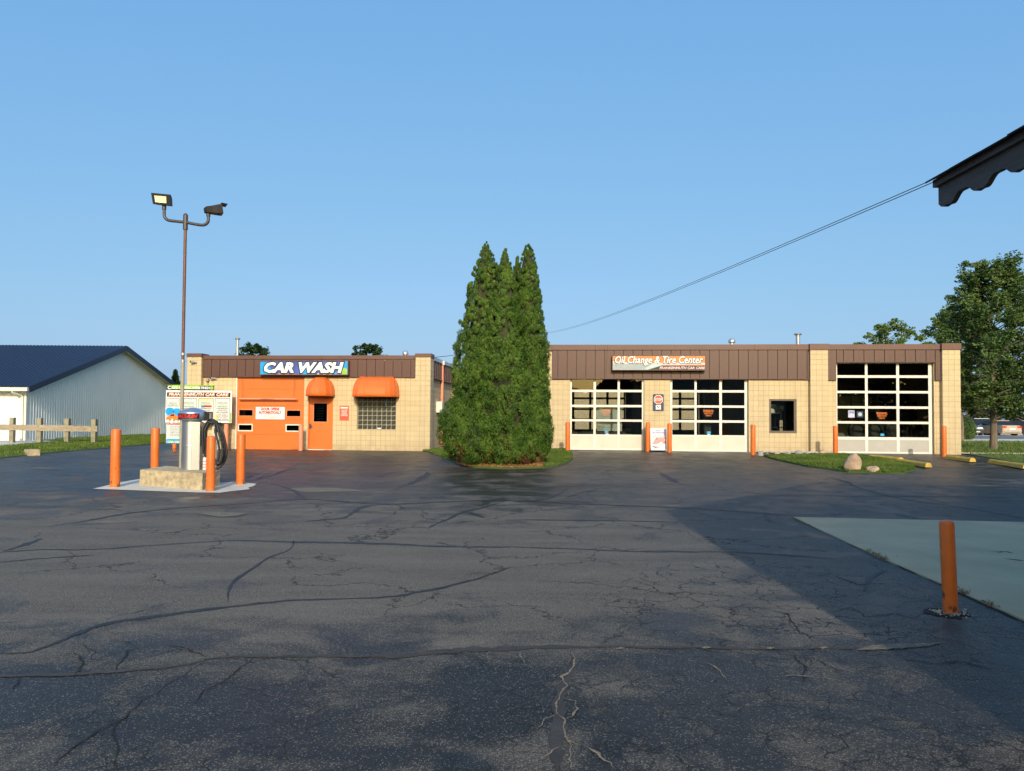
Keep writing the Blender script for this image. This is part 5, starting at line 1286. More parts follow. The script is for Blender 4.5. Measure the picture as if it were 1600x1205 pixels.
# light pole
PX = at_depth(282.5, 733, 16.75); ptop = at_depth(290, 340, 16.75).z - top; lx = (at_depth(290, 340, 16.75).x - PX.x)
LPo = thing('light_pole', 'tall brown pole with two black floodlights rising behind the vacuum', 'light pole', (PX.x, 16.75, top), 0)
zj = at_depth(286, 562, 16.75).z - top; k_ = lx / ptop
pp = lambda z: (k_ * z, 0, z)
mb = MB(); mb.tube([pp(0), pp(zj)], .041, 16); mb.build('lower_pole', 'pole_grey', LPo, True)
mb = MB(); mb.tube([pp(zj + .001), pp(ptop)], .034, 16); mb.build('upper_pole', 'pole_brown', LPo, True)
for z in (zj - .06, zj + .10):
    mb = MB(); mb.tube([pp(z), pp(z + .05)], .047, 16); mb.tube([(k_ * z + .045, -.02, z + .025), (k_ * z + .11, -.02, z + .025)], .008, 6); mb.build('clamp', 'galv', LPo, True)
mb = MB(); mb.tube([pp(ptop - .28), pp(ptop + .04)], .052, 16); mb.lathe(pp(ptop + .04), [(.052, 0), (.045, .03), (.02, .055)], 14); mb.build('crossarm_collar', 'pipe_dark', LPo, True)
def pxp(px, py, y=16.75): q = at_depth(px, py, y); return Vector((q.x - PX.x, y - 16.75, q.z - top))
armL = smooth_path([pxp(289.5, 347.5), pxp(276, 346), pxp(263, 344.2), pxp(257.3, 339), pxp(256.6, 331), pxp(256.5, 325)], 5)
mb = MB(); mb.tube(armL, .034, 12); mb.build('arm', 'pipe_dark', LPo, True)
armR = smooth_path([pxp(291, 347.5), pxp(305, 350.5), pxp(318, 351.8), pxp(324.5, 347.5), pxp(325.6, 341), pxp(325.6, 335)], 5)
mb = MB(); mb.tube(armR, .034, 12); mb.build('arm', 'pipe_dark', LPo, True)
c = pxp(256, 313.5); fL = MB()
pts = [pxp(239.3, 303.4), pxp(269, 306.2), pxp(269.8, 323), pxp(242, 320.2)]
fL.prism([(p.x, -.10, p.z) for p in pts][::-1], (0, .045, 0)); back = [Vector((p.x, 0, p.z)) for p in pts]; cc = sum(back, Vector()) / 4
bp = [cc + (p - cc) * .72 for p in back]
a0 = len(fL.v); fL.v += [(p.x, -.055, p.z) for p in pts] + [(p.x, .13, p.z) for p in bp]
for i in range(4): fL.face((a0 + i, a0 + (i + 1) % 4, a0 + 4 + (i + 1) % 4, a0 + 4 + i))
fL.face((a0 + 4, a0 + 5, a0 + 6, a0 + 7)); fl1 = fL.build('floodlight', 'black', LPo)
ln_ = [cc + (p - cc) * .62 for p in back]; mb = MB(); mb.prism([(p.x - .01, -.112, p.z - .01) for p in ln_][::-1], (0, .01, 0)); mb.build('lens', 'lens', fl1)
q = pxp(256.5, 325); mb = MB(); mb.tube([(q.x, 0, q.z - .04), (q.x, 0, q.z + .08)], .045, 12); mb.build('knuckle', 'pipe_dark', fl1, True)
c = pxp(334, 328); fR = MB()
a = pxp(320.5, 329.5); b = pxp(345, 325)
ax = (Vector((b.x, .16, b.z)) - Vector((a.x, -.05, a.z)))
prof = [(.045, 0.0), (.068, .05), (.078, .16), (.095, .27), (.108, .38)]
A0 = Vector((a.x, -.05, a.z)); dn = ax.normalized(); sv = dn.cross(Vector((0, 0, 1))).normalized(); uv = sv.cross(dn)
for r_0, t_0 in prof:
    cpt = A0 + dn * t_0
    for s1_, u1_ in ((-1, -1), (1, -1), (1, 1), (-1, 1)): fR.v.append(tuple(cpt + sv * r_0 * 1.3 * s1_ + uv * r_0 * u1_))
for i in range(4):
    for j in range(4): fR.face((4 * i + j, 4 * i + (j + 1) % 4, 4 * i + 4 + (j + 1) % 4, 4 * i + 4 + j))
fR.face((3, 2, 1, 0)); fR.face((16, 17, 18, 19)); fl2 = fR.build('floodlight', 'black', LPo)
cpt = A0 + dn * .382; mb = MB(); mb.v = [tuple(cpt + sv * .09 * s1_ + uv * .065 * u1_) for s1_, u1_ in ((-1, -1), (1, -1), (1, 1), (-1, 1))] + [tuple(cpt + dn * .01 + sv * .09 * s1_ + uv * .065 * u1_) for s1_, u1_ in ((-1, -1), (1, -1), (1, 1), (-1, 1))]
for q_ in ((3, 2, 1, 0), (4, 5, 6, 7), (0, 1, 5, 4), (1, 2, 6, 5), (2, 3, 7, 6), (3, 0, 4, 7)): mb.face(q_)
mb.build('lens', 'lens', fl2)
mb = MB(); vpt = A0 + dn * .37 + uv * .125; mb.prism([tuple(vpt + sv * .15), tuple(vpt - sv * .15), tuple(vpt - sv * .15 + dn * .13 - uv * .03), tuple(vpt + sv * .15 + dn * .13 - uv * .03)], tuple(uv * .008)); mb.build('visor', 'black', fl2)
q = pxp(325.6, 334); mb = MB(); mb.tube([(q.x, 0, q.z - .06), (q.x, 0, q.z + .04)], .045, 12); mb.build('knuckle', 'pipe_dark', fl2, True)

# ================================================================== MENU BOARD
Yb = 30.15; KB = Yb / 27.9
a = at_depth(259, 612, Yb); b = at_depth(362, 661, Yb)
MBd = thing('menu_board', 'wash menu board headed FRANKENMUTH CAR CARE with green strip on top', 'sign', ((a.x + b.x) / 2, Yb, gz(0, Yb)), -0.02)
z0_ = gz(0, Yb); ox = (a.x + b.x) / 2
def textm(n_, b_, p_, m_, x, z, y, w=None, h=None, **kw):
    return text(n_, b_, p_, m_, x, z, y, w=w and w * KB, h=h and h * KB, **kw)
def mp_(px, py): q = at_depth(px, py, Yb); return q.x - ox, q.z - z0_
def mrect(name, x0, y0, x1, y1, y, m, th=.003):
    xa, za = mp_(x0, y0); xb, zb = mp_(x1, y1); mb = MB(); mb.box(xa, xb, y, y + th, zb, za); return mb.build(name, m, MBd)
mrect('panel', 259, 610, 362, 661, 0, 'white', .04); mrect('top_strip', 260, 601.5, 334.5, 610.2, 0.0, 'lime', .03); mrect('lower_panel', 259.5, 661.4, 288, 693, 0.0, 'greywhite', .03)
mrect('strip_dark', 266, 607.8, 334, 610, -.003, 'ink'); mrect('strip_dark', 311, 603, 334.4, 610, -.0045, 'ink', .0015); mrect('strip_dark', 260, 602, 267, 609.5, -.003, 'ink')
x_, z_ = mp_(264, 605.5); textm('lettering', 'C', MBd, 'white', x_, z_, -.007, h=.14, bold=.05)
x_, z_ = mp_(298, 606); textm('lettering', 'ADD CERAMIC SHINE FINISH', MBd, 'white', x_, z_, -.007, w=1.45, h=.10, bold=.03)
xa, za = mp_(331, 606.5); mb = MB(); mb.lathe((xa, -.009, za), [(.03, 0), (.075, 0), (.075, .002), (.03, .002)], 12, 'y'); mb.build('green_swirl', 'lime', MBd)
mrect('header_band', 260.5, 613, 360.5, 620.8, -.004, 'ink')
x_, z_ = mp_(310.5, 617); textm('lettering', 'FRANKENMUTH CAR CARE', MBd, 'print_orange', x_, z_, -.0065, w=2.30, h=.145, bold=.045, shear=.2)
textm('lettering', 'FRANKENMUTH CAR CARE', MBd, 'white', x_, z_ + .018, -.0085, w=2.26, h=.09, bold=.02, shear=.2)
for x0, x1, hm, nm, rows in ((260, 280, 'pink', 'BRONZE $9', 2), (283, 307.5, 'print_grey', 'SILVER $13', 9), (310, 333.5, 'gold', 'GOLD $15', 9), (336, 359.8, 'print_grey', 'PLATINUM $18', 10)):
    yb_ = 635.5 if rows == 2 else 658
    mrect('column_border', x0, 622.3, x1, yb_, -.004, 'ink'); mrect('column_panel', x0 + .6, 623.0, x1 - .6, yb_ - .5, -.0055, 'greywhite', .001); mrect('column_header', x0 + .6, 623.0, x1 - .6, 627.2, -.007, hm, .001)
    x_, z_ = mp_((x0 + x1) / 2, 625.2); textm('lettering', nm, MBd, 'white', x_, z_, -.0085, w=(x1 - x0 - 3) * .0241, h=.075, bold=.04)
    lines = ['EXTERIOR WASH', 'SHAMPOO', 'TRIPLE FOAM WAX', 'UNDERBODY', 'CLEAR COAT', 'RIM CLEANER', 'AIR DRY', 'RAIN SHIELD', 'WAX SEAL', 'TIRE SHINE']
    for k in range(rows):
        x_, z_ = mp_((x0 + x1) / 2, 629.8 + k * 2.9 if rows > 2 else 630 + k * 3)
        mm_ = 'ink' if not (rows > 8 and k in (1, 6, 8)) else ('lime' if k == 1 else 'red')
        textm('lettering', lines[k], MBd, mm_, x_, z_, -.0085, w=(x1 - x0 - 5) * .0241 * (1 if k % 2 else .8), h=.034, bold=.02)
mrect('gold_mark', 318, 633.5, 331, 636.5, -.0092, 'red', .001); mrect('gold_mark', 314.5, 633.5, 318.3, 637, -.0092, 'sticker_blue', .001)
# picture of an orange car in foam under blue brushes
mrect('picture', 259.3, 637.5, 284, 660.8, -.004, 'print_grey')
for px, py, r in ((265, 643, .17), (276, 644.5, .17), (284, 646, .14)):
    x_, z_ = mp_(px, py); mb = MB(); mb.lathe((x_, -.007, z_), [(r * .3, 0), (r, 0), (r, .002), (r * .3, .002)], 16, 'y'); mb.build('blue_brush', 'sky_blue', MBd)
P_ = [mp_(px, py) for px, py in ((259.5, 657), (259.5, 652), (263.5, 650.5), (266.5, 647), (271.5, 646), (275, 649.5), (279, 651), (281, 654), (280, 658), (262, 658))]
mb = MB(); mb.prism([(x, -.0095, z) for x, z in P_], (0, .002, 0)); mb.build('picture_car', 'print_orange', MBd)
P_ = [mp_(px, py) for px, py in ((265, 650.3), (267.3, 647.6), (271.2, 647), (273, 650))]
mb = MB(); mb.prism([(x, -.0115, z) for x, z in P_], (0, .0015, 0)); mb.build('picture_window', 'ink', MBd)
for px, py, r in ((262, 658, .06), (268, 659.3, .07), (275, 659, .06), (281, 658.5, .05), (269, 655.5, .03)):
    x_, z_ = mp_(px, py); mb = MB(); mb.lathe((x_, -.0125, z_), [(r * .1, 0), (r, 0), (r, .001), (r * .1, .001)], 12, 'y'); mb.build('foam', 'white', MBd)
x_, z_ = mp_(271.5, 662.5); textm('lettering', 'Unlimited', MBd, 'red', x_, z_, -.003, w=.52, h=.075, bold=.04, shear=.3)
for k in range(7):
    x_, z_ = mp_(273.5, 666.5 + k * 2.4); textm('lettering', ['WASH ANY DAY', 'EACH MONTH', 'NO CONTRACTS', 'CANCEL ANY TIME', 'FAMILY PLANS', 'ASK INSIDE', 'FOR DETAILS'][k], MBd, 'ink', x_, z_, -.002, w=.38 + .05 * (k % 2), h=.024, bold=.01)
mrect('lower_band', 259.6, 686, 287.8, 692.9, -.003, 'sky_blue'); x_, z_ = mp_(273, 690.6); textm('lettering', 'CAR CARE', MBd, 'yellow_bright', x_, z_, -.006, w=.56, h=.085, bold=.05)
x_, z_ = mp_(355.5, 655); mb = MB(); P_ = [mp_(px, py) for px, py in ((357, 660), (361.5, 660), (361.5, 643), (360, 648), (360.3, 654))]; mb.prism([(x, -.006, z) for x, z in P_], (0, .002, 0)); mb.build('green_swoosh', 'lime', MBd)
for px in (284, 297, 341):
    x_, _ = mp_(px, 650); mb = MB(); mb.box(x_ - .04, x_ + .04, .045, .12, -.05, 2.0 if px > 284 else 1.3); mb.build('leg', 'galv', MBd)
# ================================================================== SANDWICH BOARD
a = at_ground(1029.5, 706.5)
SB = thing('sandwich_board', 'sandwich board with lilac poster of a red car between two bollards', 'sign', a, -TH)
hB = at_depth(1029, 669.5, a.y).z - a.z; lean = .22
def sb_rect(name, x0, x1, z0, z1, off, m, th=.002):
    y = lambda z: lean * z / hB - off; mb = MB(); mb.v = [(x0, y(z0), z0), (x1, y(z0), z0), (x1, y(z1), z1), (x0, y(z1), z1), (x0, y(z0) + th, z0), (x1, y(z0) + th, z0), (x1, y(z1) + th, z1), (x0, y(z1) + th, z1)]
    for q in ((0, 1, 2, 3), (7, 6, 5, 4), (4, 5, 1, 0), (5, 6, 2, 1), (6, 7, 3, 2), (7, 4, 0, 3)): mb.face(q)
    return mb.build(name, m, SB)
def sb_poly(name, pts, off, m):
    mb = MB(); mb.poly([(x, lean * z / hB - off, z) for x, z in pts]); return mb.build(name, m, SB)
sb_rect('panel', -.31, .31, .07, hB, 0, 'white', .02); sb_rect('poster', -.29, .29, .62, hB - .02, .004, 'lilac'); sb_rect('poster', -.29, .29, .48, .66, .006, 'pink')
sb_rect('poster', -.29, .29, .13, .3, .004, 'white')
sb_poly('picture_car', [(-.26, .30), (-.20, .42), (.0, .52), (.10, .56), (.28, .55), (.29, .34), (.18, .32), (.12, .40), (.04, .36), (-.05, .31)], .009, 'salmon')
sb_poly('picture_window', [(-.20, .40), (-.13, .50), (-.08, .56), (.05, .55), (-.02, .50), (-.14, .43)], .011, 'navy')
sb_poly('picture_lamp', [(.20, .46), (.27, .44), (.27, .49), (.22, .50)], .011, 'white'); sb_poly('picture_mark', [(-.27, .22), (-.1, .14), (-.05, .16), (-.2, .24)], .007, 'ink'); sb_poly('picture_mark', [(-.15, .23), (-.02, .15), (.28, .15), (.28, .17), (.02, .18), (-.1, .24)], .007, 'salmon')
def sbt(s_, z, w_, h_, m_):
    o = text('lettering', s_, SB, m_, 0, z, lean * z / hB - .010, w=w_, h=h_, bold=.02); o.rotation_euler = (-math.atan(lean / hB), 0, 0)
sbt("DON'T", hB - .09, .18, .05, 'navy'); sbt('GET OVERHEATED', hB - .17, .46, .055, 'navy'); sbt('COOLANT SERVICE', hB - .34, .4, .03, 'salmon')
mb = MB(); mb.v = [(-.31, lean * 2, .03), (.31, lean * 2, .03), (.31, lean + .03, hB - .02), (-.31, lean + .03, hB - .02), (-.31, lean * 2 + .02, .03), (.31, lean * 2 + .02, .03), (.31, lean + .05, hB - .02), (-.31, lean + .05, hB - .02)]
for q in ((0, 1, 2, 3), (7, 6, 5, 4), (4, 5, 1, 0), (5, 6, 2, 1), (6, 7, 3, 2), (7, 4, 0, 3)): mb.face(q)
mb.build('back_panel', 'black', SB)
for x in (-.22, .22):
    mb = MB(); mb.box(x - .03, x + .03, -.01, .03, 0, .068); mb.build('foot', 'black', SB)

# ================================================================== STONES, KERB STOPS
def boulder(lab, px, pyb, wpx, hpx, m_, seed, dep=None, taper=0.55, grp=None, cat='boulder', shape=None):
    g = at_ground(px, pyb); sc1 = g.y / FPX; W_, H_ = wpx * sc1, hpx * sc1; r = random.Random(seed)
    bm = bmesh.new(); bmesh.ops.create_icosphere(bm, subdivisions=4, radius=1)
    from mathutils import noise as mn
    pl = [(Vector((r.gauss(0, 1), r.gauss(0, 1), r.gauss(0, .7))).normalized(), r.uniform(.68, .9)) for _ in range(11)]
    for v in bm.verts:
        c = v.co.copy()
        for nn, dd in pl:
            e = c.dot(nn) - dd
            if e > 0: c -= nn * e * .85
        c += c.normalized() * (mn.noise(c * 2.1 + Vector((seed, 0, 0))) * .10 + mn.noise(c * 6) * .03)
        x, y, z = c; zz = (z + 1) / 2
        if shape == 'tall': x = x * (1 - .42 * max(0, zz - .35) / .65) + .22 * zz; 
        v.co = (x * W_ / 2, y * (dep or W_ * .8) / 2, max(-.12, zz * (H_ + .12) - .12))
    me = bpy.data.meshes.new('boulder'); bm.to_mesh(me); bm.free(); me.materials.append(M[m_]); me.polygons.foreach_set('use_smooth', [True] * len(me.polygons))
    o = link('boulder', me, None, (g.x, g.y, g.z + .03)); tag(o, lab, cat, grp); return o
boulder('large upright tan boulder on the small grass island', 1331.5, 737.5, 30, 28, 'rock', 3, shape='tall')
boulder('low tan boulder right of the large one on the grass island', 1364, 739.5, 24, 10.5, 'rock', 5)
boulder('tan boulder against the service building wall left of the tall bay', 1285, 711.5, 17, 8, 'rock', 9)
boulder('wide grey stone at the wall foot under the office window', 1248, 711.2, 15, 6.2, 'rock_grey', 12); boulder('small grey stone beside the corner pier', 1261, 711.8, 10, 4.5, 'rock_grey', 14)
boulder('grey stone at the wall foot beside the middle bay bollard', 1188, 712.4, 10, 6.5, 'rock_grey', 17); boulder('flat grey stone left of the office window in the gravel', 1231, 711.8, 12, 4.5, 'rock_grey', 19)
boulder('little pale stone in the gravel near the middle bay bollard', 1198, 712.6, 7, 3.6, 'rock_grey', 21); boulder('flat reddish stone under the left side of the office window', 1214, 712, 13, 4, 'rock', 23)
# gravel strips
def gravel(regs, n, lab, r0=.045):
    r = random.Random(n); mb = MB()
    for _ in range(n):
        O_, s0, s1, d0, d1 = regs[r.randrange(len(regs))]; p = on_wall(O_, r.uniform(s0, s1), r.uniform(d0, d1), 0); q = r0 * r.uniform(.5, 1.3); a = len(mb.v); z = gz(p.x, p.y) + .03
        an = r.uniform(0, 6.3); ca, sa = math.cos(an), math.sin(an)
        for x, y, zz in ((1, 0, .1), (.3, .8, .0), (-.7, .5, .1), (-.9, -.4, 0), (.2, -.9, .1), (.4, .2, .8), (-.4, -.1, .7)):
            mb.v.append((p.x + (x * ca - y * sa) * q, p.y + (x * sa + y * ca) * q, z + zz * q))
        for f in ((0, 1, 5), (1, 2, 6), (1, 6, 5), (2, 3, 6), (3, 4, 6), (4, 5, 6), (4, 0, 5)): mb.face([a + i for i in f])
    o = mb.build('gravel', 'gravel'); tag(o, lab, kind='stuff')
gravel([(O_OIL, so_(1182), so_(1299), -.75, -.02)], 1500, 'pale gravel strip at the foot of the office wall')
gravel([(O_OIL, so_(848), so_(884), -.5, -.02)], 400, 'pale gravel at the wall left of the leftmost bay')
gravel([(O_CW, RP[1] + .05, RP[1] + .6, 1.0, 5.5)], 700, 'pale gravel along the car wash side wall')
p = Vector((17.3, 29.5, 0)); gravel([(O_OIL, sR + .3, sR + 2.8, .2, .6)], 300, 'pale gravel beyond the right corner pier')
def kerb(lab, a, b):
    A, B = at_ground(*a), at_ground(*b); d = (B - A); Ln = d.length; t = thing('parking_block', lab, 'parking block', (A.x, A.y, A.z + .008), math.atan2(d.y, d.x), 'yellow parking blocks')
    mb = MB(); pr = [(-.10, 0), (.10, 0), (.075, .09), (.04, .125), (-.04, .125), (-.075, .09)]
    bm = bmesh.new(); ring_ = []
    n = 12
    for i in range(n + 1):
        x = Ln * i / n; ring_.append([bm.verts.new((x, y + random.uniform(-.002, .002), z + (random.uniform(-.003, .003) if z else 0))) for y, z in pr])
    for i in range(n):
        for j in range(6): bm.faces.new((ring_[i][j], ring_[i][(j + 1) % 6], ring_[i + 1][(j + 1) % 6], ring_[i + 1][j]))
    bm.faces.new(ring_[0]); bm.faces.new(ring_[-1][::-1]); bmesh.ops.recalc_face_normals(bm, faces=bm.faces[:])
    me = bpy.data.meshes.new('block'); bm.to_mesh(me); bm.free(); me.materials.append(M['yellow']); link('block', me, t)
    for x in (.3, Ln - .3):
        m2 = MB(); m2.lathe((x, 0, .125), [(.012, 0), (.012, .006)], 8); m2.build('pin', 'pipe_dark', t)
kerb('yellow parking block at the upper right of the boulder island', (1361, 716.5), (1408, 723)); kerb('yellow parking block ending at the tip of the boulder island', (1404, 723.5), (1451, 732.5))
kerb('yellow parking block at the foot of the right corner pier', (1480, 717.5), (1520, 723.5)); kerb('yellow parking block cut by the right picture edge', (1548, 724), (1604, 735))
# wooden block
g = at_ground(50, 711.5); o = thing('timber_block', 'short timber block at the asphalt edge on the left', 'timber', g, .75)
mb = MB(); mb.box(-.17, .17, -.35, .35, 0, .20); mb.build('timber', 'island', o)

# ================================================================== GUARD RAIL
GR = thing('guard_rail', 'weathered timber rail on square posts before the white shed', 'fence', at_ground(147, 691.5), 0)
g0 = at_ground(147, 691.5)
pts_ = [(147, 690.8), (105, 689.6), (62, 687.8), (19, 686.4), (-26, 685)]
W0 = []
for px, py in pts_:
    y = 35.3 + (147 - px) * .008; q = at_depth(px, py, y); W0.append(Vector((q.x, q.y, gz(q.x, q.y))))
for i, q in enumerate(W0):
    ztop_ = at_depth(pts_[i][0], (655.2, 654.2, 653.4, 652.6, 651.8)[i], q.y).z; mb = MB(); mb.box(-.10, .10, -.10, .10, -.1, ztop_ - q.z); o = mb.build('post', 'post_wood', GR, loc=q - g0)
za = [at_depth(px, py, W0[i].y).z for i, (px, py) in enumerate(((147, 665.5), (105, 664.8), (62, 664.0), (19, 663.4), (-26, 662.8)))]
for i in (0, 2):
    j = min(i + 2, 4); A = W0[i] - g0; B = W0[j] - g0; e = .22 if i == 0 else 0
    hgt = .285; mb = MB(); A_, B_ = Vector((A.x + e, A.y - .155, za[i] - g0.z)), Vector((B.x + .01, B.y - .155, za[j] - g0.z))
    mb.v = [tuple(A_), tuple(B_), tuple(B_ - Vector((0, 0, hgt))), tuple(A_ - Vector((0, 0, hgt)))] + [tuple(p_ + Vector((0, .05, 0))) for p_ in (A_, B_, B_ - Vector((0, 0, hgt)), A_ - Vector((0, 0, hgt)))]
    for q_ in ((0, 1, 2, 3), (7, 6, 5, 4), (0, 4, 5, 1), (1, 5, 6, 2), (2, 6, 7, 3), (3, 7, 4, 0)): mb.face(q_)
    mb.build('rail', 'wood', GR)

# ================================================================== WHITE SHED
xs = -25.6
ye = 39.0; zb = .2
eL = at_depth(39, 602, 39.0); yr = 48.6; apx = ray(195, 541); zr_ = CAMZ + apx.z * (xs + .3) / apx.x; yr = apx.y * (xs + .3) / apx.x
er = ray(262, 598); yR = er.y * xs / er.x; zR = CAMZ + er.z * xs / er.x
SH = thing('white_shed', 'long white metal shed with navy ribbed roof', 'shed', (xs, ye, zb), 0)
zE = eL.z - zb; zA = zr_ - zb - .05; zRr = zR - zb; dA = yr - ye; dR = yR - ye
mb = MB()   # gable wall with thickness
mb.prism([(0, 0, -.2), (0, dR, -.2), (0, dR, zRr), (0, dA, zA - .12), (0, 0, zE - .1)], (-.2, 0, 0)); mb.build('gable_wall', 'shed_white', SH)
mb = MB(); mb.box(-45, -.2, 0.0, .2, -.2, zE - .15); mb.box(-45, -.2, dR - .2, dR, -.2, zRr - .15); mb.build('long_wall', 'shed_white', SH)
mb = MB(); y = .15
while y < dR:     # ribs of the siding
    ztp = (zE - .1 + (zA - .02 - zE) * y / dA) if y < dA else (zA - .12 + (zRr - zA + .12) * (y - dA) / (dR - dA))
    mb.v += [(0.0005, y - .045, 0), (0.035, y - .016, 0), (0.035, y + .016, 0), (0.0005, y + .045, 0), (0.0005, y - .045, ztp - .05), (0.035, y - .016, ztp - .05), (0.035, y + .016, ztp - .05), (0.0005, y + .045, ztp - .05)]
    a_ = len(mb.v) - 8
    for q in ((0, 1, 5, 4), (1, 2, 6, 5), (2, 3, 7, 6), (4, 5, 6, 7)): mb.face([a_ + i for i in q])
    y += .2286
x = -.3
while x > -24:
    mb.v += [(x + .045, -.0005, 0), (x + .016, -.03, 0), (x - .016, -.03, 0), (x - .045, -.0005, 0), (x + .045, -.0005, zE - .2), (x + .016, -.03, zE - .2), (x - .016, -.03, zE - .2), (x - .045, -.0005, zE - .2)]
    a_ = len(mb.v) - 8
    for q in ((3, 2, 6, 7), (2, 1, 5, 6), (1, 0, 4, 5)): mb.face([a_ + i for i in q])
    x -= .2286
o = mb.build('siding_ribs', 'shed_white', SH); o['kind'] = 'stuff'
mb = MB(); mb.box(-.06, .05, -.05, -.001, 0, zE - .12); mb.box(.0005, .05, 0.0, .08, 0, zE - .12); mb.build('corner_trim', 'white_frame', SH)
ov = .45
def slope(ya, za_, yb_, zb_2, name):
    n_ = Vector((0, -(zb_2 - za_), (yb_ - ya))).normalized(); n_ = n_ if n_.z > 0 else -n_
    mb = MB(); mb.prism([(ov, ya, za_), (ov, yb_, zb_2), (-45, yb_, zb_2), (-45, ya, za_)], tuple(n_ * .05)); r = mb.build(name, 'navy_roof', SH)
    mb = MB(); x = ov - .1; A = Vector((0, ya, za_)) + n_ * .0505; B = Vector((0, yb_, zb_2)) + n_ * .0505
    while x > -30:
        a_ = len(mb.v); X_ = Vector((x, 0, 0)); w_ = Vector((.03, 0, 0))
        mb.v += [tuple(A + X_ - w_ * 1.6), tuple(A + X_ + w_ * 1.6), tuple(A + X_ + w_ + n_ * .035), tuple(A + X_ - w_ + n_ * .035), tuple(B + X_ - w_ * 1.6), tuple(B + X_ + w_ * 1.6), tuple(B + X_ + w_ + n_ * .035), tuple(B + X_ - w_ + n_ * .035)]
        for q in ((0, 1, 2, 3), (7, 6, 5, 4), (1, 5, 6, 2), (2, 6, 7, 3), (3, 7, 4, 0)): mb.face([a_ + i for i in q])
        x -= .2286
    o = mb.build('roof_ribs', 'navy_roof', r); o['kind'] = 'stuff'
    # rake trim and soffit
    mb = MB(); d_ = Vector((0, 0, -.26)); mb.prism([Vector((ov + .001, ya, za_)) + n_ * .06, Vector((ov + .001, yb_, zb_2)) + n_ * .06, Vector((ov + .001, yb_, zb_2)) + d_, Vector((ov + .001, ya, za_)) + d_], (.03, 0, 0)); mb.build('rake_trim', 'navy_roof', SH)
    mb = MB(); mb.prism([Vector((.04, ya, za_ - .13)), Vector((.04, yb_, zb_2 - .13)), Vector((ov - .002, yb_, zb_2 - .13)), Vector((ov - .002, ya, za_ - .13))], (0, 0, -.02)); mb.build('soffit', 'white_frame', SH)
sl1 = (zA - zE) / dA; sl2 = (zRr - zA) / (dR - dA)
slope(-.45, zE - .45 * sl1, dA - .001, zA, 'front_roof'); slope(dA + .001, zA, dR + .45, zRr + .45 * sl2, 'rear_roof')
mb = MB(); mb.box(-45, ov, -.62, -.47, zE - .32, zE - .14); mb.build('gutter', 'white_frame', SH)
mb = MB(); mb.tube(smooth_path([(-.35, -.54, zE - .3), (-.35, -.50, zE - .42), (-.15, -.12, zE - .55), (-.12, -.09, zE - .9), (-.12, -.09, .2), (-.12, -.25, .1)], 4), .05, 8); mb.build('downspout', 'white_frame', SH)

# ================================================================== SHOP WITH THE EAVE (camera side)
tip = at_depth(1466, 281, 5.36); ex, ey, ez = tip.x, 5.36, tip.z
SP = thing('corner_shop', 'dark eaves corner of the shop at the upper right edge', 'building', (ex, ey, 0), 0)
yb0 = -14.0
mb = MB()
# scalloped valance board
N_ = 900; Lb = ey - yb0; y = 0; prof = []
import math as _m
def scal(u):   # u metres from the tip; drop below the top edge
    p = (u - .10) / .375; f = p - _m.floor(p)
    return .178 + .038 * _m.cos(2 * _m.pi * f) + .012 * abs(_m.sin(_m.pi * f)) - .006 * _m.cos(6 * _m.pi * f)
us = [Lb * 0 + 0.0125 * i for i in range(int(5.0 / .0125))]
top_ = -.055
a0 = 0
for u in us:
    z1_ = ez + top_; z0_2 = ez - scal(u)
    mb.v += [(0.0, -u, z1_), (0.0, -u, z0_2), (.038, -u, z0_2), (.038, -u, z1_)]
k = len(us)
for i in range(k - 1):
    a_ = 4 * i; b_3 = a_ + 4
    mb.face((a_, a_ + 1, b_3 + 1, b_3)); mb.face((a_ + 1, a_ + 2, b_3 + 2, b_3 + 1)); mb.face((a_ + 2, a_ + 3, b_3 + 3, b_3 + 2)); mb.face((a_ + 3, a_, b_3, b_3 + 3))
mb.face((0, 3, 2, 1)); mb.face((4 * k - 4, 4 * k - 3, 4 * k - 2, 4 * k - 1)); 
vo = mb.build('scalloped_board', 'shop_dark', SP)
mb = MB(); mb.box(0, .038, yb0 - ey, -us[-1] - .001, ez - .2, ez + top_); mb.build('valance_board', 'shop_dark', SP)
mb = MB(); mb.box(-.03, .035, yb0 - ey, 0.02, ez + top_ + .001, ez - .001); mb.build('trim_board', 'shop_dark', SP)
# shingles along the eave, each course tab a piece
sh = MB(); sh.box(0, .5, -.30, 0, 0, .012); sho = sh.build('shingle', 'shingle', SP); shm = sho.data; bpy.data.objects.remove(sho)
slp = .52; r_ = random.Random(4)
for i in range(16):
    o = piece('shingle', shm, SP, (-.065 - r_.uniform(0, .012), .045 - i * .305, ez - .016 + r_.uniform(0, .003))); o.rotation_euler = (0, -math.atan(slp), 0)
mb = MB()  # roof mass: two slopes; ridge runs along y
apx_, apz = 5.25, ez + 2.62; rx_, rz_ = 12.5, ez + 1.35
mb.prism([(-.02, .02, ez + .0), (apx_, .02, apz), (rx_, .02, rz_), (rx_, .02, rz_ - .15), (apx_, .02, apz - .18), (.06, .02, ez - .13)], (0, yb0 - ey, 0)); mb.build('roof', 'shingle', SP)
mb = MB(); mb.box(.75, 12.0, yb0 - ey + .5, -.60, 0.0, ez - .1); mb.prism([(.75, -.6, ez - .0999), (12.0, -.6, ez - .0999), (12.0, -.6, rz_ - .14), (apx_, -.6, apz - .22), (.75, -.6, ez + .2)][::-1], (0, yb0 - ey + 1.1, 0)); mb.build('wall', 'shop_wall', SP)
mb = MB(); mb.box(.742, .7495, -3.2, -1.6, .9, 2.1); mb.build('window', 'glass_dark', SP)
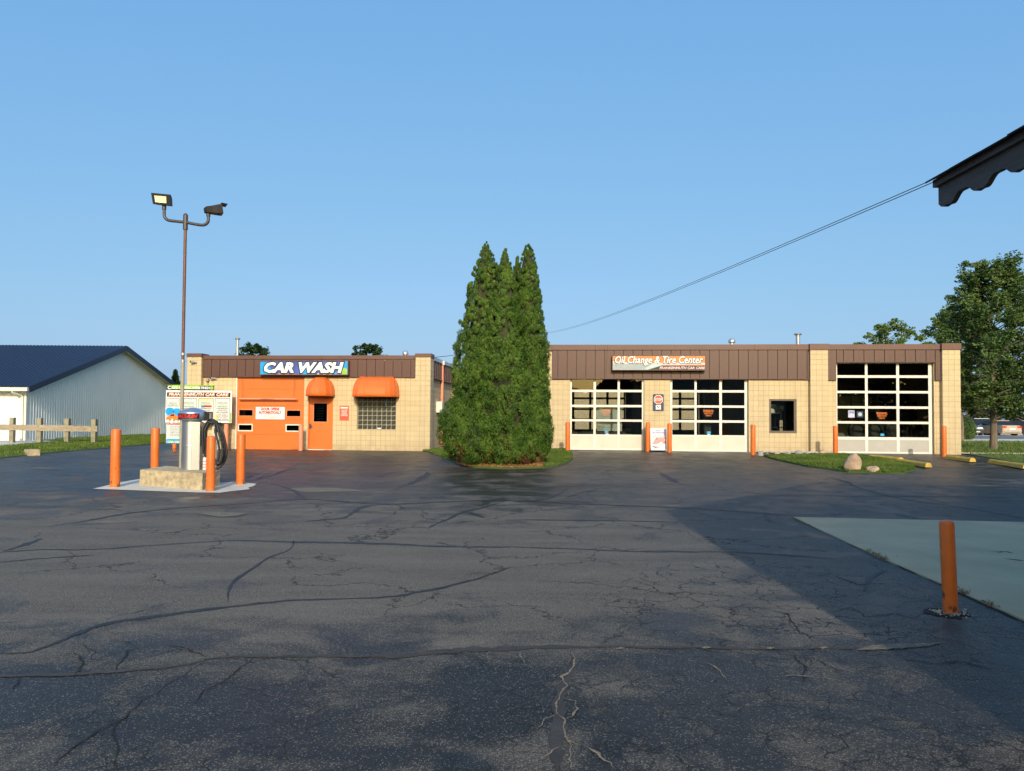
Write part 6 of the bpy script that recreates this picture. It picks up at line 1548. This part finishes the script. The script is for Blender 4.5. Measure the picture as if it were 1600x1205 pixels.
# wires
def wire(lab, pts, r=.009):
    mb = MB(); mb.tube(pts, r, 5); o = mb.build('overhead_cable', 'wire'); tag(o, lab, 'cable', 'overhead cables'); return o
def sag(A, B, n=24, s=.5): return [A.lerp(B, i / n) - Vector((0, 0, s * 4 * (i / n) * (1 - i / n))) for i in range(n + 1)]
A1 = at_depth(850, 520, 60); B1 = at_depth(1492, 262, 8.0); cdir = (B1 - A1)
wire('upper overhead cable running from behind the tree to the shop roof', sag(A1, B1 + cdir * .02, s=.35), .0055)
A2 = at_depth(850, 521.5, 60); B2 = at_depth(1492, 266.5, 8.0); wire('lower overhead cable running from behind the tree to the shop roof', sag(A2, B2 + (B2 - A2) * .02, s=.35), .0055)
wire('short cable leaving the car wash roof towards the tree', sag(at_depth(676, 558.5, 33), at_depth(760, 541, 58), s=.15), .014)

# ================================================================== VEGETATION
def arborvitae(lab, x, y, H, prof, seed, lobes=(), n_cl=760, per=105):
    global rng
    rng = np.random.default_rng(seed); z0 = gz(x, y) + .04
    t = thing('arborvitae', lab, 'tree', (x, y, z0), 0, 'arborvitae clump in the middle')
    hs = np.array([p[0] for p in prof]); rs = np.array([p[1] for p in prof])
    # clump centres on the envelope
    hh = []; 
    while len(hh) < n_cl:
        h = rng.random(); 
        if rng.random() < (np.interp(h, hs, rs) + .12) / (rs.max() + .12): hh.append(h)
    hh = np.array(hh); an = rng.random(n_cl) * 2 * np.pi; r = np.interp(hh, hs, rs) - .03
    wob = 1 + .10 * np.sin(3 * an + hh * 9 + seed) + .07 * np.sin(5 * an - hh * 17) + rng.normal(0, .085, n_cl)
    Cc = np.stack([np.cos(an) * r * wob, np.sin(an) * r * wob, hh * H], 1); Nn = np.stack([np.cos(an), np.sin(an), np.full(n_cl, .35)], 1)
    rc = rng.uniform(.06, .14, n_cl) * np.where(hh > .93, .30, np.where(hh > .8, .55, np.where(hh > .6, .8, 1.0)))
    for (lx_, ly_, lz_, lr, lh, ln__) in lobes:
        d = unit(ln__); d[:, 2] = np.where(d[:, 2] < -.75, -d[:, 2], d[:, 2])
        Cc = np.vstack([Cc, d * np.array([lr, lr, lh]) * (1 + rng.normal(0, .07, ln__))[:, None] + np.array([lx_, ly_, lz_])]); Nn = np.vstack([Nn, d + np.array([0, 0, .3])]); rc = np.concatenate([rc, rng.uniform(.08, .17, ln__)])
    keep = Cc[:, 2] > .05; Cc, Nn, rc = Cc[keep], Nn[keep], rc[keep]
    Nn /= np.linalg.norm(Nn, axis=1)[:, None]
    n = len(Cc); idx = np.repeat(np.arange(n), per); d = unit(len(idx)); dot = (d * Nn[idx]).sum(1); d[dot < -.2] *= -1
    P = Cc[idx] + d * (rc[idx] * (.62 + .42 * rng.random(len(idx)) ** .6))[:, None] * np.array([1, 1, 1.25])
    D = d * .35 + unit(len(idx)) * .55; D[:, 2] += .8
    P[:, 2] = np.maximum(P[:, 2], .02)
    o = leaf_mesh('crown', P, D, d * 1.0 + Nn[idx] * .3 + unit(len(idx)) * .55, rng.uniform(.04, .08, len(idx)), rng.uniform(.014, .027, len(idx)), 'arbor', t)
    # opaque inner growth just inside the sprays
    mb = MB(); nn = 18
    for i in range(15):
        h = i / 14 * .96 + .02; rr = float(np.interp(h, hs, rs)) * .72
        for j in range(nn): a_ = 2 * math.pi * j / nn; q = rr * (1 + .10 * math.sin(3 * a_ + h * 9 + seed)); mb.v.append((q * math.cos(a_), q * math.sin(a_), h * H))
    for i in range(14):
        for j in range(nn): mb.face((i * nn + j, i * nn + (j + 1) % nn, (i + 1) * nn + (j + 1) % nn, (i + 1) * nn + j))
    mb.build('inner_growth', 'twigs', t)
    if lobes:
        mb = MB()
        for (lx_, ly_, lz_, lr, lh, ln__) in lobes: mb.lathe((lx_, ly_, lz_), [(lr * .8 * math.cos(a_), lh * .8 * math.sin(a_)) for a_ in np.linspace(-1.3, 1.4, 8)], 14)
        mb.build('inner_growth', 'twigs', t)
    mb = MB(); mb.tube([(0, 0, -.1), (0, 0, .5)], [.09, .07], 8); mb.build('trunk', 'bark', t)
YT = 21.9; sc2 = YT / FPX
def tx(px): return (px - 800) * sc2
def prf(H, pts): return [(h, r) for h, r in pts]
arborvitae('tallest arborvitae at the left of the clump', tx(758), 22.0, 6.62, [(0, .45), (.06, .62), (.2, .80), (.35, .86), (.55, .74), (.7, .60), (.8, .47), (.88, .32), (.95, .17), (1, .04)], 1, lobes=[(-.62, -.15, .98, .62, .92, 300), (-.15, -.55, .75, .55, .7, 200)], n_cl=1350)
arborvitae('arborvitae at the front of the clump with narrow pointed tip', tx(788), 21.45, 6.28, [(0, .35), (.06, .58), (.2, .76), (.4, .68), (.6, .52), (.75, .36), (.85, .24), (.94, .15), (1, .04)], 2, lobes=[(.25, -.1, .6, .55, .6, 160)], n_cl=1250)
arborvitae('slim arborvitae hidden between front and right ones', tx(807), 22.3, 6.22, [(0, .4), (.1, .6), (.3, .62), (.6, .45), (.8, .26), (.93, .14), (1, .04)], 3, n_cl=850)
arborvitae('arborvitae at the right of the clump with blunt top', tx(824), 21.95, 6.50, [(0, .30), (.06, .50), (.2, .56), (.4, .52), (.6, .46), (.75, .38), (.87, .29), (.95, .20), (1, .08)], 4, lobes=[(.22, -.1, 1.0, .46, .85, 200), (.05, -.1, 2.0, .45, .8, 120)], n_cl=1050)

def tree(lab, x, y, z0, H, rad, base, leafm, seed, n_leaf, size, group=None, tr=.16, shape=1.0, name='tree', gaps=60, leanx=0.0, kids=None):
    global rng
    rng = np.random.default_rng(seed); r = random.Random(seed)
    t = thing(name, lab, 'tree', (x, y, z0), 0, group)
    mb = MB(); mb.tube([(0, 0, -.1), (.02, 0, base * .6), (-.02 + leanx * .3, 0, base * 1.3), (leanx * .6, 0, H * .55), (leanx, 0, H * .85)], [tr * 1.25, tr, tr * .85, tr * .45, tr * .12], 10)
    tips = []
    for k in range(gaps):
        h = base + (H * .95 - base) * (k + .5) / gaps; rel = (h - base) / (H - base)
        rr = rad * (math.sin(math.pi * min(1, (rel * .86 + .16))) ** .7) * shape * r.uniform(.72, 1.12)
        if shape < 0: rr = rad * ((1 - rel) ** .62) * min(1, .55 + rel * 3) * r.uniform(.70, 1.12) + .15
        an = k * 2.4 + r.uniform(-.4, .4)
        up = .45 + .5 * rel
        p0 = Vector((leanx * rel, 0, h - .25 * rr)); p1 = p0 + Vector((math.cos(an) * rr * .55, math.sin(an) * rr * .55, rr * up * .45)); p2 = p0 + Vector((math.cos(an) * rr, math.sin(an) * rr, rr * up))
        if p2.z > H: p2.z = H
        mb.tube([p0, p1, p2], [tr * .3 * (1 - rel * .6), tr * .16, tr * .05], 5)
        for q, ww in ((.45, .6), (.7, .9), (.9, 1.0), (1.0, .8)): tips.append((p0.lerp(p1, q * 2) if q < .5 else p1.lerp(p2, (q - .5) * 2), ww * (.22 + .28 * r.random()) * (.5 + .4 * rad / 2.5)))
    mb.build('trunk', 'bark', t, True)
    C = np.array([tuple(p) for p, _ in tips]); rc = np.array([s for _, s in tips])
    sub = 5; C = np.repeat(C, sub, 0); rc = np.repeat(rc, sub); C = C + unit(len(C)) * rc[:, None] * .9; rc = rc * rng.uniform(.35, .75, len(rc))
    rc = rc * 1.15; idx = rng.integers(0, len(C), n_leaf); P = C[idx] + unit(n_leaf) * (rc[idx] * rng.random(n_leaf) ** .4)[:, None] * np.array([1.25, 1.25, .7])
    D = unit(n_leaf); D[:, 2] *= .6; N_2 = unit(n_leaf); N_2[:, 2] += .8
    leaf_mesh('crown', P, D, N_2, size * rng.uniform(.7, 1.3, n_leaf), size * .62, leafm, t)
    return t
g = at_ground(1552.5, 703.5); TY = g.y
tree('leafy shade tree standing on the lawn at the right edge', g.x, g.y, g.z, 8.4, 2.7, 1.75, 'leaf', 21, 52000, .13, tr=.14, gaps=96, shape=-1)
BT = 'trees beyond the buildings'
q = at_depth(1500, 560, 48); tree('paler tree behind the right end of the building', q.x, 48, .2, at_depth(1500, 486, 48).z - .2, 2.6, 2.0, 'leaf2', 22, 30000, .17, BT, gaps=50)
q = at_depth(1388, 540, 46); tree('bright treetop of upright shoots above the tall bay roof', q.x, 46, .2, at_depth(1392, 503, 46).z - .2, 1.95, 2.5, 'leaf2', 23, 10000, .15, BT, gaps=24, shape=.9)
q = at_depth(1350, 540, 46)
q = at_depth(399, 545, 62); tree('dark treetop above the car wash roof beside the flue', q.x, 62, .2, at_depth(399, 539.5, 62).z - .2, 1.7, 3.2, 'leaf3', 24, 12000, .20, BT, gaps=26)
q = at_depth(577, 545, 62); tree('dark treetop above the car wash roof over the window awning', q.x, 62, .2, at_depth(577, 537.5, 62).z - .2, 1.6, 3.2, 'leaf3', 25, 12000, .20, BT, gaps=26)
# small conifer far left
q = at_depth(274, 590, 75)
def conifer(lab, x, y, H, rad, seed):
    global rng
    rng = np.random.default_rng(seed); t = thing('conifer', lab, 'tree', (x, y, .2), 0, BT); n = 9000
    h = 1 - rng.random(n) ** .6; an = rng.random(n) * 6.283; lay = .75 + .25 * np.sin(h * 60 + an * 2); rr = (1 - h) * rad * np.sqrt(rng.random(n)) * lay + .05
    P = np.stack([np.cos(an) * rr, np.sin(an) * rr, .8 + h * (H - .8)], 1); D = np.stack([np.cos(an), np.sin(an), rng.normal(-.1, .3, n)], 1)
    leaf_mesh('crown', P, D, unit(n) + np.array([0, 0, 1.0]), .34, .13, 'leaf3', t); mb = MB(); mb.tube([(0, 0, -.1), (0, 0, H * .9)], [.18, .03], 8); mb.build('trunk', 'bark', t)
conifer('small dark conifer between the shed and the car wash', q.x, 75, at_depth(276, 577, 75).z - .2, 1.7, 31)
# hedge and trees beyond the car park
for k, (px, Y, top_, rad, lab) in enumerate(((1512, 96, 596, 4.5, 'dark tree left of the shade tree far beyond the car park'), (1560, 104, 590, 5.0, 'dark tree behind the shade tree far beyond the car park'), (1610, 98, 585, 5.0, 'dark tree at the right edge far beyond the car park'), (1680, 100, 585, 5.0, 'dark tree out past the right edge beyond the car park'))):
    q = at_depth(px, 600, Y); tree(lab, q.x, Y, .2, at_depth(px, top_, Y).z - .2, rad, 1.2, 'leaf3', 40 + k, 9000, .42, BT, gaps=30, tr=.25)
hg = at_ground(1505, 684); t = thing('hedge_bush', 'dense dark green bush beside the right corner of the building', 'bush', (at_depth(1506, 680, 52).x, 52, .2), 0)
n = 9000; d = unit(n); P = d * np.array([.75, .7, .9]) * (rng.uniform(.72, 1.05, n))[:, None] + np.array([0, 0, .75]); P[:, 2] = np.maximum(P[:, 2], .02)
leaf_mesh('crown', P, unit(n), d + unit(n) * .5, .10, .06, 'leaf', t); mb = MB(); mb.tube([(0, 0, 0), (0, 0, .8)], .07, 6); mb.build('stem', 'bark', t)

# ================================================================== CARS
CARM = {}
def car(lab, x, y, yaw, colr, kind_='suv', front=True):
    key = lab; cm = mat('car_paint', colr, .3, var=.02, coat=.6)
    t = thing('parked_car', lab, 'car', (x, y, .19), yaw, 'cars parked beyond the road')
    L_, W_, H_ = (4.6, 1.85, 1.62) if kind_ == 'suv' else (4.7, 1.8, 1.42)
    hl = L_ / 2; wb = .28
    lower = [(-hl, .42), (-hl + .02, .78), (-hl + .12, .98), (-hl + 1.1, 1.04), (hl - .95, 1.0), (hl - .12, .86), (hl, .70), (hl, .38), (hl - .1, .26), (-hl + .1, .26)]
    bm = bmesh.new()
    def loft(prof, ws, zt_taper=0.0):
        rows = []
        for sgn in (-1, 1):
            rows.append([bm.verts.new((px_, sgn * (ws - zt_taper * max(0, (pz_ - .5))), pz_)) for px_, pz_ in prof])
        n = len(prof)
        bm.faces.new(rows[0]); bm.faces.new(rows[1][::-1])
        for i in range(n): bm.faces.new((rows[0][(i + 1) % n], rows[0][i], rows[1][i], rows[1][(i + 1) % n]))
    loft(lower, W_ / 2, .10); bmesh.ops.recalc_face_normals(bm, faces=bm.faces[:]); bmesh.ops.bevel(bm, geom=[e for e in bm.edges if abs(e.verts[0].co.y) > .5], offset=.05, segments=2, affect='EDGES')
    me = bpy.data.meshes.new('body'); bm.to_mesh(me); bm.free(); me.materials.append(cm); me.polygons.foreach_set('use_smooth', [True] * len(me.polygons)); 
    try: me.set_sharp_from_angle(angle=R(35))
    except Exception: pass
    link('body', me, t)
    rear = -hl + (.15 if kind_ == 'suv' else .75)
    cab = [(rear, 1.0), (rear + .28, H_ - .06), (rear + .55, H_), (.35, H_), (hl - 1.35, 1.0)]
    bm = bmesh.new(); rows = []
    for sgn in (-1, 1): rows.append([bm.verts.new((a_, sgn * (W_ / 2 - .07 - .22 * (b_ - 1.0) / .5), b_)) for a_, b_ in cab])
    bm.faces.new(rows[0]); bm.faces.new(rows[1][::-1]); n = len(cab)
    for i in range(n): bm.faces.new((rows[0][(i + 1) % n], rows[0][i], rows[1][i], rows[1][(i + 1) % n]))
    bmesh.ops.recalc_face_normals(bm, faces=bm.faces[:]); me = bpy.data.meshes.new('cabin_glass'); bm.to_mesh(me); bm.free(); me.materials.append(M['car_glass']); link('cabin_glass', me, t)
    mb = MB(); mb.box(rear + .45, .40, -W_ / 2 + .30, W_ / 2 - .30, H_ - .02, H_ + .02); mb.build('roof', cm, t)
    for sx in (-1, 1):
        for sy in (-1, 1):
            mb = MB(); mb.lathe((sx * (hl - .85), sy * (W_ / 2 - .10), .33), [(.20, -.11), (.33, -.11), (.345, -.08), (.345, .08), (.33, .11), (.20, .11)], 20, 'y'); wh = mb.build('wheel', 'rubber', t, True)
            mb = MB(); mb.lathe((sx * (hl - .85), sy * (W_ / 2 + .012), .33), [(.05, -.005), (.20, -.01), (.20, .005), (.05, .01)], 14, 'y'); mb.build('rim', 'galv', wh)
    for sy in (-1, 1):
        mb = MB(); mb.box(hl - .16, hl + .012, sy * .62 - .20, sy * .62 + .20, .66, .80); mb.build('headlight', 'white', t)
        mb = MB(); mb.box(-hl - .012, -hl + .14, sy * .68 - .16, sy * .68 + .16, .80, .93); mb.build('tail_light', 'red', t)
        mb = MB(); mb.box(hl - 1.55, hl - 1.42, sy * (W_ / 2 + .08) - .09, sy * (W_ / 2 + .08) + .09, 1.0, 1.12); mb.build('mirror', cm, t)
    mb = MB(); mb.box(hl - .02, hl + .02, -.40, .40, .60, .78); gr_ = mb.build('grille', 'black', t)
    for k in range(7): m2 = MB(); m2.box(hl + .021, hl + .03, -.36 + k * .12 - .02, -.36 + k * .12 + .02, .61, .77); m2.build('grille_bar', 'galv', gr_)
    mb = MB(); mb.box(hl - .03, hl + .03, -.62, .62, .36, .46); mb.build('bumper', 'galv', t); mb = MB(); mb.box(-hl - .03, -hl + .03, -.7, .7, .40, .54); mb.build('bumper', 'galv', t)
    mb = MB(); mb.box(-hl - .016, -hl + .01, -.26, .26, .60, .74); mb.build('number_plate', 'white', t)
M['car_glass'] = mat('car_window_glass', (0.015, 0.018, 0.02), .06, var=.1)
YC = 66.0
car('dark blue-grey off-roader parked nose towards the road', at_depth(1531, 680, YC).x, YC + 2, -math.pi / 2 - .35, (.03, .045, .065))
car('dark grey car mostly behind the shade tree trunk', at_depth(1556, 680, YC + 9).x, YC + 9.5, 2.75, (.02, .024, .03), 'sedan')
car('beige car showing its tail right of the tree trunk', at_depth(1570, 680, YC).x, YC + 1.5, math.pi / 2 + .05, (.48, .36, .24), 'sedan')
car('maroon car at the right picture edge', at_depth(1597, 680, YC).x, YC + 2, math.pi - .6, (.05, .012, .02), 'sedan')
car('white car in the row behind the off-roader', at_depth(1533, 660, YC + 14).x, YC + 14, 0.2, (.75, .75, .75)); car('white car in the second row by the right edge', at_depth(1588, 660, YC + 14).x, YC + 14, 3.0, (.7, .72, .75), 'sedan')

# ================================================================== BEIGE BUILDING BEHIND (seen through the bays)
bb = on_wall(O_OIL, -8, DEP + 13, 0); BB = thing('rear_building', 'beige ribbed metal building seen through the open-ended bays', 'building', bb, -TH)
mb = MB(); mb.box(0, 26, 0, 9, -.1, 3.7); mb.build('wall', 'beige_siding', BB)
mb = MB(); x = .2
while x < 26: mb.box(x, x + .05, -.03, -.0005, 0, 3.6); x += .42
o = mb.build('siding_ribs', 'beige_siding', BB); o['kind'] = 'stuff'
mb = MB(); mb.prism([(-.3, -.3, 3.7), (-.3, 4.5, 3.95), (-.3, 9.3, 3.7)], (26.6, 0, 0)); mb.build('roof', 'roofing', BB)
sheet('rear_yard', [tuple(on_wall(O_OIL, -3.5, DEP + .25, 0).to_2d()), tuple(on_wall(O_OIL, 16, DEP + .25, 0).to_2d()), tuple(on_wall(O_OIL, 16, DEP + 12.9, 0).to_2d()), tuple(on_wall(O_OIL, -3.5, DEP + 12.9, 0).to_2d())], -.02, 'slab', step=4)

# ================================================================== WHAT STANDS BEHIND THE CAMERA (reflected in the panes, casts the photographer's shadow)
rng = np.random.default_rng(77); n = 60000; xx = rng.uniform(-75, 75, n); hmax = np.interp(xx, [-60, -20, 8, 22, 30, 60], [9, 8, 5.5, 6.5, 13, 14]) + 1.3 * np.sin(xx * .35) + .9 * np.sin(xx * .9 + 1) + rng.normal(0, .25, n)
P = np.stack([xx, -42 + rng.normal(0, 1.6, n), rng.random(n) ** .8 * hmax], 1)
o = leaf_mesh('treeline', P, unit(n), unit(n), .95, .75, 'far_leaf'); tag(o, 'line of dark trees far behind the photographer', kind='stuff')
PR = thing('person', 'standing person in dark clothes holding up a phone with both hands', 'person', (0.02, -.42, 0), 0)
def skin(name, verts, edges, rad, m_, root=0, lv=2):
    me = bpy.data.meshes.new(name); me.from_pydata(verts, edges, []); o = link(name, me, PR); me.materials.append(M[m_])
    o.modifiers.new('skin', 'SKIN'); 
    for i, r0_ in enumerate(rad):
        me.skin_vertices[0].data[i].radius = (r0_, r0_ * .85) if r0_ > .1 else (r0_, r0_)
    me.skin_vertices[0].data[root].use_root = True
    s_ = o.modifiers.new('sub', 'SUBSURF'); s_.levels = lv; s_.render_levels = lv; return o
V_ = [(0, 0, .98), (0, 0, 1.18), (0, .0, 1.38), (0, 0, 1.50), (0, .01, 1.58), (0, .02, 1.68), (0, .02, 1.76),
      (-.19, 0, 1.46), (-.27, .10, 1.22), (-.15, .27, 1.54), (.19, 0, 1.46), (.27, .10, 1.22), (.15, .27, 1.54),
      (-.10, 0, .90), (-.12, .02, .50), (-.13, -.02, .09), (-.13, .10, .04), (.10, 0, .90), (.12, .02, .50), (.13, -.02, .09), (.13, .10, .04)]
E_ = [(0, 1), (1, 2), (2, 3), (3, 4), (4, 5), (5, 6), (2, 7), (7, 8), (8, 9), (2, 10), (10, 11), (11, 12), (0, 13), (13, 14), (14, 15), (15, 16), (0, 17), (17, 18), (18, 19), (19, 20)]
skin('body', V_, E_, [.15, .135, .16, .065, .06, .085, .06, .06, .048, .03, .06, .048, .03, .09, .065, .045, .04, .09, .065, .045, .04], 'cloth')
mb = MB(); mb.lathe((0, .02, 1.71), [(.02, -.12), (.065, -.09), (.082, -.02), (.085, .04), (.07, .09), (.02, .125)], 20, sy=1.18); mb.build('head', 'skin', PR, True)
mb = MB(); mb.lathe((0, -.005, 1.745), [(.095, -.05), (.118, .0), (.112, .05), (.085, .085), (.025, .108)], 20, sy=1.12); mb.build('hair', 'hair', PR, True)
mb = MB(); mb.prism([(-.012, .115, 1.70), (.012, .115, 1.70), (0, .145, 1.685), (0, .115, 1.725)], (0, -.004, 0)); mb.build('nose', 'skin', PR)
for sx in (-1, 1):
    mb = MB(); mb.lathe((sx * .083, .01, 1.705), [(.008, -.01), (.022, -.006), (.022, .006), (.008, .01)], 10, 'x', 1, 1.4); mb.build('ear', 'skin', PR)
    mb = MB(); mb.lathe((sx * .03, .098, 1.725), [(.004, -.008), (.011, 0), (.004, .008)], 10, 'y'); mb.build('eye', 'white', PR)
    hv = [(sx * .15, .27, 1.54), (sx * .125, .33, 1.575)]; he = [(0, 1)]; hr = [.026, .028]
    for k in range(4):
        b0_ = len(hv); hv += [(sx * .115, .375, 1.635 - k * .022), (sx * .098, .398, 1.640 - k * .022), (sx * .078, .401, 1.640 - k * .022)]; he += [(1, b0_), (b0_, b0_ + 1), (b0_ + 1, b0_ + 2)]; hr += [.011, .009, .008]
    b0_ = len(hv); hv += [(sx * .10, .355, 1.590), (sx * .075, .372, 1.605)]; he += [(1, b0_), (b0_, b0_ + 1)]; hr += [.012, .010]
    skin('hand', hv, he, hr, 'skin', 0, 1)
ph = MB(); ph.box(-.082, .082, .383, .391, 1.565, 1.642); pho = ph.build('phone', 'black', None, loc=(0, -.42, 0)); tag(pho, 'black phone held in both hands of the photographer', 'phone')
